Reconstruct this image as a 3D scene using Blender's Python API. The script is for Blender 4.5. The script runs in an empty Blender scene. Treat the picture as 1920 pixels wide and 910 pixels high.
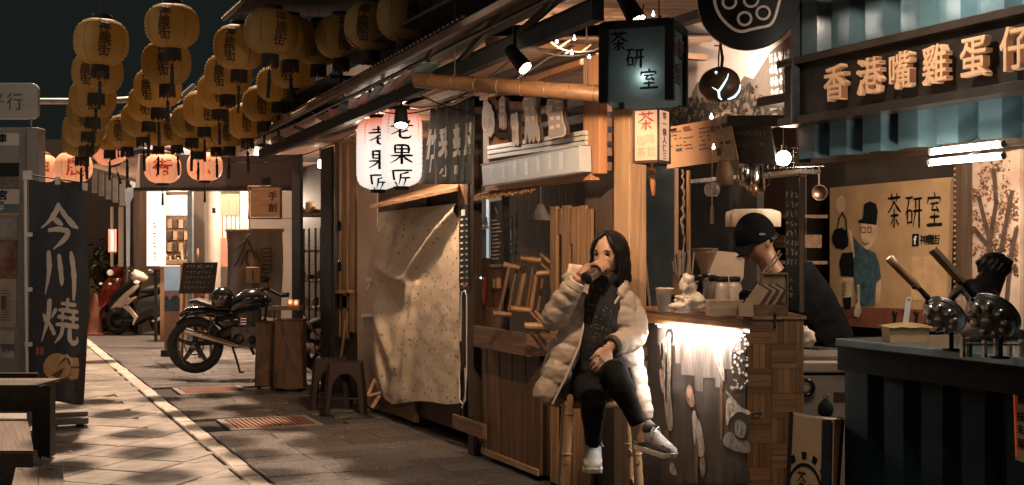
import bpy, bmesh, math, random
from math import *
from mathutils import Vector, Matrix, noise
V = Vector
random.seed(7)
SC = bpy.context.scene; COL = SC.collection
# ---------------------------------------------------------------- camera
FPX, HOR, CAMZ = 2300., 465., 1.4            # focal length and horizon in photo pixels, eye height in metres
YAW = atan(1010/FPX)                         # the street runs along +Y, the camera looks to the right of it
FW = V((sin(YAW), cos(YAW), 0)); RT = V((cos(YAW), -sin(YAW), 0)); UP = V((0,0,1))
cd = bpy.data.cameras.new('camera'); cam = bpy.data.objects.new('camera', cd); COL.objects.link(cam)
cam.location = (0,0,CAMZ); cam.rotation_euler = (pi/2, 0, -YAW)
cd.sensor_width = 36; cd.lens = FPX/1920*36; cd.shift_y = (HOR-455)/1920; cd.clip_end = 300; cd.clip_start = .05
SC.camera = cam
# ---------------------------------------------------------------- world, lamps, exposure
SC.view_settings.view_transform = 'Standard'; SC.view_settings.look = 'None'
SC.view_settings.exposure = -0.16; SC.view_settings.gamma = 1
w = bpy.data.worlds.new('World'); SC.world = w; w.use_nodes = True
bg = w.node_tree.nodes['Background']; bg.inputs[0].default_value = (.46,.62,.55,1); bg.inputs[1].default_value = .021
SC.cycles.use_denoising = True
SC.cycles.max_bounces = 5; SC.cycles.diffuse_bounces = 2; SC.cycles.glossy_bounces = 3; SC.cycles.transmission_bounces = 4
SC.cycles.transparent_max_bounces = 6
SC.cycles.caustics_reflective = False; SC.cycles.caustics_refractive = False
SC.cycles.sample_clamp_indirect = 4
WARM = (1,.66,.40)
def lamp(name, kind, loc, power, col=WARM, r=.05, aim=None, cone=60, blend=.5, size=None):
    d = bpy.data.lights.new(name, kind); d.energy = power; d.color = col
    if kind in ('POINT','SPOT'): d.shadow_soft_size = r
    if kind == 'SPOT': d.spot_size = radians(cone); d.spot_blend = blend
    if kind == 'AREA':
        d.shape = 'RECTANGLE'; d.size, d.size_y = size
    o = bpy.data.objects.new(name, d); COL.objects.link(o); o.location = loc
    if aim is not None: o.rotation_euler = (V(aim)-V(loc)).to_track_quat('-Z','Y').to_euler()
    return o
lamp('street_and_fill_light', 'SPOT', (2.2,17.,13.), 20500, (1,.71,.50), r=.34, aim=(1.9,11,0), cone=95, blend=.4)
lamp('street_and_fill_light', 'POINT', (.2,21.5,5.2), 420, (1,.66,.42), r=.2)
lamp('street_and_fill_light', 'SPOT', (-1.6,2.2,3.4), 30, (1,.80,.62), r=.2, aim=(2.9,5.6,.7), cone=62, blend=.7)  # added fill from across the lane, no lamp stands there
# ---------------------------------------------------------------- helpers
def at(u,v,D): return RT*((u-960)/FPX*D) + FW*D + UP*(CAMZ+(HOR-v)/FPX*D)     # photo pixel + depth -> world
def onx(u,v,x): return at(u,v,x/(FW.x+RT.x*(u-960)/FPX))
def ony(u,v,y): return at(u,v,y/(FW.y+RT.y*(u-960)/FPX))
def onz(u,v,z=0.): return at(u,v,(z-CAMZ)*FPX/(HOR-v))
def loc3(a,b,c): return RT*a+FW*b+UP*c
WM = {}
def lerp(a,b,t): return a+(b-a)*t
class MB:
    def __init__(s): s.v=[]; s.f=[]; s.s=[]
    def add(s, vs, fs, smooth=False):
        k=len(s.v); s.v += [V(p) for p in vs]; s.f += [tuple(i+k for i in f) for f in fs]; s.s += [smooth]*len(fs); return s
    def hexa(s, p):      # p: 4 bottom corners, 4 top corners
        return s.add(p, [(3,2,1,0),(4,5,6,7),(0,1,5,4),(1,2,6,5),(2,3,7,6),(3,0,4,7)])
    def mm(s, a, b):     # axis-aligned box between two corners
        x0,x1=sorted((a[0],b[0])); y0,y1=sorted((a[1],b[1])); z0,z1=sorted((a[2],b[2]))
        return s.hexa([(x0,y0,z0),(x1,y0,z0),(x1,y1,z0),(x0,y1,z0),(x0,y0,z1),(x1,y0,z1),(x1,y1,z1),(x0,y1,z1)])
    def box(s, c, ax, ay, az):   # centre and three half-extent vectors
        c,ax,ay,az=V(c),V(ax),V(ay),V(az)
        return s.hexa([c-ax-ay-az,c+ax-ay-az,c+ax+ay-az,c-ax+ay-az,c-ax-ay+az,c+ax-ay+az,c+ax+ay+az,c-ax+ay+az])
    def beam(s, a, b, w, h, up=UP):   # rectangular bar from a to b
        a,b=V(a),V(b); d=(b-a); t=d.normalized(); side=t.cross(V(up))
        if side.length<1e-4: side=t.cross(V((1,0,0)))
        side.normalize(); u=side.cross(t)
        return s.box((a+b)/2, d/2, side*w/2, u*h/2)
    def quad(s, a,b,c,d): return s.add([a,b,c,d],[(0,1,2,3)])
    def prism(s, poly, vec):
        n=len(poly); vec=V(vec)
        return s.add([V(p) for p in poly]+[V(p)+vec for p in poly], [tuple(range(n-1,-1,-1)), tuple(range(n,2*n))]+[(i,(i+1)%n,n+(i+1)%n,n+i) for i in range(n)])
    def tube(s, pts, r, n=8, smooth=True, cap=True, ref=None, closed=False):
        pts=[V(p) for p in pts]; m=len(pts); rr=r if isinstance(r,(list,tuple)) and len(r)==m and not (m==2 and isinstance(r,tuple)) else [r]*m
        vs=[]; pu=None
        for i,p in enumerate(pts):
            if closed: t=pts[(i+1)%m]-pts[i-1]
            else: t=pts[min(i+1,m-1)]-pts[max(i-1,0)]
            t.normalize()
            if ref is not None: u=V(ref)-t*V(ref).dot(t)
            elif pu is None: u=V((0,0,1))-t*t.z if abs(t.z)<.9 else V((1,0,0))-t*t.x
            else: u=pu-t*pu.dot(t)
            u.normalize(); pu=u; q=t.cross(u); a=rr[i]
            ra,rb=a if isinstance(a,tuple) else (a,a)
            vs += [p+q*(cos(2*pi*k/n)*ra)+u*(sin(2*pi*k/n)*rb) for k in range(n)]
        fs=[(i*n+k,i*n+(k+1)%n,(i+1)*n+(k+1)%n,(i+1)*n+k) for i in range(m-1) for k in range(n)]
        if closed: fs += [((m-1)*n+k,(m-1)*n+(k+1)%n,(k+1)%n,k) for k in range(n)]
        k0=len(s.f); s.add(vs,fs,smooth)
        if cap and not closed: s.add(vs[:n],[tuple(range(n-1,-1,-1))]); s.add(vs[-n:],[tuple(range(n))])
        return s
    def lathe(s, prof, n=16, c=(0,0,0), ax=(0,0,1), smooth=True, ref=None):   # prof: (radius, height)
        c=V(c); ax=V(ax).normalized(); u=V(ref) if ref else (V((1,0,0)) if abs(ax.x)<.8 else V((0,1,0))); u=(u-ax*u.dot(ax)).normalized(); q=ax.cross(u)
        vs=[c+ax*h+(u*cos(2*pi*k/n)+q*sin(2*pi*k/n))*max(r,1e-5) for r,h in prof for k in range(n)]
        m=len(prof); return s.add(vs,[(i*n+k,i*n+(k+1)%n,(i+1)*n+(k+1)%n,(i+1)*n+k) for i in range(m-1) for k in range(n)],smooth)
    def ell(s, c, r, n=12, m=8, rot=None, smooth=True):
        c=V(c); r=(r,r,r) if not isinstance(r,(tuple,list)) else r; vs=[]
        for i in range(m+1):
            a=-pi/2+pi*i/m
            for k in range(n):
                b=2*pi*k/n; p=V((cos(a)*cos(b)*r[0],cos(a)*sin(b)*r[1],sin(a)*r[2]))
                if abs(i*2-m)==m: p=V((1e-5*cos(b),1e-5*sin(b),p.z))
                vs.append(c+(rot@p if rot else p))
        return s.add(vs,[(i*n+k,i*n+(k+1)%n,(i+1)*n+(k+1)%n,(i+1)*n+k) for i in range(m) for k in range(n)],smooth)
    def grid(s, fn, nu, nv, smooth=True, th=None):
        vs=[V(fn(i/nu,j/nv)) for j in range(nv+1) for i in range(nu+1)]
        fs=[(j*(nu+1)+i,j*(nu+1)+i+1,(j+1)*(nu+1)+i+1,(j+1)*(nu+1)+i) for j in range(nv) for i in range(nu)]
        return s.add(vs,fs,smooth)
    def torus(s, c, R, r, ax=(0,0,1), n=20, m=6):
        c=V(c); ax=V(ax).normalized(); u=V((1,0,0)) if abs(ax.x)<.8 else V((0,1,0)); u=(u-ax*u.dot(ax)).normalized(); q=ax.cross(u)
        return s.tube([c+(u*cos(2*pi*k/n)+q*sin(2*pi*k/n))*R for k in range(n)], r, m, ref=ax, closed=True)
    def mesh(s, name, o=None, inv=None):
        me=bpy.data.meshes.new(name)
        vs=[inv@p for p in s.v] if inv else ([p-o for p in s.v] if o else s.v)
        me.from_pydata([tuple(p) for p in vs],[],s.f)
        me.polygons.foreach_set('use_smooth', s.s); me.update(); return me
    def build(s, name, mat, parent=None, bevel=0., sub=0, solid=0., keep=None, **kw):
        if parent is None:
            xs=[p.x for p in s.v]; ys=[p.y for p in s.v]; zs=[p.z for p in s.v]
            c=V(((min(xs)+max(xs))/2,(min(ys)+max(ys))/2,min(zs)))
            ob=bpy.data.objects.new(name, s.mesh(name, o=c)); ob.location=c; WM[ob]=Matrix.Translation(c)
        else:
            ob=bpy.data.objects.new(name, s.mesh(name, inv=WM[parent].inverted())); ob.parent=parent; WM[ob]=WM[parent]
        ob.data.materials.append(mat); COL.objects.link(ob)
        if solid: md=ob.modifiers.new('solid','SOLIDIFY'); md.thickness=solid; md.offset=0
        if bevel: md=ob.modifiers.new('bevel','BEVEL'); md.width=bevel; md.segments=2; md.limit_method='ANGLE'; md.angle_limit=.6
        if sub: md=ob.modifiers.new('sub','SUBSURF'); md.levels=sub; md.render_levels=sub
        for k,v in kw.items(): ob[k]=v
        return ob
def tag(o, label, cat=None, group=None):
    o['label']=label
    if cat: o['category']=cat
    if group: o['group']=group
    return o
def thing(name, label, cat, loc, rz=0., group=None):
    o=bpy.data.objects.new(name,None); COL.objects.link(o); o.location=loc; o.rotation_euler=(0,0,rz); o.empty_display_size=.1
    WM[o]=Matrix.Translation(V(loc))@Matrix.Rotation(rz,4,'Z'); return tag(o,label,cat,group)
def dup(root, loc, rz=None, label=None, scale=None):
    r=root.copy(); COL.objects.link(r); r.location=loc
    if rz is not None: r.rotation_euler=(root.rotation_euler.x,root.rotation_euler.y,rz)
    if scale: r.scale=(scale,)*3
    if label: r['label']=label
    for ch in root.children:
        c=ch.copy(); COL.objects.link(c); c.parent=r
        for g in ch.children:
            d=g.copy(); COL.objects.link(d); d.parent=c
    return r
def inst(me, name, parent, loc, rot=None, **kw):   # a piece sharing mesh data, placed in the world
    o=bpy.data.objects.new(name,me); COL.objects.link(o); m=Matrix.Translation(V(loc))
    if rot is not None: m=m@(rot.to_4x4() if len(rot)==3 else rot)
    if parent is not None: o.parent=parent; o.matrix_basis=WM[parent].inverted()@m
    else: o.matrix_basis=m
    WM[o]=m
    for k,v in kw.items(): o[k]=v
    return o
def fuse(mb, voxel, name, mat, parent, smooth=4, fac=.5, disp=None):   # overlapping closed shapes -> one continuous skin
    me=mb.mesh('tmp'); ob=bpy.data.objects.new('tmp',me); COL.objects.link(ob)
    md=ob.modifiers.new('r','REMESH'); md.mode='VOXEL'; md.voxel_size=voxel; md.use_smooth_shade=True
    if smooth: sm=ob.modifiers.new('s','SMOOTH'); sm.iterations=smooth; sm.factor=fac
    bpy.context.view_layer.update()
    ev=ob.evaluated_get(bpy.context.evaluated_depsgraph_get()); nm=bpy.data.meshes.new_from_object(ev)
    bpy.data.objects.remove(ob); bpy.data.meshes.remove(me)
    if disp:
        import numpy as np
        n=len(nm.vertices); c=np.empty(n*3,'f'); q=np.empty(n*3,'f'); nm.vertices.foreach_get('co',c); nm.vertex_normals.foreach_get('vector',q)
        r=[x for k in range(0,n*3,3) for x in disp(V(c[k:k+3]),V(q[k:k+3]))]; nm.vertices.foreach_set('co',r)
    inv=WM[parent].inverted()
    nm.transform(inv); nm.name=name; nm.materials.clear(); nm.materials.append(mat)
    nm.polygons.foreach_set('use_smooth',[True]*len(nm.polygons))
    o=bpy.data.objects.new(name,nm); COL.objects.link(o); o.parent=parent; WM[o]=WM[parent]; return o
# ---------------------------------------------------------------- materials
MATS={}
def M(name, col, rough=.6, metal=0., var=.2, sc=8., st=(1,1,1), bump=0., bsc=40., col2=None, em=None, es=0., coat=0., dist=0., trn=0., rv=.0, spec=.5, lo=.35, hi=.65, bst=None):
    if name in MATS: return MATS[name]
    m=bpy.data.materials.new(name); m.use_nodes=True; nt=m.node_tree; N=nt.nodes; L=nt.links; b=N['Principled BSDF']
    tc=N.new('ShaderNodeTexCoord'); oi=N.new('ShaderNodeObjectInfo'); ad=N.new('ShaderNodeVectorMath'); ad.operation='MULTIPLY_ADD'
    L.new(oi.outputs['Random'],ad.inputs[0]); ad.inputs[1].default_value=(13,7,19); L.new(tc.outputs['Object'],ad.inputs[2])
    mp=N.new('ShaderNodeMapping'); mp.inputs['Scale'].default_value=st; L.new(ad.outputs[0],mp.inputs['Vector'])
    nz=N.new('ShaderNodeTexNoise'); nz.inputs['Scale'].default_value=sc; nz.inputs['Detail'].default_value=6; nz.inputs['Roughness'].default_value=.65; nz.inputs['Distortion'].default_value=dist
    L.new(mp.outputs[0],nz.inputs['Vector'])
    cr=N.new('ShaderNodeValToRGB'); e=cr.color_ramp.elements; e[0].position=lo; e[1].position=hi
    c2=col2 if col2 else tuple(min(1,c*(1+var)) for c in col); c1=col if col2 else tuple(c*(1-var) for c in col)
    e[0].color=(*c1,1); e[1].color=(*c2,1); L.new(nz.outputs['Fac'],cr.inputs[0])
    out=cr.outputs[0]
    if rv:
        hs=N.new('ShaderNodeHueSaturation'); mr=N.new('ShaderNodeMapRange'); mr.inputs['To Min'].default_value=1-rv; mr.inputs['To Max'].default_value=1+rv
        L.new(oi.outputs['Random'],mr.inputs[0]); L.new(mr.outputs[0],hs.inputs['Value']); L.new(out,hs.inputs['Color']); out=hs.outputs[0]
    L.new(out,b.inputs['Base Color'])
    b.inputs['Roughness'].default_value=rough; b.inputs['Metallic'].default_value=metal; b.inputs['Specular IOR Level'].default_value=spec
    if coat: b.inputs['Coat Weight'].default_value=coat; b.inputs['Coat Roughness'].default_value=.15
    if trn: b.inputs['Transmission Weight'].default_value=trn
    if es: b.inputs['Emission Color'].default_value=(*(em or col),1); b.inputs['Emission Strength'].default_value=es
    if bump:
        mp2=N.new('ShaderNodeMapping'); mp2.inputs['Scale'].default_value=bst or st; L.new(ad.outputs[0],mp2.inputs['Vector'])
        n2=N.new('ShaderNodeTexNoise'); n2.inputs['Scale'].default_value=bsc; n2.inputs['Detail'].default_value=5; L.new(mp2.outputs[0],n2.inputs['Vector'])
        bp=N.new('ShaderNodeBump'); bp.inputs['Strength'].default_value=bump; bp.inputs['Distance'].default_value=.02; L.new(n2.outputs['Fac'],bp.inputs['Height']); L.new(bp.outputs[0],b.inputs['Normal'])
    MATS[name]=m; return m
def wood(name, c1, c2, axis='z', rough=.55, rv=.12, bump=.25, coat=0.):
    s={'x':(1.2,24,24),'y':(24,1.2,24),'z':(24,24,1.2)}[axis]
    return M(name, c1, rough, sc=1.6, st=s, col2=c2, bump=bump, bsc=2.5, dist=.6, rv=rv, lo=.3, hi=.7, coat=coat)
def glow(name, col, es): return M(name, col, .5, em=col, es=es, var=.02)
def glass(name, col=(.95,.97,1), rough=.03, a=.25):
    if name in MATS: return MATS[name]
    m=bpy.data.materials.new(name); m.use_nodes=True; b=m.node_tree.nodes['Principled BSDF']
    b.inputs['Base Color'].default_value=(*col,1); b.inputs['Roughness'].default_value=rough; b.inputs['Alpha'].default_value=a; b.inputs['Specular IOR Level'].default_value=.9
    MATS[name]=m; return m
BLK=M('black_paint',(.013,.015,.015),.6,spec=.25,var=.35,sc=14,bump=.06)
BLKG=M('gloss_black',(.012,.013,.014),.18,coat=.6,var=.3)
DARKM=M('dark_metal',(.05,.052,.055),.38,metal=.7,var=.3,sc=20,bump=.05)
STEEL=M('steel',(.55,.54,.52),.18,metal=1,var=.12,sc=30)
WHITE=M('white_paint',(.75,.72,.66),.45,var=.06)
GREYP=M('grey_paint',(.36,.35,.33),.55,var=.1,sc=5,bump=.04)
INK=M('black_ink',(.010,.011,.012),.8,var=.3,spec=.1)
PW=M('print_white',(.78,.75,.70),.6,var=.05)
WOOD=wood('brown_wood_upright',(.085,.045,.024),(.25,.142,.076))
WOODY=wood('brown_wood_along',(.085,.045,.024),(.25,.142,.076),'y')
WOODX=wood('brown_wood_across',(.085,.045,.024),(.25,.142,.076),'x')
PALE=wood('pale_wood_upright',(.25,.145,.078),(.45,.285,.16))
PALEY=wood('pale_wood_along',(.25,.145,.078),(.45,.285,.16),'y')
DKWOOD=wood('dark_wood',(.03,.018,.011),(.075,.045,.026))
DKWOODY=wood('dark_wood_along',(.03,.018,.011),(.075,.045,.026),'y')
BAMB=M('bamboo',(.34,.19,.085),.38,sc=3,st=(6,6,1.5),col2=(.52,.32,.16),bump=.08,bsc=8,rv=.12,coat=.15)
BAMBD=M('aged_bamboo',(.13,.065,.028),.42,sc=3,st=(5,5,1.2),col2=(.30,.165,.075),bump=.08,bsc=8,rv=.15)
# ---------------------------------------------------------------- lettering (flat print or raised letters)
_CH={}
def charmesh(c, bold=.0, depth=0.):
    k=(c,bold,depth)
    if k not in _CH:
        cu=bpy.data.curves.new('t','FONT'); cu.body=c; cu.resolution_u=2; cu.offset=bold; cu.extrude=depth
        o=bpy.data.objects.new('t',cu); COL.objects.link(o); bpy.context.view_layer.update()
        me=bpy.data.meshes.new_from_object(o.evaluated_get(bpy.context.evaluated_depsgraph_get()))
        vs=[tuple(v.co) for v in me.vertices]; fs=[tuple(p.vertices) for p in me.polygons]
        wd=(max(v[0] for v in vs)+.08) if vs else .5
        bpy.data.objects.remove(o); bpy.data.curves.remove(cu); bpy.data.meshes.remove(me); _CH[k]=(vs,fs,wd)
    return _CH[k]
STK={'今':"50 98 7,42 80 8,25 62 6,3 47 2|50 95 5,65 76 8,84 60 10,98 52 3|36 66 6,46 60 9,58 55 4|22 42 6,50 44 7,72 44 8,70 34 9,55 17 6,33 1 2",
'川':"16 96 9,18 60 8,5 10 2|46 88 8,52 40 9,51 26 3|82 99 8,88 55 9,86 2 5",
'燒':"8 64 3,15 50 8|40 72 7,30 55 3|23 93 8,22 55 7,5 6 2|23 46 4,38 20 7|70 97 6,70 72 6|54 85 5,90 87 6|48 71 5,96 73 6|46 56 5,70 57 5|58 67 5,58 49 5|74 57 5,98 58 5|86 68 5,86 49 5|42 40 5,99 42 7|60 40 6,57 18 6,40 1 2|78 40 6,78 13 7,86 5 7,99 8 6,98 20 2",
'老':"20 82 5,76 85 6|45 99 7,45 68 6|3 65 5,97 70 6|84 94 7,60 60 6,34 38 5,6 24 2|74 46 6,46 34 4|42 50 6,42 14 7,52 6 7,84 8 7,90 22 2",
'果':"22 95 7,23 55 5|22 94 5,80 95 8,78 55 6|22 75 5,78 76 5|22 57 5,78 58 5|50 95 5,50 2 8|5 42 5,95 44 7|47 42 6,30 22 5,4 7 2|53 42 4,70 24 8,97 9 3",
'匠':"8 92 5,93 94 7|14 92 7,13 8 8|12 8 6,96 9 8|78 84 6,45 74 4|46 76 6,43 45 5,31 24 2|46 56 5,88 58 6|68 57 6,68 18 5",
'茶':"8 86 5,92 88 6|32 99 6,35 76 5|70 99 6,65 76 5|50 78 6,30 58 5,3 43 2|50 76 4,72 58 8,98 46 3|24 36 5,78 38 6|50 55 7,50 3 7,42 9 2|41 28 5,24 9 3|60 28 4,80 11 7",
'研':"5 90 5,47 92 5|26 90 6,18 60 5,3 38 2|16 52 6,16 12 5|16 52 4,42 53 6,41 14 5|16 16 4,41 17 4|52 86 5,98 88 6|48 50 5,99 52 6|65 86 6,64 50 5,48 3 2|84 87 6,84 1 7",
'室':"48 99 4,55 88 7|12 86 6,7 68 4|12 82 5,91 84 7,84 70 3|26 66 5,76 68 5|48 66 6,28 47 4,72 48 5|62 58 4,77 42 7|50 38 6,50 6 6|22 28 5,80 29 6|3 5 6,97 6 8"}
def brush(c, wt=1.0, seed=0):
    vs=[]; fs=[]
    for st in STK[c].split('|'):
        P=[tuple(float(q) for q in p.split()) for p in st.split(',')]
        pts=[]
        for i in range(len(P)-1):
            for t in (0,.25,.5,.75): pts.append(tuple(lerp(a,b,t) for a,b in zip(P[i],P[i+1])))
        pts.append(P[-1])
        if len(P)>2:
            for _ in range(2): pts=[pts[0]]+[tuple((pts[i-1][k]+2*pts[i][k]+pts[i+1][k])/4 for k in range(3)) for i in range(1,len(pts)-1)]+[pts[-1]]
        k=len(vs); n=len(pts)
        for i,(x,y,wd) in enumerate(pts):
            a=pts[max(i-1,0)]; b=pts[min(i+1,n-1)]; d=V((b[0]-a[0],b[1]-a[1],0)).normalized(); q=V((-d.y,d.x,0))
            wd*=wt*(.85+.3*noise.noise(V((x*.09+seed,y*.09,i*.3)))) * (1.0 if 0<i<n-1 else .8)
            vs+=[((x+q.x*wd*.72)/100,(y+q.y*wd*.72)/100,0),((x-q.x*wd*.72)/100,(y-q.y*wd*.72)/100,0)]
        fs+=[(k+2*i+1,k+2*i+3,k+2*i+2,k+2*i) for i in range(n-1)]
        for e,(i,sg) in enumerate(((0,-1),(n-1,1))):      # rounded ends
            x,y,wd=pts[i]; a=pts[max(i-1,0)]; b=pts[min(i+1,n-1)]; d=V((b[0]-a[0],b[1]-a[1],0)).normalized()*sg
            vs.append(((x+d.x*wd*.5)/100,(y+d.y*wd*.5)/100,0)); q=len(vs)-1
            fs.append((k+2*i,k+2*i+1,q) if sg>0 else (k+2*i+1,k+2*i,q))
    return vs,fs,1.0
def put(mb, c, o, right, up, w, h, style='font', bold=.0, depth=0., wt=1., warp=0.):   # one character in a w x h cell whose lower-left corner is o
    o,right,up=V(o),V(right),V(up); nrm=right.cross(up)
    vs,fs,wd=brush(c,wt,ord(c)%17) if style=='brush' and c in STK else charmesh(c,bold,depth)
    f=style!='brush' or c not in STK
    if f and bold>.012:      # heavier weight: the same outline printed several times, each a hair proud of the last
        d=bold*.85
        for k,(dx,dy) in enumerate(((-d,-d),(d,-d),(-d,d),(d,d),(0,0))):
            put(mb,c,o+right*dx*w+up*dy*h+nrm*(.0002+.00025*k),right,up,w,h,'font',0.,depth,wt,warp)
        return
    out=[]
    for x,y,z in vs:
        if f: y=(y+.09)/.94; x=(x-.02)/.96
        if warp: x+=warp*noise.noise(V((x*3,y*3,ord(c)))); y+=warp*noise.noise(V((x*3+9,y*3,ord(c))))
        out.append(o+right*(x*w)+up*(y*h)+nrm*z*h)
    mb.add(out,fs)
def text(mb, s, o, right, up, w, h, step, **k):  # row or column of characters: step is the vector from one to the next
    for i,c in enumerate(s):
        if c!=' ': put(mb,c,V(o)+V(step)*i,right,up,w,h,**k)
def latin(mb, s, o, right, up, h, **k):
    x=0
    for c in s:
        if c==' ': x+=h*.35; continue
        put(mb,c,V(o)+V(right)*x,right,up,h*.85,h*1.0,**k); x+=h*charmesh(c)[2]*.85
FR=V((0,-1,0))                       # "to the right" along the stall fronts, which face -X
# ================================================================ ground
def struct(o, label=None): o['kind']='structure'; return o
GR=M('joint_earth',(.035,.03,.027),.9,sc=20,bump=.3)
g=MB(); g.grid(lambda a,b:(-60+120*a,-20+140*b,-.03),4,4); struct(g.build('ground',GR))
PAVM=M('paver_stone',(.25,.215,.185),.55,sc=3.2,var=.42,bump=.22,bsc=35,rv=.16)
PAVX=M('far_paving',(.25,.215,.19),.6,sc=9,var=.3,bump=.25,bsc=30)
GRANM=M('granite_sett',(.115,.098,.088),.42,sc=46,var=.62,bump=.9,bsc=120,rv=.32,lo=.4,hi=.6)
KERBM=M('kerb_granite',(.50,.43,.37),.55,sc=16,var=.2,bump=.35,bsc=60,rv=.14)
def chamf(w,l,h,c=.006):   # a slab with a worn chamfered edge, top at z=0
    m=MB(); a,b=w/2,l/2
    m.add([(-a,-b,-h),(a,-b,-h),(a,b,-h),(-a,b,-h),(-a,-b,-c),(a,-b,-c),(a,b,-c),(-a,b,-c),(-a+c,-b+c,0),(a-c,-b+c,0),(a-c,b-c,0),(-a+c,b-c,0)],
      [(0,1,5,4),(1,2,6,5),(2,3,7,6),(3,0,4,7),(4,5,9,8),(5,6,10,9),(6,7,11,10),(7,4,8,11),(8,9,10,11)]); return m
KX=1.56                       # kerb line between pavement and lane
pv=MB(); pv.mm((-14,3,-.03),(KX-.08,60,-.022)); pav=pv.build('pavement',PAVX); struct(pav)
sl=chamf(.390,.390,.04).mesh('paver'); sl.materials.append(PAVM)
rng=random.Random(3); n=0; rot=Matrix.Rotation(radians(47.5),4,'Z'); ps=[]
for i in range(-40,60):
    for j in range(-40,60):
        p=rot@V((i*.4,j*.4,0))+V((.1,9,0))
        if p.x>KX-.20 or p.x<-3 or p.y<5.9 or p.y>16: continue
        D=p.dot(FW); u=960+FPX*p.dot(RT)/D
        if D<6.9 or u<-60: continue
        ps.append((D,p))
ps.sort(key=lambda q:q[0])
for D,p in ps[:296]:
    inst(sl,'paver',pav,p+V((0,0,rng.uniform(-.002,.002))),rot@Matrix.Rotation(rng.uniform(-.006,.006),4,'Y')@Matrix.Rotation(rng.uniform(-.006,.006),4,'X'))
fp=MB()   # beyond the counted slabs the same paving goes on as one sheet
fp.quad((-14,max(15.2,ps[295][1].y if len(ps)>295 else 15),-.006),(KX-.07,15.2,-.006),(KX-.07,60,-.006),(-14,60,-.006)); fo=fp.build('far_paving',PAVX,pav)
# filler wedge stones along the kerb so no gap is left beside the diagonal pattern
wm=chamf(.24,.30,.04).mesh('edge_paver'); wm.materials.append(PAVM)
for k in range(34): inst(wm,'edge_paver',pav,V((KX-.075-.12,5.9+k*.304,-.0035)),Matrix.Rotation(rng.uniform(-.01,.01),4,'Z'))
kb=MB(); kb.mm((KX-.06,4,-.03),(KX+.07,30,-.018)); kerb=kb.build('kerb',GR); struct(kerb)
ks=[]
for q in range(4):
    m=chamf(.118,.235+.06*q,.04,.008)
    ks.append(m.mesh('kerb_stone')); ks[-1].materials.append(KERBM)
y=5.6
while y<26:
    q=rng.randrange(4); L=.235+.06*q
    inst(ks[q],'kerb_stone',kerb,V((KX+rng.uniform(-.006,.006),y+L/2,.004+rng.uniform(-.003,.004))),Matrix.Rotation(rng.uniform(-.02,.02),4,'Z')@Matrix.Rotation(rng.uniform(-.02,.02),4,'Y')); y+=L+.008
lb=MB(); lb.mm((KX+.07,3,-.03),(9,60,-.022)); lane=lb.build('lane',GR); struct(lane)
sm=[]
for L in (.42,.56,.70):
    m=chamf(L-.007,.243,.04,.005).mesh('granite_sett'); m.materials.append(GRANM); sm.append((L,m))
y=5.7; cnt=0; row=0
COVERS=[(onz(505,792),.62,.52),(onz(395,731),.55,.5)]
while cnt<296 and y<17:
    x=KX+.075
    while x<3.6:
        L,m=sm[rng.randrange(3)]; 
        if x==KX+.075 and row%2: L,m=sm[0]
        if x+L>3.75: L,m=sm[0]
        p=V((x+L/2,y+.125,rng.uniform(-.003,.003)))
        if not any(abs(p.x-c.x)<(a+L)/2-.02 and abs(p.y-c.y)<b/2+.1 for c,a,b in COVERS):
            inst(m,'granite_sett',lane,p,Matrix.Rotation(rng.uniform(-.008,.008),4,'X')); cnt+=1
        x+=L
    y+=.25; row+=1
fl=MB(); fl.quad((KX+.07,y,-.004),(9,y,-.004),(9,60,-.004),(KX+.07,60,-.004)); fl.build('far_setts',GRANM,lane)
fl=MB(); fl.quad((3.75,3,-.004),(9,3,-.004),(9,y,-.004),(3.75,y,-.004)); fl.build('inner_floor',GRANM,lane)
RUST=M('rusty_cover',(.22,.10,.06),.6,sc=12,var=.3,bump=.2)
for (c,a,b),lab in zip(COVERS,('rusty ribbed drain cover half in shade in front of the stools','rusty drain cover farther up the lane beside the motorcycle')):
    t=thing('drain_cover',lab,'drain cover',c,0,'rusty drain covers in the lane')
    m=MB(); m.mm(c+V((-a/2,-b/2,-.02)),c+V((a/2,b/2,-.006))); m.build('plate',RUST,t)
    m=MB()
    for k in range(16):
        x=-a/2+.03+(a-.06)*k/15; m.mm(c+V((x-.009,-b/2+.02,-.006)),c+V((x+.009,b/2-.02,.004)))
    m.build('rib',RUST,t,kind='stuff')
    m=MB()
    for s in (-1,1):
        m.mm(c+V((s*(a/2+.03)-.025,-b/2-.055,-.02)),c+V((s*(a/2+.03)+.025,b/2+.055,.003)))
        m.mm(c+V((-a/2-.004,s*(b/2+.03)-.024,-.02)),c+V((a/2+.004,s*(b/2+.03)+.024,.0035)))
    m.build('rim',KERBM if False else M('cover_rim',(.20,.17,.145),.6,bump=.3),t)
# drifted bits of paper and leaves on the ground
lt=MB()
for k in range(70):
    x=rng.uniform(-.6,2.9); yy=rng.uniform(6.3,12); s=rng.uniform(.006,.02); a=rng.uniform(0,6.3); z=.008
    d=V((cos(a)*s,sin(a)*s,0)); e=V((-sin(a)*s*.6,cos(a)*s*.6,0)); p=V((x,yy,z)); lt.quad(p-d-e,p+d-e+V((0,0,.006)),p+d+e,p-d+e+V((0,0,.004)))
o=lt.build('litter',M('litter_scrap',(.42,.36,.28),.8,rv=.2)); o['kind']='stuff'; o['label']='scraps and leaf bits scattered on the paving'; o['category']='litter'
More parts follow.
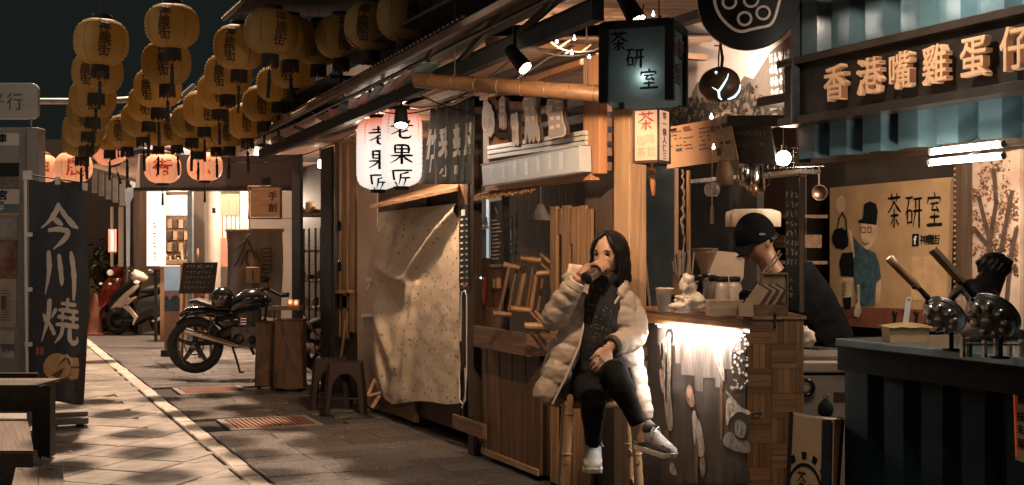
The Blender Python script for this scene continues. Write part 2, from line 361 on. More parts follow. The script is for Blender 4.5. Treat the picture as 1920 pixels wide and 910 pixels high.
# ================================================================ yellow paper lanterns over the pavement
def lantern_paper(name,c,tr,seams=8,es=0.,em=None):
    m=bpy.data.materials.new(name); m.use_nodes=True; nt=m.node_tree; N=nt.nodes; L=nt.links; b=N['Principled BSDF']; outn=N['Material Output']
    tc=N.new('ShaderNodeTexCoord'); sp=N.new('ShaderNodeSeparateXYZ'); L.new(tc.outputs['Object'],sp.inputs[0])
    a=N.new('ShaderNodeMath'); a.operation='ARCTAN2'; L.new(sp.outputs[1],a.inputs[0]); L.new(sp.outputs[0],a.inputs[1])
    a2=N.new('ShaderNodeMath'); a2.operation='MULTIPLY'; a2.inputs[1].default_value=seams/(2*pi); L.new(a.outputs[0],a2.inputs[0])
    fr=N.new('ShaderNodeMath'); fr.operation='FRACT'; L.new(a2.outputs[0],fr.inputs[0])
    lt=N.new('ShaderNodeMath'); lt.operation='LESS_THAN'; lt.inputs[1].default_value=.045; L.new(fr.outputs[0],lt.inputs[0])
    nz=N.new('ShaderNodeTexNoise'); nz.inputs['Scale'].default_value=9; nz.inputs['Detail'].default_value=4; L.new(tc.outputs['Object'],nz.inputs[0])
    mx=N.new('ShaderNodeMix'); mx.data_type='RGBA'; mx.inputs['A'].default_value=(*[q*.75 for q in c],1); mx.inputs['B'].default_value=(*[min(1,q*1.15) for q in c],1); L.new(nz.outputs[0],mx.inputs['Factor'])
    mx2=N.new('ShaderNodeMix'); mx2.data_type='RGBA'; L.new(lt.outputs[0],mx2.inputs['Factor']); L.new(mx.outputs['Result'],mx2.inputs['A']); mx2.inputs['B'].default_value=(*[q*.45 for q in c],1)
    oi=N.new('ShaderNodeObjectInfo'); mr=N.new('ShaderNodeMapRange'); mr.inputs['To Min'].default_value=.72; mr.inputs['To Max'].default_value=1.12; L.new(oi.outputs['Random'],mr.inputs[0]); hv=N.new('ShaderNodeHueSaturation'); L.new(mr.outputs[0],hv.inputs['Value']); L.new(mx2.outputs['Result'],hv.inputs['Color'])
    class _W: outputs={'Result':hv.outputs[0]}
    mx2=_W
    L.new(mx2.outputs['Result'],b.inputs['Base Color']); b.inputs['Roughness'].default_value=.55
    if es:
        L.new(mx2.outputs['Result'],b.inputs['Emission Color']); b.inputs['Emission Strength'].default_value=es
    if tr:
        t=N.new('ShaderNodeBsdfTranslucent'); L.new(mx2.outputs['Result'],t.inputs[0]); ms=N.new('ShaderNodeMixShader'); ms.inputs[0].default_value=tr
        L.new(b.outputs[0],ms.inputs[1]); L.new(t.outputs[0],ms.inputs[2]); L.new(ms.outputs[0],outn.inputs[0])
    return m
YPAP=lantern_paper('ochre_paper',(.58,.39,.13),.45)
FRINGE=M('black_fringe',(.02,.017,.015),.8,var=.4)
CORD=M('dark_cord',(.03,.027,.024),.7)
def prof_round(R,H,ribs,amp=.008,r0=.06):
    P=[]
    for i in range(ribs*2+1):
        t=-1+i/ribs; zz=t*H/2; r=r0+(R-r0)*(1-abs(t)**2.6)**.62
        P.append((r-(amp if i%2 else 0),zz))
    return P
def on_lantern(prof, mb, s, ang, z0, w, h, step, bold=.02, style='font', rr=1.003, wt=1.):   # lettering that follows the paper
    zs=[p[1] for p in prof]
    def rad(z):
        for (r0,a),(r1,b) in zip(prof,prof[1:]):
            if a<=z<=b: return lerp(r0,r1,(z-a)/(b-a+1e-9))+.004
        return prof[0][0]
    t=MB(); text(t,s,(-w/2,0,z0),(1,0,0),(0,0,1),w,h,(0,0,-step),bold=bold,style=style,wt=wt)
    Rm=max(p[0] for p in prof); t.v=[V((rad(p.z)*rr*sin(p.x/Rm+ang),-rad(p.z)*rr*cos(p.x/Rm+ang),p.z)) for p in t.v]
    k=len(mb.v); mb.v+=t.v; mb.f+=[tuple(i+k for i in f) for f in t.f]; mb.s+=t.s
def make_lantern():
    t=thing('paper_lantern','x','lantern',(0,0,0)); P=prof_round(.18,.31,13)
    m=MB(); m.lathe(P,28); m.build('paper_shade',YPAP,t)
    for a in (0,pi):
        m=MB(); on_lantern(P,m,'神農街',a,.045,.085,.08,.078); m.build('lettering',M('lantern_ink',(.06,.035,.015),.7),t)
    m=MB(); m.lathe([(.062,.15),(.066,.153),(.066,.178),(.03,.182),(.001,.182)],18); m.build('cap',FRINGE,t)
    m=MB(); m.lathe([(.05,-.152),(.058,-.15),(.058,-.185),(.052,-.187)],18)
    for k in range(26):
        a=2*pi*k/26; L=.045+.02*((k*7)%5)/5; m.beam((cos(a)*.056,sin(a)*.056,-.18),(cos(a)*.058,sin(a)*.058,-.185-L),.011,.003)
    m.build('bottom_fringe',FRINGE,t)
    m=MB(); m.tube([(0,0,-.16),(0,0,-.27)],.0025,5); m.ell((0,0,-.272),.012,8,6); m.ell((0,0,-.29),(.016,.016,.01),8,5)
    m.tube([(0,0,-.29),(.001,0,-.34),(0,0,-.45)],[.008,.014,.012],8); m.build('tassel',FRINGE,t)
    m=MB(); m.tube([(0,0,.18),(0,0,.29)],.002,4); m.build('hanging_wire',CORD,t)
    return t
ROWS=[[(190,79,99),(183,137,94),(174,185,87),(166,214,82),(158,243,78),(152,264,70)],
[(323,49,99),(312,119,95),(296,165,89),(280,195,83),(267,224,78),(238,246,72),(206,252,68)],
[(449,89,96),(428,140,88),(410,172,83),(382,204,80),(360,228,76),(330,243,72),(298,246,67)],
[(550,129,86),(522,158,82),(495,195,80),(462,227,76),(431,244,72),(405,246,70),(372,256,66)],
[(545,72,94),(598,82,92),(509,60,100),(697,50,105),(762,30,112),(640,70,98)]]
RN=['row over the kiosk side','second row from the kiosk','third row from the kiosk','row nearest the stalls','dark nearer cluster']
L0=make_lantern(); first=True; rng=random.Random(5)
NTH=['nearest','second nearest','third nearest','fourth nearest','fifth nearest','sixth nearest','farthest']
for ri,row in enumerate(ROWS):
    pts=[]
    for k,(u,v,wd) in enumerate(row):
        D=.36*FPX/wd; p=at(u,v,D)
        rz=-atan2(p.x,p.y)+rng.uniform(-.5,.5)
        lab=('yellow paper lantern with black fringe, %s of the %s'%(NTH[k],RN[ri])) if ri<4 else 'shadowed yellow paper lantern above the awning edge, %s of the dark cluster'%('second from the left','fourth from the left','leftmost','second from the right','rightmost','third from the right')[k]
        if first: L0.location=p; L0.rotation_euler=(0,0,rz); L0['label']=lab; o=L0; first=False
        else: o=dup(L0,p,rz,lab)
        o.rotation_euler=(rng.uniform(-.05,.05),rng.uniform(-.05,.05),rz)
        o.scale=(1+rng.uniform(-.03,.03),1+rng.uniform(-.03,.03),1+rng.uniform(-.05,.03))
        o['group']='yellow paper lanterns over the pavement' if ri<4 else 'shadowed lanterns near the camera'
        pts.append(p+V((0,0,.295)))
    if ri<4:
        pts.sort(key=lambda p:p.y); d=(pts[0]-pts[1]); pts=[pts[0]+d*3,pts[0]+d*1.5]+pts+[pts[-1]+(pts[-1]-pts[-2])*2]
        m=MB(); m.tube(pts,.004,5); tag(m.build('lantern_cable',CORD),'thin dark cable carrying the %s of lanterns'%RN[ri],'cable','cables the yellow lanterns hang from')
# lit round lanterns along the street gate
RLIT=lantern_paper('lit_rose_paper',(1,.36,.18),0,8,.80); RINK=M('red_ink',(.35,.04,.015),.6,em=(.45,.05,.015),es=.55)
P2=prof_round(.22,.36,10,.003,.08)
for (u,v,wd,ch,lab,rz0,c) in ((75,316,66,'神','lit round lantern half hidden behind the grey bus sign',0,RINK),(138,314,69,'農','lit round rose lantern behind the top of the dark banner',.1,RINK),
    (207,281,66,'正','tilted lit lantern with black writing tucked under the yellow ones',.3,INK),(305,316,68,'街','lit round rose lantern left of the pair over the white signboard',0,RINK),(384,312,66,'口','lit round rose lantern right of the pair over the round column',-.1,RINK)):
    D=.44*FPX/wd; p=at(u,v,D); t=thing('lit_lantern',lab,'lantern',p,-YAW-atan((u-960)/FPX)*1.0+rz0,'lit round lanterns at the street gate')
    base=MB(); base.lathe(P2,24)
    def tl(mb): mb.v=[WM[t]@q for q in mb.v]; return mb
    tl(base).build('paper_shade',RLIT,t)
    m=MB(); on_lantern(P2,m,ch,0,-.11,.24,.22,.2,bold=.012); tl(m).build('lettering',c,t)
    m=MB(); m.lathe([(.085,.175),(.13,.18),(.10,.20),(.03,.225),(.001,.228)],18); tl(m).build('cap',RUST,t)
    m=MB(); m.lathe([(.07,-.178),(.075,-.176),(.075,-.21),(.001,-.212)],16); m.tube([(0,0,-.2),(0,0,-.36)],.004,5); m.tube([(0,0,-.30),(0,0,-.45)],[.012,.016],7); tl(m).build('tassel',FRINGE,t)
    m=MB(); m.tube([(0,0,.22),(0,0,.5)],.003,4); tl(m).build('hanging_wire',CORD,t)
    if ch=='正': t.rotation_euler=(.15,-.35,t.rotation_euler.z)
# ================================================================ blue container kiosk on the right
TEAL=M('teal_container_paint',(.115,.20,.225),.15,var=.16,sc=3,bump=.03,bsc=12,coat=.5)
TEALD=M('teal_counter_paint',(.012,.027,.034),.55,spec=.2,var=.3,sc=5,bump=.06,bsc=20)
SIGNB=M('sign_brown_black',(.028,.022,.017),.45,var=.3,sc=20,bump=.03)
SIGNR=M('sign_rail',(.05,.036,.026),.35,var=.2)
_PK=0
def poly(mb, pts, x, off=.0, th=.0015):    # flat print: photo outline laid on the wall plane x
    global _PK; _PK+=1; off+=(_PK%37)*.00004
    P=[onx(u,v,x) for u,v in pts]
    n=(P[1]-P[0]).cross(P[2]-P[0]); a=sum((P[i].cross(P[(i+1)%len(P)]) for i in range(len(P))),V()).x
    if a>0: P=P[::-1]
    mb.add([p+V((-off,0,0)) for p in P],[tuple(range(len(P)))])
def strokeq(mb, pts, wd, x, off=.0):   # a painted line on plane x, width in metres
    global _PK; _PK+=1; off+=(_PK%37)*.00004
    P=[onx(u,v,x)+V((-off,0,0)) for u,v in pts]
    for i in range(len(P)-1):
        d=(P[i+1]-P[i]).normalized(); q=V((0,-d.z,d.y))*wd/2; s_=V((-.0001*(i%3),0,0)); P0,P1=P[i]-d*wd*.3+s_,P[i+1]+d*wd*.3+s_
        mb.quad(P0-q,P1-q,P1+q,P0+q)
def corr(mb, y0, y1, z0, z1, x, dep, per, off=0.):
    pr=[]; y=y0
    k=0
    while y>y1-1e-6:
        for a,b in ((0,0),(.52,0),(.68,1),(.86,1)):
            yy=y0-(k+a)*per+off
            if y1<=yy<=y0: pr.append((yy,x+dep*b))
        k+=1; y=y0-k*per
    vs=[]
    for yy,xx in pr: vs+=[V((xx,yy,z0)),V((xx,yy,z1))]
    mb.add(vs,[(2*i,2*i+2,2*i+3,2*i+1) for i in range(len(pr)-1)])
XK=3.1; yL=onx(1503,300,XK).y; yR=1.6
kiosk=thing('food_kiosk','teal corrugated container kiosk with raised orange characters on its brown signboard','kiosk',(XK+.6,(yL+yR)/2,0))
m=MB(); corr(m,yL,yR,2.10,3.0,XK,.045,.195); m.build('upper_wall',TEAL,kiosk)
zs0,zs1=onx(1503,228,3.02).z,onx(1503,108,3.02).z
m=MB(); corr(m,yL-.01,yR,onx(1503,300,XK).z,zs0+.12,XK-.02,.055,.195,.0); m.build('valance',TEAL,kiosk)
m=MB(); m.mm((3.02,yL+.008,zs0+.02),(XK-.005,yR,zs1-.02)); m.build('signboard',SIGNB,kiosk)
m=MB(); m.mm((2.985,yL+.014,zs1-.03),(XK-.004,yR,zs1)); m.build('sign_rail',SIGNR,kiosk,bevel=.003)
m=MB(); m.mm((2.99,yL+.014,zs0-.012),(XK-.003,yR,zs0+.02)); m.build('sign_rail',SIGNR,kiosk,bevel=.003)
LET=M('raised_letter_orange',(.85,.50,.27),.45,var=.06,es=.10)  # faint glow in the colour stands for spot light on the letters
for c,u0,u1,vt,vb in (('香',1550,1590,124,192),('港',1611,1656,112,181),('嘴',1671,1714,100,170),('雞',1735,1781,87,161),('蛋',1806,1856,70,149),('仔',1881,1937,52,136)):
    a=onx(u0,vb,2.985); b=onx(u1,vb,2.985); t=onx(u0,vt,2.985); wd=a.y-b.y
    m=MB(); put(m,c,V((2.985,a.y,a.z)),FR,UP,wd,t.z-a.z-.004,bold=.017,depth=.11); m.build('letter',LET,kiosk)
ctz=1.052; yC=onx(1578,640,3.12).y
m=MB(); m.mm((3.035,onx(1568,632,3.04).y,ctz-.03),(3.75,yR,ctz)); m.build('counter_top',M('counter_zinc',(.22,.30,.33),.3,metal=.6,var=.2),kiosk,bevel=.004)
m=MB(); m.mm((3.10,yC,ctz-.13),(3.6,yR,ctz-.03)); m.build('counter_fascia',BLK,kiosk)
m=MB(); corr(m,yC,yR,0.02,ctz-.12,3.16,.045,.20); m.build('counter_front',TEALD,kiosk)
m=MB(); m.mm((3.16,yC-.002,.02),(3.7,yC+.03,ctz-.135)); m.build('counter_side',BLK,kiosk)
m=MB(); m.mm((XK-.01,yL+.004,1.75),(XK+.05,yL+.02,3.0)); m.build('corner_post',DARKM,kiosk)
m=MB(); m.beam(onx(1500,302,3.25),V((3.25,yR,onx(1500,302,3.25).z-.02)),.05,.045); m.build('ceiling_beam',WOODY,kiosk)
m=MB(); m.mm((XK+.06,yL+.4,2.02),(5.2,yR,2.06)); m.build('ceiling',DKWOODY,kiosk)
m=MB(); m.mm((5.27,yL+.35,0),(5.33,yR,2.3)); m.build('back_wall',M('dark_red_wall',(.085,.035,.026),.6,sc=3,var=.3,bump=.05),kiosk)
# LED tubes hanging below the valance
TUBE=glow('tube_white',(1,.90,.78),14)
for (a,b,lab) in (((1745,285),(1882,270),'upper of two lit white tube lamps below the teal valance'),((1743,305),(1882,292),'lower of two lit white tube lamps below the teal valance')):
    p,q=onx(*a,3.0),onx(*b,3.0); t=thing('tube_lamp',lab,'tube lamp',(p+q)/2,0,'white tube lamps of the kiosk'); d=(q-p).normalized()
    m=MB(); m.tube([p+d*.012,q-d*.012],.011,12); m.build('tube',TUBE,t)
    m=MB(); m.tube([p,p+d*.014],.0125,10); m.build('end_cap',WHITE,t); m=MB(); m.tube([q-d*.014,q],.0125,10); m.build('end_cap',WHITE,t)
    m=MB(); mid=(p+q)/2; m.beam(mid+V((.016,0,.005))-d*.13,mid+V((.016,0,.005))+d*.13,.008,.018); m.beam(mid+V((.016,0,.01)),mid+V((.06,0,.03)),.01,.01); m.build('batten',GREYP,t)
lamp('kiosk_board_fill','AREA',(4.45,4.5,1.98),44,(1,.80,.60),aim=(5.25,5.5,1.1),size=(.9,.12))  # unseen fill added deep in the kiosk to brighten the painted board
lamp('wall_spot_light','SPOT',(2.86,3.50,2.62),22,(1,.93,.85),r=.05,aim=(3.1,3.46,2.30),cone=100,blend=.8)  # two unseen spots added for the hot spots on the teal ribs
lamp('wall_spot_light','SPOT',(2.86,3.08,2.68),20,(1,.93,.85),r=.05,aim=(3.1,3.05,2.34),cone=100,blend=.8)
lamp('sign_spot_light','SPOT',(2.45,3.1,2.52),30,(1,.84,.68),r=.04,aim=(3.05,3.3,2.05),cone=110,blend=.7)
lamp('valance_tube_light','POINT',onx(1800,322,2.90),2.2,(1,.95,.90),r=.01)
lamp('tube_front_light','POINT',onx(1740,330,3.02),3.0,(1,.86,.72),r=.02)
# painted tea board on the back wall
XB=5.22
board=thing('painted_board','ochre painted board with brushed black characters and a man in teal pouring tea','painted board',onx(1670,615,XB))
K=lambda pts: [(1500+x/2.6,300+y/2.6) for x,y in pts]
OCH=M('ochre_board',(.50,.31,.16),.5,var=.14,sc=4,bump=.04)
def flat(name,mat,pts,x,off,parent): m=MB(); poly(m,K(pts),x,off); return m.build(name,mat,parent)
a=[onx(u,v,XB) for u,v in K([(145,136),(735,84),(715,735),(145,712)])]
m=MB(); m.prism(a[::-1],V((.03,0,0))); m.build('panel',OCH,board)
a=[onx(u,v,XB) for u,v in K([(145,714),(715,737),(712,840),(145,806)])]
m=MB(); m.prism(a[::-1],V((.03,0,0))); m.build('panel',M('brown_band',(.21,.075,.045),.5,var=.2,sc=6),board,label='red brown lower band of the board')
PT=M('print_teal',(.055,.105,.125),.6,var=.45,sc=22); SK=M('print_skin',(.74,.48,.30),.6); PC=M('print_cream',(.66,.52,.36),.6)
flat('print',PT,[(252,360),(300,420),(340,440),(372,455),(392,520),(398,575),(372,602),(366,712),(286,712),(268,610),(256,450)],XB,.004,board)
flat('print',SK,[(238,330),(256,352),(262,400),(270,470),(262,480),(246,400)],XB,.005,board)
flat('print',SK,[(375,600),(400,580),(392,690),(370,708)],XB,.005,board)
flat('print',SK,[(176,200),(205,172),(222,190),(228,225),(215,255),(190,258),(178,232)],XB,.005,board)
flat('print',SK,[(300,312),(378,305),(380,365),(362,412),(332,440),(312,425),(302,380)],XB,.006,board)
flat('print',INK,[(285,298),(312,286),(318,215),(345,202),(376,214),(384,250),(378,318),(300,308)],XB,.008,board)
flat('print',INK,[(160,370),(172,340),(206,330),(232,346),(240,385),(240,420),(215,438),(180,430),(164,405)],XB,.006,board)
m=MB(); strokeq(m,K([(185,345),(196,285),(212,258),(228,290),(232,350)]),.012,XB,.007); m.build('print',INK,board); m=MB()
strokeq(m,K([(308,328),(324,328),(326,354),(308,354),(308,328)]),.004,XB,.011); m.build('print',INK,board); m=MB(); strokeq(m,K([(336,328),(354,328),(354,354),(336,354),(336,328)]),.004,XB,.011)
m.build('print',INK,board); m=MB(); strokeq(m,K([(314,402),(326,414),(342,402)]),.006,XB,.011); m.build('print',INK,board)
flat('print',INK,[(210,455),(262,450),(268,570),(205,565),(196,500)],XB,.006,board)
flat('print',PC,[(214,580),(258,578),(256,720),(216,722)],XB,.006,board)
flat('print',INK,[(216,672),(256,668),(254,722),(220,724)],XB,.008,board)
flat('print',PC,[(282,610),(297,606),(297,690),(306,740),(290,770),(268,760),(270,735),(282,690)],XB,.008,board)
m=MB()
for k in range(8): strokeq(m,K([(218,592+k*10),(232+6*(k%2),592+k*10)]),.003,XB,.01); strokeq(m,K([(282,622+k*10),(292,622+k*10)]),.003,XB,.01)
m.build('print',INK,board)
for c,x0,x1,y0,y1 in (('茶',428,497,165,336),('研',514,598,172,332),('室',620,697,158,326)):
    (ua,vb),(ub,vt)=K([(x0,y1),(x1,y0)]); A=onx(ua,vb,XB); B=onx(ub,vb,XB); T=onx(ua,vt,XB)
    m=MB(); put(m,c,A+V((-.005,0,0)),FR,UP,A.y-B.y,T.z-A.z,style='brush',wt=1.15); m.build('lettering',INK,board)
flat('print',INK,[(550,362),(583,360),(583,421),(550,423)],XB,.004,board)
A=onx(*K([(558,421)])[0],XB); m=MB(); put(m,'f',A+V((-.007,-.004,.006)),FR,UP,.075,.066,bold=.03); m.build('lettering',PW,board)
for c,x in (('神',588),('農',618),('街',648)):
    A=onx(*K([(x,418)])[0],XB); m=MB(); put(m,c,A+V((-.005,0,.006)),FR,UP,.062,.060,bold=.02); m.build('lettering',INK,board)
flat('print',M('print_pale_ochre',(.60,.37,.19),.55),[(548,472),(720,470),(714,688),(542,684)],XB,.003,board)
m=MB()
for k in range(4):
    u0=458+k*52; strokeq(m,K([(u0,742),(u0+10,770),(u0-2,808)]),.02,XB,.005); strokeq(m,K([(u0+16,745),(u0+8,800)]),.014,XB,.005)
m.build('print',INK,board)
# beaded frame post and red tree mural
m=MB(); a=onx(1790,320,5.15); m.mm((5.12,onx(1788,320,5.12).y,.3),(5.26,onx(1803,320,5.12).y,2.02)); post=m.build('carved_post',DKWOOD); tag(post,'dark carved post edged with beads between the painted board and the tree mural','post')
m=MB()
for k in range(40): m.ell(V((5.112,onx(1792,320,5.12).y,.6+k*.032)),.009,6,4)
m.build('bead',M('bead_brown',(.20,.11,.06),.4),post,kind='stuff')
mu=thing('mural','mural of a red leaved tree with dark branches behind the kiosk counter','mural',onx(1862,600,5.2))
a=[onx(1806,300,5.2),onx(1912,280,5.2),onx(1912,640,5.2),onx(1806,620,5.2)]
m=MB(); m.prism(a[::-1],V((.03,0,0))); m.build('panel',M('mural_sky',(.55,.42,.32),.6,col2=(.33,.22,.16),sc=3),mu)
rng=random.Random(11); cl=[M('leaf_print_red',(.17,.055,.03),.6,var=.5,sc=20),M('leaf_print_dark',(.06,.035,.025),.6,var=.4,sc=20),M('leaf_print_olive',(.20,.13,.06),.6,var=.4,sc=20)]
ms=[MB(),MB(),MB()]
cen=[(1812+94*rng.random(),308+200*rng.random()) for _ in range(34)]
for k in range(1100):
    cu_,cv_=cen[k%34]; u=cu_+rng.gauss(0,8); v=cv_+rng.gauss(0,9)
    if (u<1838 and v<350) or not 1808<u<1910 or v<302: continue
    s=1.2+2.4*rng.random(); a0=rng.uniform(0,6.3); i=rng.choice((0,0,1,2)) if v<480 else rng.choice((1,1,0))
    poly(ms[i],[(u+s*cos(a0),v+s*sin(a0)),(u+s*.8*cos(a0+1.6),v+s*sin(a0+1.6)),(u+s*cos(a0+3.1),v+s*.7*sin(a0+3.1)),(u+s*.6*cos(a0+4.6),v+s*sin(a0+4.6))],5.2,.003+.0004*(k%9)+i*.0004)
for q,mt in zip(ms,cl): q.build('foliage_print',mt,mu,kind='stuff')
m=MB()
for P in ([(1872,620),(1868,520),(1855,440),(1838,370)],[(1868,520),(1885,440),(1900,360)],[(1862,470),(1830,430),(1812,425)],[(1858,455),(1870,380),(1866,320)],[(1890,560),(1897,480),(1908,430)]): strokeq(m,P,.03,5.2,.009)
m.build('trunk_print',cl[1],mu)
# hanging paper menu on the counter front
pm=thing('paper_menu','ochre paper menu with black characters hanging on the dark counter at the right edge','menu',onx(1905,860,3.11))
a=[onx(1898,694,3.11),onx(1960,690,3.11),onx(1960,880,3.11),onx(1904,862,3.11)]
m=MB(); m.prism(a[::-1],V((.004,0,0))); m.build('paper',M('ochre_paper_menu',(.58,.36,.16),.7,var=.1),pm)
m=MB(); strokeq(m,[(1901,702),(1958,698)],.006,3.11,.003); strokeq(m,[(1901,702),(1907,856)],.006,3.11,.003)
m.build('border',RINK,pm)
for s,u,v in (('香',1908,757),('抹',1908,790),('朱',1908,814),('草',1908,840),('芋',1922,757),('茶',1922,790),('古',1922,814),('莓',1922,840)):
    m=MB(); put(m,s,onx(u,v,3.11)+V((-.003,0,0)),FR,UP,.032,.034,bold=.02); m.build('lettering',INK,pm)
# egg-waffle pans
def pan(ctr, R, ax, e, hl, lab, square):
    t=thing('waffle_pan',lab,'pan',ctr,0,'shiny round pans on the kiosk counter'); ax=V(ax).normalized(); e=(V(e)-ax*V(e).dot(ax)).normalized(); q=ax.cross(e)
    m=MB(); m.lathe([(R*1.02,-.004),(R*1.06,0),(R*1.06,.008),(R*.98,.010),(R*.93,.015),(R*.85,.024),(R*.70,.031),(R*.45,.034),(.001,.034)],40,ctr,ax)
    k0=len(m.v)
    for k in range(9):
        a=2*pi*k/9; rd=e*cos(a)+q*sin(a); tg=-e*sin(a)+q*cos(a); Rr=Matrix((rd,tg,ax)).transposed()
        m.ell(ctr+rd*R*.66+ax*.026,(R*.27,R*.195,.013),14,9,Rr)
    m.lathe([(R*.30,.030),(R*.30,.040),(R*.26,.043),(.001,.043)],24,ctr,ax)
    m.build('pan_shell',M('pan_steel',(.52,.48,.44),.30,metal=1,var=.3,sc=25),t)
    m=MB(); m.lathe([(R*1.0,-.006),(R*1.1,-.004),(R*1.1,.004),(R*1.0,.007)],40,ctr,ax); m.build('pan_rim',M('worn_iron',(.20,.19,.18),.3,metal=.9,var=.3),t)
    a=ctr+e*R*1.02; b=a+e*.07
    m=MB(); m.beam(a,b,.014,.010,ax); m.beam(a+q*.012,b,.006,.006,ax); m.ell(b+ax*.012,.008,8,6); m.ell(a+ax*.01+q*.01,.007,8,6); m.build('handle_socket',DARKM,t)
    m=MB(); 
    if square: m.beam(b-e*.01,b+e*hl,.022,.024,ax); m.build('handle',PALE,t,bevel=.003)
    else: m.tube([b-e*.015,b,b+e*.03,b+e*hl*.7,b+e*hl,b+e*(hl+.004)],[.012,.015,.0145,.0155,.0165,.010],12); m.build('handle',M('turned_handle',(.40,.20,.09),.35,sc=3,st=(6,6,1),var=.25,coat=.3),t)
    m=MB(); m.tube([V((ctr.x+.03,ctr.y,ctz)),V((ctr.x+.03,ctr.y,ctr.z-.0)) ],.008,8); m.lathe([(.03,0),(.03,.006),(.001,.008)],14,V((ctr.x+.03,ctr.y,ctz))); m.build('stand',DARKM,t)
AX=-RT*.60-FW*.52-UP*.58
pan(at(1771,590,4.15),.069,AX,-RT*.70+UP*.70,.125,'farther waffle pan with a round turned wooden handle',False)
pan(at(1862,592,3.85),.079,AX,-RT*.64+UP*.76,.135,'nearer waffle pan with a square pale wooden handle in front of the woman',True)
# yellow tub with white ladle
t=thing('batter_tub','yellowish tub with a white ladle standing behind the zinc counter edge','tub',at(1697,640,4.55)); c=at(1697,640,4.55); c.z=ctz
m=MB()
for s_ in (1,-1): m.hexa([c+RT*x*.070+FW*s_*y+UP*z for x,y,z in ((-1,.040,0),(1,.040,0),(1,.046,0),(-1,.046,0),(-1.05,.046,.058),(1.05,.046,.058),(1.05,.052,.058),(-1.05,.052,.058))]); m.hexa([c+RT*s_*x+FW*y+UP*z for x,y,z in ((.064,-.045,0),(.070,-.045,0),(.070,.045,0),(.064,.045,0),(.068,-.050,.058),(.074,-.050,.058),(.074,.050,.058),(.068,.050,.058))])
m.box(c+UP*.03,RT*.066,FW*.044,UP*.028)
m.grid(lambda a,b: c+RT*(.092*(2*a-1))+FW*(.062*(2*b-1))+UP*(.060+.012*sin(a*pi)*sin(b*pi)-.006*abs(sin(a*9))*(1-sin(b*pi))),12,6); m.build('tub_body',M('cream_plastic',(.66,.44,.22),.4,var=.08),t)
m=MB(); m.beam(c+V((0,0,.05)),c+RT*.012+V((0,0,.15)),.02,.005,FW); m.torus(c+RT*.0135+V((0,0,.155)),.009,.003,FW,12,5); m.build('ladle',WHITE,t)
for k,(u,w_,h_) in enumerate(((1632,.0,.0),)): pass
# little sticker on counter rim and tools rack behind pans
t=thing('tool_rack','row of small metal racks behind the pans on the counter','rack',at(1850,640,4.0))
m=MB()
for u in (1805,1818,1846,1868,1893,1915):
    p=at(u,646,3.9); p.z=ctz; m.mm(p+V((-.006,-.006,0)),p+V((.006,.006,.045+.01*(u%3))))
a=at(1800,640,3.9); b=at(1930,640,3.9); a.z=b.z=ctz+.04; m.beam(a,b,.006,.006); m.build('rail',STEEL,t)
# freezer, bag and sandwich board between cart and kiosk
fx=thing('chest_freezer','cream chest freezer between the parquet cart and the kiosk','freezer',(3.9,4.25,0))
FRZ=M('freezer_cream',(.50,.40,.32),.4,var=.08)
p0=at(1500,800,6.0); R0=at(1500,0,6.0); 
def camslab(mb,u0,v0,u1,v1,D,th): # box facing the camera between photo corners at depth D
    a,b=at(u0,v1,D),at(u1,v0,D); return mb.box((a+b)/2+FW*th/2, RT*((b-a).dot(RT)/2), FW*th/2, UP*((b.z-a.z)/2))
m=MB(); a=at(1480,1000,6.0); camslab(m,1470,704,1640,1010,6.0,.5); m.build('cabinet',FRZ,fx,bevel=.006)
m=MB(); camslab(m,1470,678,1640,700,5.98,.53); m.build('lid',FRZ,fx,bevel=.01)
m=MB(); camslab(m,1470,668,1640,676,6.02,.47); m.build('lid_top',M('freezer_top',(.20,.16,.13),.4),fx,bevel=.004)
m=MB(); camslab(m,1563,736,1590,754,5.995,.01); m.build('badge',M('badge_brown',(.10,.06,.04),.4),fx)
t=thing('tape_roll','dark ring hanging on the freezer front beside the parquet panel','roll',at(1513,727,5.97)); m=MB(); m.torus(at(1511,727,5.96),.036,.011,FW,24,8); m.build('ring',BLKG,t)
m=MB(); a=at(1511,727,5.975); m.box(a,(RT+UP)*.012,FW*.004,(UP-RT)*.012); m.build('tag',PC,t)
t=thing('coin_pouch','small black round pouch hanging by a hook on the freezer','pouch',at(1548,765,5.95)); c=at(1548,765,5.94)
m=MB(); m.tube([c+UP*.048,c+UP*.038,c+UP*.02,c-UP*.005,c-UP*.03,c-UP*.046],[(.008,.006),(.016,.01),(.032,.016),(.040,.02),(.034,.016),(.012,.006)],16,ref=FW); m.build('pouch_body',M('black_felt',(.015,.015,.016),.9),t)
m=MB(); m.torus(c+UP*.056,.009,.002,FW,12,5); m.torus(c+UP*.056+RT*.012,.007,.002,FW,12,5); m.build('hook',STEEL,t)
t=thing('plastic_bag','crumpled white plastic bag behind the parquet panel','bag',at(1515,640,5.9))
def crumple(c,r,seed,n=18,m_=12,amp=.45,rot=None):
    mb=MB(); mb.ell((0,0,0),1,n,m_)
    for i,p in enumerate(mb.v):
        q=p.copy(); f=1+amp*(noise.noise(q*2.1+V((seed,0,0)))+.7*abs(noise.noise(q*4.7+V((0,seed,0))))-.15); mb.v[i]=V(c)+V((q.x*r[0],q.y*r[1],q.z*r[2]))*f
    return mb
BAG=M('thin_plastic',(.70,.60,.50),.25,var=.1,bump=.4,bsc=22)
crumple(at(1512,634,6.05),(.04,.04,.05),4).build('bag_body',BAG,t)
t=thing('sandwich_board','tan sandwich board with a black round emblem leaning before the counter','sandwich board',(0,0,0)); t.location=onz(1530,1000); WM[t]=Matrix.Translation(t.location)
TAN=M('tan_board',(.44,.27,.14),.6,var=.1,sc=6)
Dn=4.75
P=lambda x,y,d=0: at(1440+x/2.935,600+y/2.935,Dn+d)
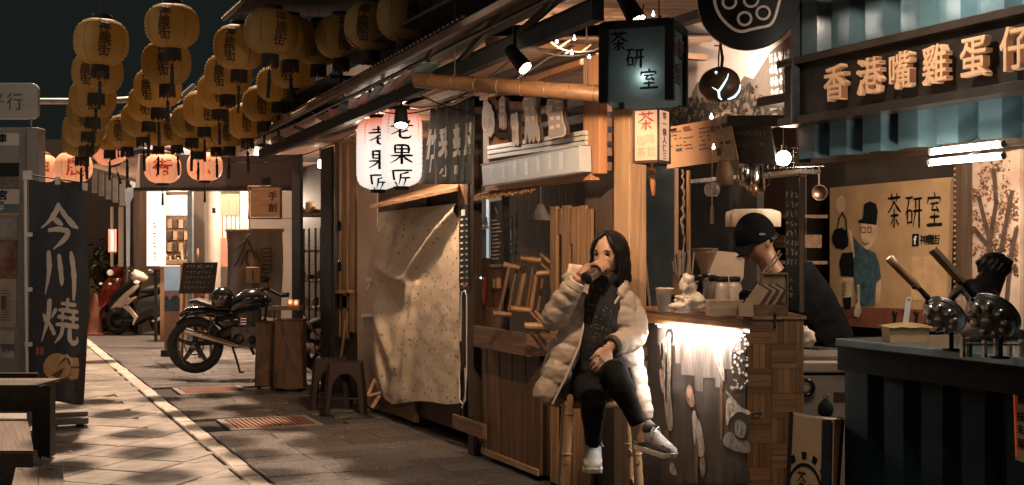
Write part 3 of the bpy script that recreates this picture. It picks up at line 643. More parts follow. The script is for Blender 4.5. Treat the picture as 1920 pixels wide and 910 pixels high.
bot=lambda x,d: (lambda q: V((q.x,q.y,.01)))(at(1440+x/2.935,1000,Dn+d))
# front leaf faces the camera slightly turned; frame rails dark, pale top edge
fa,fb=P(140,512,.12),P(300,545,.06); ga=at(1440+92/2.935,1130,Dn-.05); gb=at(1440+278/2.935,1165,Dn-.11); ga.z=gb.z=.0
n=((fb-fa).cross(ga-fa)).normalized(); 
if n.dot(FW)<0: n=-n
m=MB(); m.prism([fa,fb,gb,ga],n*.018); m.build('front_leaf',TAN,t)
e=(fb-fa).normalized(); dn=(ga-fa).normalized()
for (p,q,wd,mt,nm) in ((fa-e*.008,ga-e*.008,.016,BLK,'frame_rail'),(fb+e*.018,gb+e*.018,.036,BLK,'frame_rail')):
    m=MB(); m.beam(p+n*.01,q+n*.01,wd,.03,n); m.build(nm,mt,t)
b1,b2=P(380,545,.30),P(410,550,.30); c1=V((b1.x,b1.y,0))+FW*.1; 
m=MB(); m.beam(b2+FW*.03,V((b2.x,b2.y,0))+FW*.28+RT*.02,.028,.03); m.build('rear_rail',BLK,t)
m=MB(); m.prism([fb+e*.036+n*.02,b2+FW*.03,V((b2.x,b2.y,0))+FW*.26,gb+e*.036+n*.02],e*.006); m.build('rear_leaf',TAN,t)
m=MB(); m.prism([fa-n*.004-dn*.004,fb+e*.04-dn*.004,b2+FW*.03-dn*.004,fa+n*.10-dn*.004],-UP*.012); m.build('top_edge',PC,t)
cc=fa+(fb-fa)*.5+dn*.20
m=MB(); 
for k in range(22):
    a0=pi*k/22; a1=pi*(k+1)/22; f=lambda a,r: cc+dn*.10+(e*cos(a)*r*.62-dn*sin(a)*r)-n*.003
    m.quad(f(a0,.115),f(a1,.115),f(a1,.102),f(a0,.102))
for k,a in enumerate((.35,.75,1.2,1.65,2.15)):
    f=lambda s,r: cc+dn*.10+(e*cos(a+s)*r*.66-dn*sin(a+s)*r)-n*.003; m.quad(f(-.1,.130),f(.1,.130),f(.1,.158),f(-.1,.158))
m.build('emblem',INK,t)
m=MB(); put(m,'茶',cc+dn*.10-e*.035-n*.003,e,-dn,.04,.085,style='brush'); put(m,'研',cc+dn*.11+e*.01-n*.003,e,-dn,.03,.05,style='brush'); m.build('emblem_lettering',INK,t)
# ================================================================ tea cart with counter, lit poster front and parquet end
CX=3.1; A_=onx(1199,576,CX); B_=onx(1400,589,CX); CZ=1.10
Cp=at(1507,589,5.37); Cp.z=CZ; Bp=V((CX,B_.y,CZ)); Ap=V((CX,A_.y,CZ))
cart=thing('tea_cart','wooden tea cart with a lit photo poster front and a parquet end panel','cart',(3.4,4.9,0))
e2=(Cp-Bp).normalized(); n2=V((e2.y,-e2.x,0)); n2=n2 if n2.dot(FW)<0 else -n2   # outward normal of the parquet end
CTOP=wood('counter_wood',(.30,.15,.065),(.46,.26,.12),'y',coat=.2)
m=MB(); top=[Ap+V((-.02,.02,0)),Bp+V((-.02,0,0))+n2*.012,Cp+n2*.012+e2*.01,Cp+e2*.01+FW*.55,V((3.95,Ap.y+.02,CZ))]
m.prism([p-UP*.012 for p in top],UP*.014); m.build('counter_top',CTOP,cart)
m=MB(); m.mm((CX-.012,Ap.y+.01,CZ-.075),(CX+.03,Bp.y+.04,CZ-.013)); m.build('apron_board',CTOP,cart,bevel=.002)
m=MB(); p=Bp+V((0,.04,0)); m.prism([V((CX-.012,Bp.y+.038,CZ-.08)),Bp+n2*.006-UP*.08,Bp+n2*.006-UP*.013,V((CX-.012,Bp.y+.038,CZ-.013))],V((.02,.01,0))); m.build('apron_board',PALEY,cart)
m=MB(); m.mm((CX,Ap.y,.12),(CX+.05,Bp.y+.005,CZ-.012)); m.build('front_panel',BLK,cart)
# parquet end: small strips laid in basket weave
Wd=(Cp-Bp).length; PQ=wood('parquet_strip',(.20,.095,.04),(.42,.225,.10),'z',rv=.3)
m=MB(); m.prism([Bp-n2*.03,Cp-n2*.03,V((Cp.x,Cp.y,.03))-n2*.03,V((Bp.x,Bp.y,.03))-n2*.03],n2*.02); m.build('end_panel',DKWOOD,cart)
rotp=Matrix((e2,n2*-1,UP)).transposed()
S=Wd/2.3; k4=4
sm=MB(); sm.box((0,0,0),(S/8-.0008,0,0),(0,.006,0),(0,0,S/2-.0008)); sm=sm.mesh('parquet_strip'); sm.materials.append(PQ)
ends=MB(); ends.box((0,0,0),(S/8*.6-.001,0,0),(0,.006,0),(0,0,S/2-.0008)); ends=ends.mesh('parquet_strip'); ends.materials.append(PQ)
rng=random.Random(2); RY=Matrix.Rotation(pi/2,3,'Y')
for r in range(9):
    for c in range(2):
        z=CZ-.012-S*(r+.5); x=S*(c+.5)
        for k in range(4):
            o_=(k+.5)*S/4-S/2; off=rng.uniform(-.0012,.0012)
            if (r+c)%2: inst(sm,'parquet_strip',cart,Bp+e2*(x+o_)+V((0,0,z-CZ))-n2*(.004+off),rotp)
            else: inst(sm,'parquet_strip',cart,Bp+e2*x+V((0,0,z-CZ+o_))-n2*(.004+off),rotp@RY)
    for k in range(2):
        z=CZ-.012-S*(r+.5); inst(sm,'parquet_strip',cart,Bp+e2*(2*S+.3*S*(k+.5)/2)+V((0,0,z-CZ))-n2*(.0045),rotp@Matrix.Diagonal((.58,1,1)))
m=MB(); h=at(1452,591,5.36); m.tube([h+n2*.006+UP*.0,h+n2*.006-UP*.05],.005,8); m.ell(h+n2*.008,.008,8,5); m.ell(h+n2*.008-UP*.05,.008,8,5); m.build('hinge',DARKM,cart)
m=MB(); h=at(1418,775,5.36); m.tube([h+n2*.012-RT*.016,h+n2*.012+RT*.016],.004,8); m.ell(h+n2*.012-RT*.016,.007,8,5); m.ell(h+n2*.012+RT*.016,.007,8,5); m.build('hinge',DARKM,cart)
# poster on the cart front
XP=CX-.006; Z=lambda pts: [(1180+x/2.676,570+y/2.676) for x,y in pts]
post=MB(); a=[V((XP,Ap.y-.005,CZ-.078)),V((XP,Bp.y-.0,CZ-.078)),V((XP,Bp.y,.13)),V((XP,Ap.y-.005,.13))]; post.prism(a,V((.004,0,0)))
po=post.build('poster',M('poster_dark',(.014,.011,.010),.28,col2=(.034,.021,.014),sc=3,coat=.3),cart)
def chaikin(P,n=2):
    for _ in range(n): P=[(lerp(P[i][0],P[(i+1)%len(P)][0],f),lerp(P[i][1],P[(i+1)%len(P)][1],f)) for i in range(len(P)) for f in (.25,.75)]
    return P
PSH=[M('poster_shade_%d'%k,c_,.35,var=.3,sc=40) for k,c_ in enumerate(((.34,.27,.21),(.24,.18,.135),(.17,.12,.085),(.07,.045,.033)))]
prng=random.Random(91)
def inside(P,x,y):
    r=False
    for i in range(len(P)):
        (x0,y0),(x1,y1)=P[i],P[i-1]
        if (y0>y)!=(y1>y) and x<(x1-x0)*(y-y0)/(y1-y0+1e-9)+x0: r=not r
    return r
def pz(mat,pts,off):     # a dim base shape, mottled with many small soft-edged strokes like the grain of a printed photo
    P=chaikin(pts); m=MB(); poly(m,Z(P),XP,off); o=m.build('print',mat,po)
    if mat.name in ('poster_cream','poster_grey','poster_pink'):
        xs=[q[0] for q in P]; ys=[q[1] for q in P]; ms=[MB() for _ in PSH]; n=int(max(14,(max(xs)-min(xs))*(max(ys)-min(ys))/90)); k=0
        for _ in range(n):
            x,y=prng.uniform(min(xs)-3,max(xs)+3),prng.uniform(min(ys)-3,max(ys)+3)
            if not inside(P,x,y): continue
            w_=prng.uniform(.8,2.2); h_=prng.uniform(18,48); sl=prng.uniform(-3,3); k+=1; q=prng.choices((0,1,2,3),(5,5,3,1))[0]
            if not (inside(P,x+sl,y-h_) and inside(P,x-sl,y+h_)): continue
            poly(ms[q],Z([(x-w_+sl,y-h_),(x+w_+sl,y-h_*.8),(x+w_-sl,y+h_),(x-w_-sl,y+h_*.8)]),XP,off+.0002+.00012*(k%9)+.00003*q)
        for q,mt in zip(ms,PSH):
            if q.f: q.build('print_grain',mt,po,kind='stuff')
    return o
PCW=M('poster_cream',(.30,.235,.18),.35,var=.4,sc=26); PPK=M('poster_pink',(.24,.125,.085),.35,var=.3,sc=40); PBR=M('poster_brown',(.11,.055,.032),.35,var=.3,sc=20)
PGR=M('poster_grey',(.15,.125,.10),.3,var=.5,sc=30); PBK=M('poster_black',(.01,.01,.01),.3)
def pz0(mat,pts,off): m=MB(); poly(m,Z(pts),XP,off); return m.build('print',mat,po)
pz0(M('poster_street_glow',(.05,.038,.03),.3,col2=(.19,.145,.115),sc=7,st=(1,3,.35)),[(140,78),(605,104),(605,150),(560,148),(560,240),(515,240),(515,330),(470,328),(470,420),(432,418),(432,372),(372,370),(372,440),(330,438),(330,360),(262,356),(262,300),(232,298),(232,210),(140,205)],.0012)  # paler street print, part of the LED glow put into its colour
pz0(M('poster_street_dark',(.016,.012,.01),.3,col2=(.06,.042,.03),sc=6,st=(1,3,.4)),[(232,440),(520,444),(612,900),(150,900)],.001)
pz(PBK,[(182,150),(205,112),(222,135),(222,190),(208,205),(192,190)],.003)
pz(PCW,[(155,190),(190,165),(213,158),(214,320),(207,430),(222,560),(220,645),(190,625),(178,470),(172,330),(158,240)],.004)
pz(M('poster_skin',(.40,.22,.14),.35),[(193,150),(206,140),(214,152),(212,178),(202,186),(194,172)],.0045)
pz(M('poster_skin',(.40,.22,.14)),[(296,428),(312,420),(322,440),(318,470),(304,476),(297,455)],.0062)
pz(PBK,[(186,240),(194,236),(196,420),(190,520),(184,420)],.0062)
pz(PBK,[(162,200),(174,192),(176,260),(166,300)],.006); pz(PPK,[(152,330),(172,320),(180,440),(168,450)],.006)
pz(PBR,[(184,627),(204,634),(202,740),(190,800),(182,720)],.004); pz(PCW,[(208,800),(225,792),(248,850),(236,862),(210,850)],.006)
pz(PPK,[(288,440),(296,410),(308,403),(322,425),(330,470),(332,515),(310,520),(292,485)],.004)
pz(PCW,[(318,540),(336,530),(358,585),(376,660),(386,762),(345,772),(325,668)],.004); pz(PBK,[(332,520),(342,530),(356,580),(350,586)],.006)
pz(PBR,[(335,668),(350,668),(352,905),(332,905)],.006); pz(PGR,[(352,772),(384,765),(388,850),(366,880)],.004)
pz(PCW,[(404,165),(452,165),(470,250),(487,392),(470,380),(440,290)],.004); pz(PBR,[(456,390),(472,392),(474,690),(458,690)],.004)
pz(PCW,[(488,445),(560,520),(610,535),(612,560),(520,545),(490,640)],.004); pz(PGR,[(480,650),(520,640),(612,690),(614,760),(470,718)],.004)
pz(PBK,[(520,540),(606,545),(606,690),(525,672)],.006); pz(PGR,[(540,570),(600,600),(590,680),(530,660)],.0075)
m=MB(); rng=random.Random(8)
for k in range(60):
    x,y=rng.uniform(515,600),rng.uniform(140,430); s=rng.uniform(4,9); poly(m,Z([(x-s,y),(x,y-s*1.4),(x+s,y),(x,y+s*1.4)]),XP,.004+.0002*(k%8))
m.build('print',PCW,po,kind='stuff')
m=MB()
strokeq(m,Z([(490,440),(575,530)]),.01,XP,.005); m.build('print',PGR,po,kind='stuff')
for k,c in enumerate('茶坊圓'):
    A=onx(*Z([(76,188+70*k)])[0],XP); m=MB(); put(m,c,A+V((-.004,0,0)),FR,UP,.038,.046,bold=.03); m.build('lettering',PCW,po)
LED=glow('led_white',(1,.96,.92),26)
q0,q1=onx(1236,604,CX-.022),onx(1392,618,CX-.022)
m=MB(); m.beam(V((CX-.024,q0.y,CZ-.082)),V((CX-.024,q1.y,CZ-.082)),.012,.008); m.build('led_strip',LED,cart)
m=MB(); m.beam(V((CX-.018,q0.y+.02,CZ-.0745)),V((CX-.018,q1.y-.02,CZ-.0745)),.034,.006); m.build('led_channel',WHITE,cart)
lamp('cart_led_light','AREA',(CX-.075,(q0.y+q1.y)/2,CZ-.07),13,(1,.95,.92),aim=(CX+.02,(q0.y+q1.y)/2,.70),size=(.62,.03))
# ---- things on the counter
def onc(u,v): return onz(u,v,CZ)
def cup(): pass
c=at(1246,573,5.75); c.z=CZ+.002
t=thing('paper_cup','white paper cup at the left end of the tea cart counter','cup',c); m=MB(); h=.108; m.lathe([(.001,.004),(.030,.0),(.042,h-.004),(.0445,h),(.0425,h+.003),(.0405,h-.003),(.03,.012)],24,c); m.build('cup_wall',M('paper_white',(.66,.56,.46),.6,var=.04),t)
a0=-RT*.036-FW*.02; m=MB(); m.box(c+RT*.036-FW*.024+UP*.06,(RT*.8+FW*.6)*.008,(FW*.8-RT*.6)*.002,UP*.018); m.build('cup_mark',INK,t)
t=thing('straw_box','dark wooden box full of paper straws behind the white cup','box',at(1275,560,5.95)); c=at(1280,560,5.95); c.z=CZ
m=MB(); 
for s,(w_,d_) in ((1,(.046,.003)),(-1,(.046,.003))): m.box(c+FW*.045*s+UP*.085,RT*.046,FW*.003,UP*.085)
for s in (1,-1): m.box(c+RT*.046*s+UP*.085,RT*.003,FW*.0475,UP*.085)
m.build('box_wall',WOOD,t)
rng=random.Random(4); sw=[M('straw_white',(.68,.56,.44),.5),M('straw_black',(.03,.03,.03),.5)]
for k in range(24):
    p=c+RT*rng.uniform(-.038,.038)+FW*rng.uniform(-.038,.038); L=rng.uniform(.235,.29); d=(RT*rng.uniform(-.14,.14)+FW*rng.uniform(-.1,.1)+UP).normalized()
    m=MB(); m.tube([p+UP*.02,p+d*L],.0045,7); m.build('straw',sw[1 if k%6==5 else 0],t)
t=thing('plastic_bag','crumpled clear plastic bag standing beside the white cup','bag',onc(1295,576))
c=at(1295,560,5.65); c.z=CZ+.045
mb=crumple(c,(.085,.05,.047),9,26,16,.55); cc=crumple(at(1290,535,5.65)-UP*.0,(.038,.03,.05),2,18,12,.5)
k=len(mb.v); mb.v+=cc.v; mb.f+=[tuple(i+k for i in f) for f in cc.f]; mb.s+=cc.s
for p in mb.v: p.z=max(p.z,CZ+.003)
fuse(mb,.006,'bag_film',BAG,t,1)
JG=glass('jar_glass',(.80,.72,.62),.08,.45)
for k,(u,dd,lab,fill) in enumerate(((1340,5.95,'leftmost of the three black capped glass jars',0),(1355,5.85,'middle black capped jar holding dark tea',1),(1378,5.85,'rightmost of the three black capped glass jars',2))):
    c=at(u,545,dd); c.z=CZ; t=thing('glass_jar',lab,'jar',c,0,'black capped jars on the tea cart')
    m=MB(); m.lathe([(.001,.002),(.034,.0),(.036,.02),(.036,.10),(.030,.125),(.024,.132),(.024,.14)],20,c); m.build('jar_glass',JG,t)
    m=MB(); m.lathe([(.001,.138),(.027,.138),(.027,.163),(.001,.165)],18,c); m.build('lid',BLK,t)
    m=MB(); m.lathe([(.001,.006),(.032,.006),(.032,.09 if fill==1 else .105),(.001,.092 if fill==1 else .107)],18,c); m.build('contents',M('tea_leaves',(.06,.03,.02),.9) if fill==1 else M('pale_tea',(.26,.19,.13),.8,var=.2,sc=60),t)
# coffee grinder
t=thing('coffee_grinder','black coffee grinder with a round dial and smoked hopper','grinder',at(1320,560,6.1)); c=at(1322,560,6.1); c.z=CZ
m=MB(); m.lathe([(.001,0),(.055,0),(.055,.012),(.03,.02),(.03,.07),(.055,.09),(.06,.12),(.055,.155),(.03,.17),(.001,.172)],20,c); m.tube([c+UP*.12-RT*.06,c+UP*.12+RT*.05],[.045,.048],16); m.build('motor_body',BLKG,t)
d=c+RT*.012-FW*.062+UP*.12; m=MB(); m.lathe([(.036,0),(.036,.01),(.03,.014),(.03,.006)],24,d,-FW); m.build('dial_ring',STEEL,t)
m=MB(); m.lathe([(.001,.004),(.029,.004)],24,d,-FW); m.beam(d-FW*.006,d-FW*.006+UP*.022,.003,.003,FW); m.beam(d-FW*.006,d-FW*.006+RT*.015-UP*.01,.003,.003,FW); m.build('dial_face',PW if False else GREYP,t)
m=MB(); m.lathe([(.022,.17),(.024,.19),(.055,.265),(.062,.29),(.060,.29),(.05,.265),(.02,.19)],20,c); m.build('hopper',glass('smoked_hopper',(.45,.28,.17),.1,.55),t)
m=MB(); m.lathe([(.064,.288),(.064,.298),(.001,.30)],20,c); m.build('hopper_lid',WOODX,t)
m=MB(); m.tube([c+UP*.02-FW*.08-RT*.01,c+UP*.10-FW*.07],[.026,.02],14); m.build('cup',glass('grinder_cup',(.7,.65,.6),.1,.4),t)
# clear tub
t=thing('clear_container','clear plastic container in front of the jars','container',onc(1360,585)); c=at(1358,575,5.45); c.z=CZ+.002
CLR=glass('clear_plastic',(.75,.58,.42),.15,.42)
m=MB()
for s in (1,-1): m.box(c+FW*.05*s+UP*.032,RT*.072,FW*.0012,UP*.031); m.box(c+RT*.072*s+UP*.032,RT*.0012,FW*.051,UP*.031)
m.box(c+UP*.003,RT*.071,FW*.049,UP*.002); m.build('tub_wall',CLR,t)
m=MB(); m.box(c+UP*.018,RT*.069,FW*.047,UP*.013); m.build('contents',M('crackers',(.45,.27,.14),.8,sc=60,var=.4),t)
m=MB(); m.box(c+UP*.065,RT*.076,FW*.055,UP*.003); m.build('lid',CLR,t)
# wooden tray box with kraft bags and a folded card
t=thing('tea_box','open wooden box with its lid raised behind kraft tea bags','box',onc(1440,585)); c=at(1432,580,5.42); c.z=CZ+.002
m=MB()
for s in (1,-1): m.box(c+FW*.06*s+UP*.025,RT*.09,FW*.004,UP*.025); m.box(c+RT*.09*s+UP*.025,RT*.004,FW*.064,UP*.025)
m.box(c+UP*.004,RT*.088,FW*.058,UP*.003); m.build('tray',WOODX,t)
lc=c+RT*.062+FW*.068+UP*.11
m=MB()
for s in (1,-1): m.box(lc+UP*.073*s,RT*.062,FW*.014,UP*.004); m.box(lc+RT*.058*s,RT*.004,FW*.0138,UP*.076)
m.build('lid_frame',PALE,t); m=MB(); m.box(lc+FW*.012,RT*.056,FW*.002,UP*.071); m.build('lid_back',PALE,t)
KR=M('kraft_paper',(.50,.33,.19),.7,var=.1,sc=12,bump=.2,bsc=20); KRD=M('kraft_dark',(.10,.06,.04),.7)
for k in range(6):
    p=c+RT*(-.04+.018*k)-FW*(.02-.006*k)+UP*.075; tl=(RT*.55+UP*.85).normalized(); sd=(RT*.75-FW*.45-UP*.48).normalized()
    tt=thing('tea_bag','%s kraft tea bag leaning in the wooden box'%('frontmost pale','second','third','fourth','fifth','rearmost')[k],'tea bag',p-UP*.07,0,'kraft bags in the tea box')
    nn=tl.cross(sd).normalized(); m=MB(); m.hexa([p-tl*.055-sd*.032-nn*.006,p-tl*.055+sd*.032-nn*.006,p-tl*.055+sd*.032+nn*.006,p-tl*.055-sd*.032+nn*.006,p+tl*.06-sd*.03-nn*.001,p+tl*.06+sd*.03-nn*.001,p+tl*.06+sd*.03+nn*.001,p+tl*.06-sd*.03+nn*.001])
    m.build('bag_body',KR if k==0 else (KRD if k%2 else KR),tt,bevel=.003)
t=thing('price_card','small folded tan card standing in front of the wooden box','card',onc(1398,590)); c=at(1397,590,5.36); c.z=CZ+.002
m=MB(); m.box(c-FW*.02+UP*.028,RT*.032,FW*.0015,UP*.028+FW*.012); m.box(c+FW*.012+UP*.028,RT*.032,FW*.0015,UP*.028-FW*.012); m.build('card_leaf',KR,t)
t=thing('black_ladle','dark round scoop resting between container and box','scoop',onc(1405,575)); c=at(1398,562,5.5)
m=MB(); m.lathe([(.001,0),(.02,.004),(.034,.018),(.036,.03),(.033,.028),(.018,.008)],18,c,-FW*.8+UP*.5); m.build('scoop_bowl',BLKG,t); m=MB(); m.tube([c+RT*.03,c+RT*.11+UP*.025],.005,7); m.build('handle',DARKM,t)
t=thing('tongs','pair of long wooden tongs leaning to the right behind the box','tongs',onc(1420,580))
for k in (0,1):
    m=MB(); a=at(1415+8*k,548,5.6); b=at(1462+3*k,470+6*k,5.75); m.beam(a,a+(at(1428+8*k,515,5.62)-a),.008,.004,FW); m.beam(at(1428+8*k,515,5.62),b,.009,.004,FW); m.build('tong_arm',PALE,t)
t=thing('towel_board','pale cutting board standing behind the jars','cutting board',at(1360,550,6.35))
m=MB(); P=[at(1328,535,6.35),at(1325,480,6.35),at(1338,470,6.35),at(1380,474,6.35),at(1396,486,6.35),at(1394,520,6.35),at(1384,538,6.35)]; m.prism(P[::-1],FW*.015); m.build('board_body',M('pale_board',(.52,.38,.26),.6,var=.08),t)
# ---- cart superstructure: posts, back wall, shelf, hanging gear
sup=thing('cart_frame','dark timber frame over the tea cart with posts and rear shelf','stall frame',(4.0,5.0,0))
def post(u,x,w_,z0,z1,mat,name='post',par=None): p=onx(u,465,x); m=MB(); m.mm((x-w_/2,p.y-w_/2,z0),(x+w_/2,p.y+w_/2,z1)); return m.build(name,mat,par)
m=MB(); m.mm((4.75,6.32,0),(4.8,8.6,2.6)); m.build('rear_wall',M('rear_brown',(.07,.035,.022),.7,var=.4,sc=3),sup)
for z,nm in ((1.58,'shelf'),(1.30,'shelf')):
    m=MB(); m.mm((4.45,6.05,z),(4.75,8.2,z+.02)); m.build(nm,WOODY,sup)
m=MB(); m.mm((4.52,6.1,1.40),(4.745,8.2,1.48)); m.build('cross_board',WOODY,sup)
# pegboard edge under the menu boards
m=MB(); a=onx(1290,312,3.6); b=onx(1500,312,3.6); m.mm((3.6,a.y,1.755),(3.72,b.y,1.775)); m.build('perforated_rail',M('perforated_metal',(.50,.44,.38),.4,sc=90,var=.6),sup)
t=thing('drum_lampshade','pale round drum lampshade behind the man in the cap','lampshade',at(1412,430,6.6)); c=at(1412,408,6.6)
m=MB(); m.lathe([(.001,.045),(.10,.044),(.143,.03),(.147,.02),(.147,-.05),(.143,-.052),(.001,-.05)],28,c); m.build('drum',M('cream_shade',(.62,.50,.38),.6,var=.06),t)
t=thing('bamboo_post','straight pale bamboo strip standing at the left of the cart opening','bamboo pole',onx(1292,575,3.3)); m=MB(); a=onx(1291,500,3.3); b=onx(1291,320,3.3); m.tube([V((3.3,a.y,CZ)),b],.011,8)
for k in range(5): m.torus(lerp(a,b,.1+.2*k),.0115,.002,UP,10,4)
m.build('pole',BAMB,t)
t=thing('vine_garland','knotted twine garland hanging beside the bamboo strip','garland',onx(1281,560,3.28)); a=onx(1281,318,3.28); m=MB(); rng=random.Random(21); P=[]
z=a.z
while z>CZ+.02: P.append(V((3.28+rng.uniform(-.008,.008),a.y+rng.uniform(-.008,.008),z))); z-=.018
m.tube(P,[rng.uniform(.003,.009) for _ in P],6); m.build('twine',M('twine_grey',(.36,.27,.19),.9,var=.4,sc=40),t)
# chalkboards, menus
CHK=M('chalkboard',(.035,.036,.033),.6,var=.4,sc=5); CHW=M('chalk_white',(.50,.46,.40),.9,var=.2)
def scribble(mb,u0,v0,u1,v1,x,rows,cols,rng,off=.003,wd=.004,du=0.,asp=.75):   # illegible handwriting as short strokes
    for r in range(rows):
        for c in range(cols):
            cu=lerp(u0,u1,(c+.5)/cols)+du*(r/rows); cv=lerp(v0,v1,(r+.5)/rows)-(cu-u0)*.0; w_=(u1-u0)/cols*asp/2; h_=abs(v1-v0)/rows*asp/2
            for k in range(3):
                a=(cu+rng.uniform(-w_,w_),cv+rng.uniform(-h_,h_)); b=(cu+rng.uniform(-w_,w_),cv+rng.uniform(-h_,h_)); strokeq(mb,[a,b],wd,x,off)
t=thing('chalkboard','tall narrow chalkboard with white handwriting at the right end of the cart','chalkboard',onx(1488,585,3.33))
a=[onx(1472,337,3.33),onx(1505,332,3.33),onx(1505,586,3.33),onx(1474,580,3.33)]; m=MB(); m.prism(a[::-1],V((.012,0,0))); m.build('board_face',CHK,t)
rng=random.Random(31); m=MB(); scribble(m,1474,356,1499,500,3.33,8,3,rng); scribble(m,1476,520,1490,560,3.33,3,1,rng); m.build('chalk_writing',CHW,t,kind='stuff')
m=MB(); m.beam(onx(1503,333,3.325),onx(1503,586,3.325),.014,.02,RT); m.build('edge_strip',WOOD,t)
def board4(name,lab,cat,pts,x,mat,th=.006,pn='panel'):
    t=thing(name,lab,cat,onx(*pts[2],x)); a=[onx(*p,x) for p in pts]; m=MB(); m.prism(a[::-1],V((th,0,0))); m.build(pn,mat,t); return t
W8=lambda pts: [(1150+x/3.64,180+y/3.64) for x,y in pts]
t=board4('menu_board','tan printed menu board with small dark lines hanging under the coconut','menu',W8([(385,212),(790,140),(848,432),(365,498)]),3.32,M('menu_tan',(.56,.33,.19),.55,var=.12,sc=4))
rng=random.Random(5)
def lines(mb,x0,y0,w_,h_,rows,sl,x,wd=.004,brk=.3,f=W8):
    for r in range(rows):
        xx=x0
        while xx<x0+w_-4:
            L=rng.uniform(8,22); L=min(L,x0+w_-xx)
            if rng.random()>brk: strokeq(mb,f([(xx,y0+h_*r/rows+sl*(xx-x0)),(xx+L,y0+h_*r/rows+sl*(xx+L-x0))]),wd,x,.003)
            xx+=L+6
m=MB(); lines(m,400,250,70,120,5,-.16,3.32,.006); lines(m,485,240,60,150,6,-.16,3.32,.006); lines(m,590,225,70,170,6,-.16,3.32,.006); m.build('small_print',M('print_brown',(.12,.06,.04),.7),t,kind='stuff')
PAT=[(392,226,42,18,PBK),(477,212,48,22,M('print_red',(.28,.06,.04),.6)),(430,362,42,20,PT)]
for x,y,w_,h_,mt in PAT: m=MB(); poly(m,W8([(x,y),(x+w_,y-w_*.16),(x+w_,y-w_*.16+h_),(x,y+h_)]),3.32,.003); m.build('print',mt,t)
a=W8([(690,158),(790,140),(848,432),(735,450)]); m=MB(); poly(m,a,3.32,.0035); m.build('print',PCW,t,label='cream strip of the menu with boxed columns')
for x,y,w_,h_ in ((668,205,24,45),(706,208,26,22),(745,190,38,30),(735,315,22,18),(770,308,34,22),(712,360,30,50)):
    m=MB(); poly(m,W8([(x,y),(x+w_,y-w_*.16),(x+w_+3,y-w_*.16+h_),(x+3,y+h_)]),3.32,.005); m.build('print',PBK,t)
m=MB(); lines(m,716,240,20,70,5,-.16,3.32,.005,0); lines(m,752,228,36,75,6,-.16,3.32,.005,0); lines(m,745,345,20,90,5,-.16,3.32,.005,0); lines(m,782,340,38,85,5,-.16,3.32,.005,0); m.build('small_print',PBK,t,kind='stuff')
t=board4('chalkboard','square black chalkboard tilted beside the tan menu board','chalkboard',W8([(790,150),(1062,190),(1115,472),(862,458)]),3.36,CHK,.01,'board_face')
m=MB(); rng=random.Random(6); 
for r in range(2): scribble(m,*W8([(815,225+75*r)])[0],*W8([(1045,285+75*r)])[0],3.36,1,10,rng,.003,.004)
m.build('chalk_writing',M('chalk_dim',(.22,.21,.18),.9),t,kind='stuff')
m=MB(); m.beam(onx(1372,227,3.34),onx(1497,227,3.34),.055,.05); tag(m.build('black_beam',BLK),'short black beam above the square chalkboard','beam')
m=MB(); m.beam(onx(1491,230,3.0),onx(1491,10,3.0),.03,.03,RT); o=m.build('dark_post',DARKM); tag(o,'slim dark post between the scenic banner and the teal wall','post')
# scenic banner behind
XS=3.75; S7=lambda pts: [(1100+x/3.64,y/3.64) for x,y in pts]
sb=thing('scenic_banner','large banner of a pale sky over dark mountains and trees behind the round black sign','banner',onx(1400,240,XS))
a=[onx(u,v,XS) for u,v in S7([(560,150),(1430,-60),(1430,860),(560,900)])]; m=MB(); m.prism(a[::-1],V((.004,0,0))); m.build('cloth',M('banner_sky',(.60,.50,.43),.7,var=.1,sc=2),sb)
def ps7(mat,pts,off,nm='print'): m=MB(); poly(m,S7(pts),XS,off); return m.build(nm,mat,sb)
MTN=M('print_mountain',(.11,.08,.06),.7,col2=(.20,.15,.115),sc=6); TREE=M('print_tree',(.03,.025,.02),.7,col2=(.22,.15,.10),sc=26,lo=.45,hi=.6)
ps7(MTN,[(720,640),(760,560),(860,600),(1000,640),(1080,520),(1140,540),(1180,480),(1260,350),(1340,290),(1429,210),(1429,800),(720,800)],.003)
ps7(TREE,[(562,700),(600,690),(640,720),(680,680),(720,660),(800,700),(900,690),(960,660),(1060,600),(1120,560),(1160,640),(1429,700),(1429,858),(562,895)],.0045)
m=MB(); rng=random.Random(12)
for k in range(160):
    x=rng.uniform(565,1200); y=rng.uniform(590 if x>900 else 670,860); s=rng.uniform(6,16); poly(m,S7([(x-s,y+s*.4),(x,y-s*1.3),(x+s,y+s*.4),(x,y+s)]),XS,.006+.0002*(k%10))
m.build('foliage_print',M('print_leafdark',(.02,.018,.014),.7),sb,kind='stuff')
m=MB(); rng=random.Random(13)
for r,(x0,n_) in enumerate(((1255,5),(1258,5),(1260,5),(1262,5),(1320,3))):
    for c in range(n_):
        x=x0+c*30; y=430+r*83-(x-1255)*.28; x1,y1=x+20,y-62
        for k in range(6): strokeq(m,S7([(rng.uniform(x,x1),rng.uniform(y1,y)),(rng.uniform(x,x1),rng.uniform(y1,y))]),.012,XS,.004)
m.build('printed_characters',PW,sb,kind='stuff')
for q in ([(1258,742),(1310,728),(1310,745),(1258,758)],[(1380,700),(1425,690),(1422,770),(1395,785),(1378,745)],[(1240,800),(1300,770),(1340,850),(1270,880)],[(870,790),(1030,735),(1032,760),(870,812)]): ps7(PCW,q,.006)
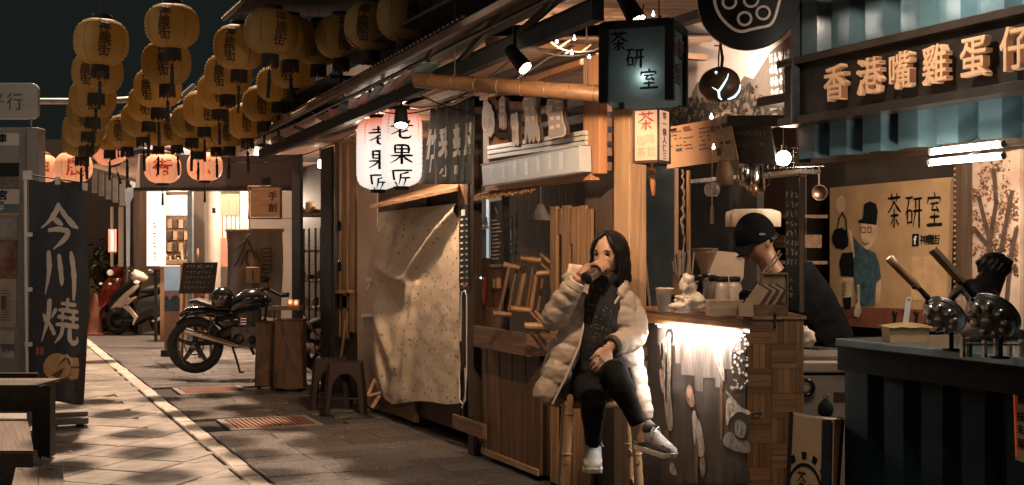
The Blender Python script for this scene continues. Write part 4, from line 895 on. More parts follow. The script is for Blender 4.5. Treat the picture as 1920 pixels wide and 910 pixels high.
# teal sky panel left of the cart opening
t=thing('sky_panel','blue grey painted cloud panel behind the woman','panel',onx(1225,560,3.6)); a=[onx(1192,312,3.6),onx(1266,312,3.6),onx(1266,620,3.6),onx(1192,620,3.6)]
m=MB(); m.prism(a[::-1],V((.02,0,0))); m.build('panel_face',M('cloud_paint',(.11,.17,.19),.4,col2=(.27,.32,.32),sc=2.2,bump=.05,lo=.45,hi=.72,coat=.3),t)
m=MB(); rng=random.Random(3); P=[(1190,310)]
for k in range(22): P.append((1206+rng.uniform(-8,4)+(6 if k<10 else 0)-k*.3,320+k*5.5))
P.append((1190,440)); poly(m,P,3.6,.01); m.build('foliage_edge',M('print_foliage_black',(.012,.014,.013),.8),t)
m=MB(); m.beam(onx(1268,310,3.45),onx(1268,620,3.45),.02,.02,RT); tag(m.build('thin_post',WOOD),'thin dark wooden upright at the right edge of the cloud panel','post')
# hexagonal wooden sign leaning behind the woman's shoulder
t=thing('leaning_sign','dark sign with a slanted wooden edge behind the woman at the cart','sign',onx(1200,575,3.3)); Q=[(1182,418),(1188,430),(1206,462),(1220,575),(1180,575)]
a=[onx(*p,3.4) for p in Q]; m=MB(); m.prism(a[::-1],V((.012,0,0))); m.build('sign_face',BLK,t)
m=MB(); m.beam(onx(1206,463,3.385),onx(1219,574,3.385),.012,.015,RT); m.beam(onx(1184,424,3.385),onx(1206,463,3.385),.03,.015,RT); m.build('sign_edge',PALE,t)
m=MB(); put(m,'神',onx(1196,560,3.397),FR,UP,.05,.12); m.build('lettering',PCW,t)
# ---- hanging objects above the cart
t=thing('globe_bulb','bright round globe bulb at the right of the black board','lamp',at(1469,297,5.6)); c=at(1469,297,5.6)
m=MB(); m.ell(c,.034,20,14); m.build('bulb',glow('bulb_warm',(1,.82,.62),30),t); m=MB(); m.tube([c+UP*.033,c+UP*.06],[.014,.014],12); m.tube([c+UP*.06,c+UP*.5],.003,5); m.build('socket',STEEL,t)
lamp('globe_light','POINT',c-FW*.06-UP*.02,2.6,(1,.72,.48),r=.034)
t=thing('wire_rack','chromed wire shelf rack behind the globe bulb','rack',at(1480,320,6.0)); m=MB()
for k in range(5): m.tube([at(1432,280+k*9,6.0),at(1545,276+k*9,6.2)],.003,5)
for k in range(9): m.tube([at(1440+k*12,280,6.02),at(1440+k*12,318,6.02)],.002,5)
m.build('wire',STEEL,t)
t=thing('glass_globe','clear glass wind bell globe hanging over the grinder','wind bell',at(1335,372,5.6)); c=at(1335,356,5.6)
m=MB(); P=[(sin(a)*.037,cos(a)*.037) for a in [.15+k*(2.25/14) for k in range(15)]]; m.lathe(P[::-1],20,c); m.build('bell_glass',glass('bell_glass',(.9,.8,.7),.02,.18),t)
m=MB(); m.torus(c-UP*.028,.0245,.0015,UP,20,5); m.tube([c+UP*.25,c+UP*.037],.0012,4); m.tube([c+UP*.03,c-UP*.075],.0018,5); m.ell(c-UP*.01,.005,8,6); m.build('clapper',M('pink_thread',(.55,.36,.28),.6),t)
m=MB(); m.box(c-UP*.115,RT*.008,FW*.0008,UP*.04); m.build('paper_strip',WOOD,t)
def pot(u,v,D,sc_,lab,kind):
    c=at(u,v,D); t=thing('metal_jug',lab,'jug',c,0,'metal jugs hanging from the rail'); m=MB()
    if kind: m.lathe([(.001,-.06),(.040,-.055),(.042,.0),(.032,.05),(.03,.06),(.026,.055),(.035,0)],18,c); mt=WOOD if kind==2 else STEEL
    else: m.lathe([(.001,-.05),(.028,-.04),(.03,.05),(.028,.052),(.026,-.03)],16,c); mt=STEEL
    m.v=[c+(p-c)*sc_ for p in m.v]; m.build('jug_body',mt,t)
    m=MB(); m.tube([c+RT*.04*sc_+UP*.03,c+RT*.06*sc_+UP*.02,c+RT*.058*sc_-UP*.03,c+RT*.04*sc_-UP*.04],.004,6); m.build('handle',DARKM,t)
pot(1359,325,5.8,1.0,'brown wooden jug hanging left of the steel ones',2); pot(1398,330,5.8,1.1,'tall steel jug hanging in the middle',0); pot(1416,335,5.9,1.15,'wider steel jug hanging beside the tall one',1)
t=thing('hanging_funnel','small copper funnel hanging under the jugs','funnel',at(1416,365,5.8)); c=at(1416,358,5.8); m=MB(); m.lathe([(.001,.035),(.012,.03),(.02,0),(.012,-.022),(.001,-.025)],14,c); m.tube([c+UP*.035,c+UP*.10],.0015,4); m.build('funnel_body',M('copper',(.55,.27,.15),.3,metal=.9),t)
t=thing('brass_pan','small dark pan hanging on the brown wall right of the chalkboard','pan',at(1535,362,6.5)); c=at(1535,362,6.5); m=MB(); m.lathe([(.001,-.01),(.035,-.008),(.042,.02),(.04,.021),(.033,-.004)],20,c,-FW); m.tube([c+UP*.04,c+UP*.11],.004,6); m.build('pan_body',M('dark_copper',(.22,.13,.09),.35,metal=.8),t)
# square tea lantern, lit
D_=5.55; c=at(1222,256,D_); t=thing('square_lantern','lit square paper lantern with handwritten red and black characters','lantern',c,0)
th=radians(31.7); s_=.121; ax=RT*cos(th)+FW*sin(th); ay=RT*sin(th)-FW*cos(th)   # left face looks along -ay... right face along ax
hh=.118
LPAP=lantern_paper('lit_tea_paper',(1,.55,.34),0,0,1.5)
fl_=-ax*0; 
def face(nrm,tan,nm,mat,off=0): 
    m=MB(); o=c+nrm*(s_/2+off); m.quad(o-tan*s_/2-UP*hh,o+tan*s_/2-UP*hh,o+tan*s_/2+UP*hh,o-tan*s_/2+UP*hh); return m.build(nm,mat,t)
nl=RT*(-sin(th))*-1*0
NLf=(-FW*cos(th)-RT*sin(th)); TLf=(RT*cos(th)-FW*sin(th))     # normal and tangent of the broad left face
NRf=(RT*cos(th)-FW*sin(th)); TRf=(RT*sin(th)+FW*cos(th))
for n_,t_ in ((NLf,TLf),(NRf,TRf),(-NLf,-TLf),(-NRf,-TRf)): face(n_,t_,'paper_panel',LPAP)
m=MB()
for a in (-1,1):
    for b in (-1,1): p=c+NLf*a*s_/2+NRf*b*s_/2; m.beam(p-UP*(hh+.005),p+UP*(hh+.005),.010,.010,RT)
for z in (-1,1):
    for a in (-1,1): m.beam(c+NLf*a*s_/2-NRf*s_/2+UP*z*hh,c+NLf*a*s_/2+NRf*s_/2+UP*z*hh,.010,.012); m.beam(c+NRf*a*s_/2-NLf*s_/2+UP*z*hh,c+NRf*a*s_/2+NLf*s_/2+UP*z*hh,.0098,.0122)
m.build('frame',DKWOOD,t)
RF=M('faded_red_ink',(.30,.05,.03),.6,em=(.40,.07,.03),es=.5)
m=MB(); o=c+NLf*(s_/2+.002); put(m,'茶',o-TLf*.042+UP*.022,TLf,UP,.085,.085,style='brush',wt=1.3); m.build('lettering',RF,t)
RF2=M('pale_red_ink',(.60,.20,.12),.6,em=(.75,.25,.13),es=.8)
for k,(x_,z_) in enumerate(((-.045,-.045),(.0,-.04),(-.045,-.098),(.005,-.095))):
    m=MB(); put(m,'咖啡茶飲'[k],o+TLf*x_+UP*z_,TLf,UP,.045,.048); m.build('lettering',RF2,t)
o=c+NRf*(s_/2+.002)
for k,ch in enumerate('等一個人仁三'): m=MB(); put(m,ch,o-TRf*.019+UP*(.072-.036*k),TRf,UP,.04,.034,bold=.02); m.build('lettering',M('blue_black_ink',(.03,.03,.05),.6),t)
m=MB(); m.tube([c-UP*hh,c-UP*(hh+.03)],.006,6); m.ell(c-UP*(hh+.04),(.02,.02,.015),10,6); m.tube([c-UP*(hh+.05),c-UP*(hh+.09)+RT*.006,c-UP*(hh+.15)+RT*.008],[.009,.015,.008],8); m.build('tassel',M('orange_tassel',(.42,.18,.08),.8),t)
m=MB(); m.tube([c+UP*hh,c+UP*(hh+.1)],.003,5); m.build('hanging_wire',CORD,t)
m=MB(); k_=c+UP*(hh+.02)-RT*.06; m.prism([k_-RT*.03,k_+RT*.03,k_+RT*.035+UP*.03,k_+RT*.02+UP*.045,k_-RT*.02+UP*.045,k_-RT*.03+UP*.03],FW*.004); tag(m.build('folded_tag',PCW),'white folded paper tag above the lit square lantern','tag')
lamp('tea_lantern_light','POINT',c-FW*.16-RT*.02,.7,(1,.55,.32),r=.05)
# grey cloth box sign
D_=4.75; c=at(1213,118,D_); t=thing('cloth_box_sign','grey blue cloth box sign with black characters and a glowing spot','sign',c)
w2=.118*1.0; L_=.262; h2=.148; th=radians(20)
CLOTH=M('grey_blue_linen',(.13,.19,.20),.6,var=.2,sc=30,bump=.25,bsc=140,st=(1,1,1))
NLf=(-FW*cos(th)-RT*sin(th)); TLf=(RT*cos(th)-FW*sin(th)); NRf=TLf; TRf=(RT*sin(th)+FW*cos(th)); c=c+FW*.1
dp=.24
def sag(o,tan,wd,nm,mat):
    m=MB(); m.grid(lambda a,b: o+tan*wd*(a-.5)+UP*(h2*(2*b-1)-(.006*sin(pi*a) if b<.01 else 0)),10,8); return m.build(nm,mat,t)
m2=bpy.data.materials.new('translucent_linen')
def trans_mat(name,col,tr):
    m=M(name,col,.7,var=.15,sc=30,bump=.2,bsc=140); nt=m.node_tree; b=nt.nodes['Principled BSDF']; out=nt.nodes['Material Output']
    tb=nt.nodes.new('ShaderNodeBsdfTranslucent'); tb.inputs[0].default_value=(*col,1); ms=nt.nodes.new('ShaderNodeMixShader'); ms.inputs[0].default_value=tr
    nt.links.new(b.outputs[0],ms.inputs[1]); nt.links.new(tb.outputs[0],ms.inputs[2]); nt.links.new(ms.outputs[0],out.inputs[0]); return m
LIN=trans_mat('box_sign_linen',(.16,.235,.25),.5)
sag(c+NLf*dp/2,TLf,L_-.02,'cloth_panel',LIN); sag(c+NRf*L_/2,TRf,dp-.02,'cloth_panel',LIN)
sag(c-NLf*dp/2,-TLf,L_-.02,'cloth_panel',LIN); sag(c-NRf*L_/2,-TRf,dp-.02,'cloth_panel',LIN)
m=MB()
for a in (-1,1):
    for b in (-1,1): p=c+NLf*a*dp/2+NRf*b*L_/2; m.beam(p-UP*(h2+.004),p+UP*(h2+.006),.034,.034,NLf)
for a in (-1,1): m.beam(c+NLf*a*(dp/2-.001)-NRf*L_/2+UP*h2,c+NLf*a*(dp/2-.001)+NRf*L_/2+UP*h2,.03,.03); m.beam(c+NRf*a*(L_/2-.001)-NLf*dp/2+UP*(h2-.001),c+NRf*a*(L_/2-.001)+NLf*dp/2+UP*(h2-.001),.03,.03)
m.build('frame',BLK,t)
m=MB(); m.box(c+UP*(h2+.003),TLf*L_*.48,NLf*dp*.48,UP*.004); m.build('lid',BLK,t)
o=c+NLf*(dp/2+.004)
for ch,x_,z_ in (('茶',-.108,.046),('研',-.045,-.022),('室',.012,-.105)):
    m=MB(); put(m,ch,o+TLf*x_+UP*z_,TLf,UP,.074,.078,style='brush',wt=1.5); m.build('lettering',INK,t)
o=c+NRf*(L_/2+.003); LETW=M('cut_out_letter',(.30,.20,.13),.6)
for ch,x_,z_ in (('茶',-.095,.03),('研',.012,.03),('室',-.04,-.075)):
    m=MB(); put(m,ch,o+TRf*x_+UP*z_,TRf,UP,.085,.078,bold=.015,depth=.05); m.build('letter',LETW,t)
m=MB(); pc=c+TLf*.03+NLf*.092-UP*.055; m.ell(pc,.02,12,8); m.build('inner_bulb',glow('inner_bulb_white',(1,.95,.85),25),t)
lamp('box_sign_light','POINT',pc+NLf*.012,.30,(1,.95,.88),r=.022)
m=MB(); m.tube([c+UP*h2-TLf*.03,c+UP*(h2+.1)],.003,5); m.tube([c+UP*h2+TLf*.06,c+UP*(h2+.14)+TLf*.06],.003,5); m.build('hanging_wire',CORD,t)
# round black neon sign with a lotus-root outline
D_=4.6; c=at(1403,0,D_); t=thing('round_sign','large round black sign with unlit white tube outline and rings','sign',c-UP*.19)
nrm=(-FW-RT*.12).normalized(); rr=RT-nrm*RT.dot(nrm); rr.normalize()
m=MB(); m.lathe([(.001,-.02),(.185,-.02),(.189,-.015),(.189,.015),(.185,.02),(.001,.02)],64,c,nrm); m.build('disc',M('sign_black_matt',(.012,.012,.013),.5),t,label='matt black disc')
NEO=M('unlit_tube',(.62,.48,.38),.3,var=.1,es=.12)  # faint glow put into the colour of the unlit tube
q=lambda u,v: c+nrm*.032+rr*((u-1403)/FPX*D_)+UP*((0-v)/FPX*D_)
outl=[(1339,-10),(1340,10),(1348,30),(1360,45),(1375,58),(1390,63),(1408,58),(1425,55),(1442,52),(1450,40),(1456,18),(1462,-6),(1458,-40),(1430,-62),(1400,-55),(1375,-62),(1350,-45)]
m=MB(); outl=chaikin(outl,2); m.tube([q(*p) for p in outl],.0055,8,closed=True,ref=nrm); m.build('tube_outline',NEO,t)
for u,v,r in ((1367,6,12),(1407,3,13),(1429,28,12),(1395,38,12),(1440,-16,12),(1390,-30,12)):
    m=MB(); m.torus(q(u,v),r/FPX*D_,.0048,nrm,22,7); m.build('tube_ring',NEO,t)
m=MB(); m.tube([c+UP*.18,c+UP*.55],.006,6); m.build('hanging_rod',DARKM,t)
# coconut lamp
D_=4.7; c=at(1349,159,D_); t=thing('coconut_lamp','dark coconut shell lamp with glowing pale blue cracks hanging on a twig','lamp',c-UP*.065)
rn=Matrix.Rotation(-.15,3,FW)
m=MB(); m.ell(c,(.080,.078,.068),28,18,rn); m.build('shell',M('coconut_shell',(.10,.05,.025),.42,var=.5,sc=5,bump=.1),t)
BL=glow('crack_blue',(.62,.88,1),2.2)
def crack(pts,nm='crack'):
    m=MB(); f=lambda u,v,w_: (lambda dx,dz: c+RT*dx+UP*dz-FW*(sqrt(max(.0001,1-(dx/.080)**2-(dz/.068)**2))*.0785+.001))((u-1349)/FPX*D_,(159-v)/FPX*D_)
    P=[f(*p) for p in pts]; m.tube(P,[.0028*p[2] for p in pts],6); m.build(nm,BL,t)
crack([(1360,143,.5),(1357,152,.9),(1351,162,1.3),(1346,170,1.6),(1342,176,1.7),(1345,186,1.5),(1350,189,.9)]); crack([(1386,160,.6),(1384,172,1.4),(1376,182,1.8),(1366,187,1.2),(1362,188,.6)]); crack([(1330,168,.4),(1336,172,.7),(1342,175,.8)])
m=MB(); m.ell(c-FW*.066-RT*.024+UP*.038,.005,8,6); m.build('led_dot',BL,t)
tw=M('twig_bark',(.06,.04,.028),.8,var=.4,sc=30)
m=MB(); m.tube([c+UP*.066+RT*.008,c+UP*.10+RT*.012,c+UP*.14+RT*.006,c+UP*.19],[.006,.006,.005,.005],6); m.tube([c+UP*.066-RT*.004,c+UP*.11-RT*.003,c+UP*.15],[.003,.003,.002],5); m.tube([c+UP*.15-RT*.02,c+UP*.148+RT*.01],[.003,.002],5); m.build('hanging_twig',tw,t)
m=MB(); m.tube([c-UP*.066,c-UP*.085-RT*.006,c-UP*.11+RT*.004,c-UP*.14],[.004,.004,.003,.002],5); m.build('hanging_cord',M('cord_grey',(.4,.33,.28),.8),t)

lamp('banner_fill_light','SPOT',(3.40,5.15,2.42),34,(1,.84,.70),r=.04,aim=(3.75,5.65,2.02),cone=130,blend=.7)  # added spot without a fixture, brightens the scenic banner
lamp('cart_inside_light','POINT',(4.0,5.9,1.95),3.5,(1,.66,.40),r=.06)
# ================================================================ awning and ceilings over the stalls
def lineZ(u0,v0,u1,v1,z0,z1):    # line through two photo points at given heights
    D0=(z0-CAMZ)*FPX/(HOR-v0); D1=(z1-CAMZ)*FPX/(HOR-v1); return at(u0,v0,D0),at(u1,v1,D1)
aw=thing('awning','long dark awning with pipes and printed valance running along the stalls','awning',(2.2,9,2.3))
o0,o1=lineZ(1000,-22,433,281,2.42,2.40); i0,i1=lineZ(860,130,490,290,2.31,2.30)
ext=lambda p,q,s: p+(p-q)*s
o0=ext(o0,o1,.25); i0=ext(i0,i1,.28)
AWM=M('awning_dark',(.030,.026,.022),.5,var=.35,sc=10,bump=.08); PIPE=M('awning_pipe',(.12,.075,.05),.4,var=.3,sc=8,metal=.3)
m=MB(); m.beam(o0,o1,.035,.05); m.build('outer_pipe',PIPE,aw,bevel=.01)
m=MB(); m.tube([o0+V((.05,0,.035)),o1+V((.05,0,.035))],.016,8); m.build('outer_pipe',PIPE,aw)
m=MB(); m.tube([lerp(o0,i0,.35)+V((0,0,.0)),lerp(o1,i1,.35)],.013,8); m.build('outer_pipe',DARKM,aw)
mid0,mid1=lerp(o0,i0,.45)-V((0,0,.01)),lerp(o1,i1,.45)-V((0,0,.01))
VAL=M('printed_valance',(.16,.10,.09),.5,col2=(.34,.21,.19),sc=2.6,dist=1.5,var=.6)
m=MB(); m.prism([lerp(mid0,mid1,.30),lerp(mid0,mid1,.62),lerp(i0,i1,.62)+V((-.02,0,.03)),lerp(i0,i1,.30)+V((-.02,0,.03))],V((0,0,.004))); m.build('printed_valance',VAL,aw)
for k in range(8):
    s=.31+.035*k; m=MB(); a=lerp(mid0,mid1,s); b=lerp(i0,i1,s+.012)+V((-.02,0,.03)); m.beam(a-V((0,0,.003)),b-V((0,0,.003)),.10,.003); m.build('valance_print',(M('valance_teal',(.10,.17,.19),.5),M('valance_rose',(.45,.22,.19),.5),M('valance_cream',(.55,.44,.36),.5))[k%3],aw)
m=MB(); m.beam(i0,i1,.05,.085); m.build('inner_beam',BLK,aw)
m=MB(); m.prism([o0+V((.03,0,.02)),o1+V((.03,0,.02)),i1+V((.04,0,.11)),i0+V((.04,0,.11))],V((0,0,.006))); m.build('roof_edge',AWM,aw)
for k in range(9):
    s=.12+.1*k; m=MB(); m.beam(lerp(o0,o1,s),lerp(i0,i1,s)+V((0,0,.03)),.02,.03); m.build('bracket',AWM,aw)
m=MB()   # bright scalloped drip edge of the corrugated roof sheet behind
a,b=lerp(o0,o1,.30)+V((.06,0,.075)),lerp(o0,o1,.80)+V((.06,0,.075))
for k in range(70): p=lerp(a,b,k/70); m.ell(p,(.012,.022,.010),6,4)
m.build('drip_edge',M('drip_metal',(.34,.25,.18),.35,metal=.5),aw,kind='stuff')
CEI=M('ceiling_sheet',(.42,.27,.20),.35,sc=2.2,st=(1,14,1),col2=(.60,.42,.33),bump=.08,bsc=4,bst=(2,30,1),coat=.2)
def corr_ceiling(mb,x0,x1,y0,y1,z0,z1,per=.10,dep=.012):
    n=int(abs(y1-y0)/per*4); vs=[]
    for k in range(n+1):
        y=lerp(y0,y1,k/n); d=dep*(1 if k%4 in (1,2) else 0); vs+=[V((x0,y,z0+d)),V((x1,y,z1+d))]
    mb.add(vs,[(2*k,2*k+1,2*k+3,2*k+2) for k in range(n)])
ce=thing('stall_roof','corrugated ceiling sheets and battens under the roof of the stalls','roof',(3.2,7,2.5))
for (y0,y1,z0,z1) in ((3.2,5.6,2.50,2.62),(5.62,8.4,2.44,2.56),(8.42,13.2,2.36,2.46)):
    m=MB(); corr_ceiling(m,2.30,5.3,y0,y1,z0,z1+.1); m.build('ceiling_sheet',CEI,ce)
    m=MB(); m.mm((2.30,y0,z1+.14),(5.3,y1,z1+.16)); m.build('roof_sheet',AWM,ce)
for y,z in ((5.61,2.44),(8.41,2.36),(6.9,2.43),(10.4,2.35),(4.4,2.49)):
    m=MB(); m.mm((2.33,y-.025,z-.035),(3.6,y+.025,z-.004)); m.build('batten',WOODX if y!=6.9 else BLK,ce)
m=MB(); m.mm((2.86,3.3,2.39),(2.92,12.5,2.43)); m.build('long_batten',DKWOODY,ce)
# rear wall of the market hall closes everything behind the stalls
hall=thing('market_hall','dark market hall wall behind the stalls','building',(5.4,8,0))
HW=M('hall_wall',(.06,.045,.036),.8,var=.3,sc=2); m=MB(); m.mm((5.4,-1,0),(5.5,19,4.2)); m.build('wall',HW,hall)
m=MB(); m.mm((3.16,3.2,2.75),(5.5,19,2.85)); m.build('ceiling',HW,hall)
# ================================================================ bamboo stall
bs=thing('bamboo_stall','timber bamboo-goods stall with planked counter front and thatched eave','stall',(3.3,7,0))
PLK=wood('weathered_plank',(.045,.024,.013),(.19,.10,.048),'z',rv=.28)
y0=onx(905,700,3.1).y; y1=onx(1012,700,3.1).y; n=13; w_=(y0-y1)/n
pm_=MB(); pm_.box((0,0,0),(.011,0,0),(0,w_/2-.0015,0),(0,0,.36)); pm_=pm_.mesh('plank'); pm_.materials.append(PLK)
for k in range(n): inst(pm_,'plank',bs,V((3.11+.002*((k*5)%3),y0-w_*(k+.5),.40)),Matrix.Rotation(.004*((k*3)%3-1),3,'X'))
m=MB(); m.mm((3.085,y0,.035),(3.098,y1,.075)); m.build('base_strip',PALEY,bs,bevel=.002)
m=MB(); m.mm((3.14,y0,.04),(3.5,y1-.02,.76)); m.build('counter_core',DKWOOD,bs)
m=MB(); m.mm((3.02,onx(848,820,3.02).y,.16),(3.045,onx(906,820,3.02).y,.255)); m.build('low_board',WOODY,bs,bevel=.002)
ty0=onx(888,611,2.98).y; ty1=onx(988,624,2.98).y; tz=.895
m=MB(); m.mm((2.98,ty0,tz-.135),(3.005,ty1,tz)); m.build('tray_board',WOODY,bs,bevel=.002)
m=MB(); m.mm((3.0055,ty1,tz-.135),(3.36,ty1+.025,tz-.003)); m.build('tray_board',WOODX,bs,bevel=.002)
m=MB(); m.mm((3.006,ty0,tz-.134),(3.36,ty1+.026,tz-.10)); m.build('tray_floor',WOODY,bs)
m=MB(); m.beam(V((3.01,ty1+.012,tz+.006)),V((3.36,ty1+.012,tz+.006)),.006,.006); m.build('tray_trim',STEEL,bs)
m=MB(); m.mm((3.2,onx(892,600,3.2).y,.80),(3.23,onx(945,600,3.2).y,1.33)); m.build('side_panel',wood('reddish_panel',(.10,.045,.025),(.19,.085,.045)),bs)
m=MB(); m.mm((3.17,onx(892,560,3.17).y,.80),(3.2,onx(942,560,3.17).y,1.0)); m.build('side_panel',WOOD,bs)
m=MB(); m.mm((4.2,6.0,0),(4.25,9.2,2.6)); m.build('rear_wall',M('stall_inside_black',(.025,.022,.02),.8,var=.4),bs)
m=MB(); m.mm((3.25,onx(885,500,3.25).y,.0),(4.2,onx(885,500,3.25).y+.03,2.4)); m.build('side_wall',DKWOOD,bs)
m=MB(); m.mm((3.08,onx(883,500,3.1).y,.0),(3.14,onx(893,500,3.1).y,2.3)); m.build('post',DKWOOD,bs)
m=MB(); m.mm((3.08,onx(946,500,3.1).y,.88),(3.12,onx(950,500,3.1).y,1.75)); m.build('post',STEEL if False else DARKM,bs)
# planks behind the woman
us=[(1031,1043,388,980),(1044,1053,392,440),(1053,1066,386,980),(1066,1073,390,458),(1073,1084,388,980),(1085,1097,386,980),(1097,1108,392,980)]
PLP=wood('pale_plank',(.16,.085,.04),(.44,.255,.125),'z',rv=.15)
for k,(a,b,vt,vb) in enumerate(us):
    x=3.12+.006*(k%2); p,q=onx(a,vt,x),onx(b,vt,x); zb=max(.02,onx(a,vb,x).z); m=MB(); m.mm((x,p.y-.001,zb),(x+.02,q.y+.001,p.z)); m.build('plank',PLP,bs,bevel=.0015)
p,q=onx(1097,400,3.16),onx(1152,400,3.16); m=MB(); m.mm((3.16,p.y,0),(3.32,q.y,2.3)); m.build('pillar',wood('grey_pillar',(.055,.037,.027),(.12,.082,.058)),bs,bevel=.004)
p,q=onx(1151,400,3.05),onx(1180,400,3.05); m=MB(); m.mm((3.05,p.y,0.0),(3.15,q.y,2.42)); m.build('corner_post',PALE,bs,bevel=.004)
# thatched eave
eave=[onx(892,372,3.0),onx(1008,352,3.0)]
TH=M('thatch',(.30,.15,.065),.8,col2=(.55,.32,.15),sc=2,st=(30,4,30),bump=.4,bsc=8)
m=MB(); a,b=eave; m.prism([a,b,b+V((.28,0,.10)),a+V((.28,0,.10))],V((0,0,.022))); rng=random.Random(9); m.build('thatched_eave',TH,bs)
m=MB()
for k in range(60): p=lerp(a,b,k/60+rng.uniform(-.005,.005)); m.beam(p+V((.0,0,.02)),p+V((-.012,rng.uniform(-.006,.006),-.012-rng.uniform(0,.014))),.010,.006)
m.build('thatch_fringe',TH,bs,kind='stuff')
# lit display cabinet with menu panel
dc=thing('display_cabinet','narrow lit white display cabinet with shelves of small goods','display cabinet',onx(905,505,3.25))
LITW=M('lit_white_back',(.75,.80,.80),.5,em=(.72,.88,.95),es=.55)
p,q=onx(893,370,3.3),onx(930,370,3.3); zt,zb=onx(893,366,3.3).z,onx(893,508,3.3).z
m=MB(); m.mm((3.36,p.y,zb),(3.38,q.y,zt)); m.build('back_panel',LITW,dc)
for s in (0,1):
    yy=(p.y-.002,q.y+.002)[s]; m=MB(); m.mm((3.25,yy-.004,zb),(3.36,yy+.004,zt)); m.build('side_panel',WHITE,dc)
for k,v in enumerate((505,428)):
    z=onx(893,v,3.3).z; m=MB(); m.mm((3.245,p.y,z-.008),(3.358,q.y,z)); m.build('shelf',WHITE,dc)
    m=MB()
    for j in range(6): m.ell(V((3.242,lerp(p.y,q.y,(j+.5)/6),z+.008)),.011,8,6)
    m.build('bead_row',M('bead_cream',(.55,.45,.36),.4),dc,kind='stuff')
gi=0
for v,hh_,cols in ((428,.075,((.07,.16,.17),(.08,.15,.15),(.35,.14,.06))),(505,.085,((.36,.17,.12),(.40,.22,.16),(.5,.38,.3)))):
    z=onx(893,v,3.3).z
    for j,cl_ in enumerate(cols):
        yy=lerp(p.y,q.y,(j+.5)/3.2); tt=thing('packet','%s in the lit cabinet'%(('first blue green packet on the upper shelf','second blue green packet on the upper shelf','orange packet on the upper shelf','first brown packet on the lower shelf','second brown packet on the lower shelf','pale packet on the lower shelf')[gi]),'packet',V((3.3,yy,z)),0,'packets in the display cabinet')
        m=MB(); m.hexa([(3.285,yy+.024,z),(3.285,yy-.024,z),(3.315,yy-.024,z),(3.315,yy+.024,z),(3.30,yy+.022,z+hh_),(3.30,yy-.022,z+hh_),(3.305,yy-.022,z+hh_),(3.305,yy+.022,z+hh_)]); m.build('packet_body',M('packet%d'%gi,cl_,.4,var=.2,sc=30),tt,bevel=.004); gi+=1
lamp('cabinet_light','POINT',((3.27,(p.y+q.y)/2,zt-.03)),.5,(.85,.95,1),r=.03)
mp_=thing('menu','tall dark menu panel with faint lines beside the lit cabinet','menu',onx(932,505,3.18)); P=[(919,379),(946,374),(947,500),(920,496)]
a=[onx(*p_,3.19) for p_ in P]; m=MB(); m.prism(a[::-1],V((.012,0,0))); m.build('panel',M('menu_dark',(.055,.045,.04),.45),mp_)
rng=random.Random(14); m=MB(); I=lambda pts: pts
lines(m,923,418,19,72,10,-.10,3.19,.006,.1,I) if False else None
for r in range(11):
    L=rng.uniform(9,19); strokeq(m,[(923,414+r*7.2),(923+L,414+r*7.2-L*.1)],.008,3.19,.003)
strokeq(m,[(930,391),(934,399)],.016,3.19,.003); m.build('small_print',M('menu_print',(.42,.36,.30),.7),mp_,kind='stuff')
m=MB(); poly(m,[(920,496),(947,495),(947,501),(920,502)],3.19,.004); m.build('print',PCW,mp_)
for (nm,lab,cat,pts,mt) in (('sticker','small white sticker on the brown panel under the menu','sticker',[(924,524),(929,523),(929,540),(924,541)],PCW),('sticker','small orange picture sticker on the brown panel','sticker',[(931,522),(939,520),(940,540),(931,541)],M('sticker_orange',(.55,.26,.11),.5,var=.5,sc=90))):
    t=thing(nm,lab,cat,onx(*pts[2],3.165)); m=MB(); poly(m,pts,3.165,.0); m.build('sticker_face',mt,t)
t=thing('wall_phone','dark red hanging bottle opener shape on the brown panel','opener',onx(908,570,3.15)); c=onx(908,545,3.14)
m=MB(); m.tube([c+UP*.09+FR*.02,c+UP*.05+FR*.015,c+UP*.0,c-UP*.05,c-UP*.09-FR*.006],[.012,.018,.021,.017,.010],10); m.build('body',M('dark_red_gloss',(.16,.035,.02),.2,coat=.6),t); m=MB(); m.ell(c+UP*.085-V((.02,0,0))-FR*.012,.008,8,6); m.build('led_dot',BL,t)
t['label']='dark red glossy gourd shaped ornament hanging on the brown panel'; t['category']='ornament'; t.name='gourd_ornament'
t=thing('cone_lamp','small beige cone lampshade hanging in the dark stall opening','lamp',onx(1014,414,3.5)); c=onx(1014,400,3.5)
m=MB(); m.lathe([(.075,-.05),(.078,-.046),(.03,.035),(.022,.06),(.001,.065)],20,c); m.tube([c+UP*.06,c+UP*.5],.003,5); m.build('cone_shade',M('beige_enamel',(.36,.28,.20),.5),t)
for k,(u,lab) in enumerate(((959,'left of two hanging cloth strips with white characters in the dark opening'),(968,'right of two hanging cloth strips with white characters in the dark opening'))):
    t=thing('cloth_strip',lab,'cloth strip',onx(u,470,3.4),0,'cloth strips with characters'); m=MB(); c=onx(u,405-k*4,3.4); m.mm((3.4,c.y+.014,c.z-.28),(3.403,c.y-.014,c.z)); m.build('cloth',BLK,t)
    for j,ch in enumerate('竹藝工'): m=MB(); put(m,ch,V((3.397,c.y+.013,c.z-.085*(j+1))),FR,UP,.026,.075,bold=.02); m.build('lettering',PCW,t)
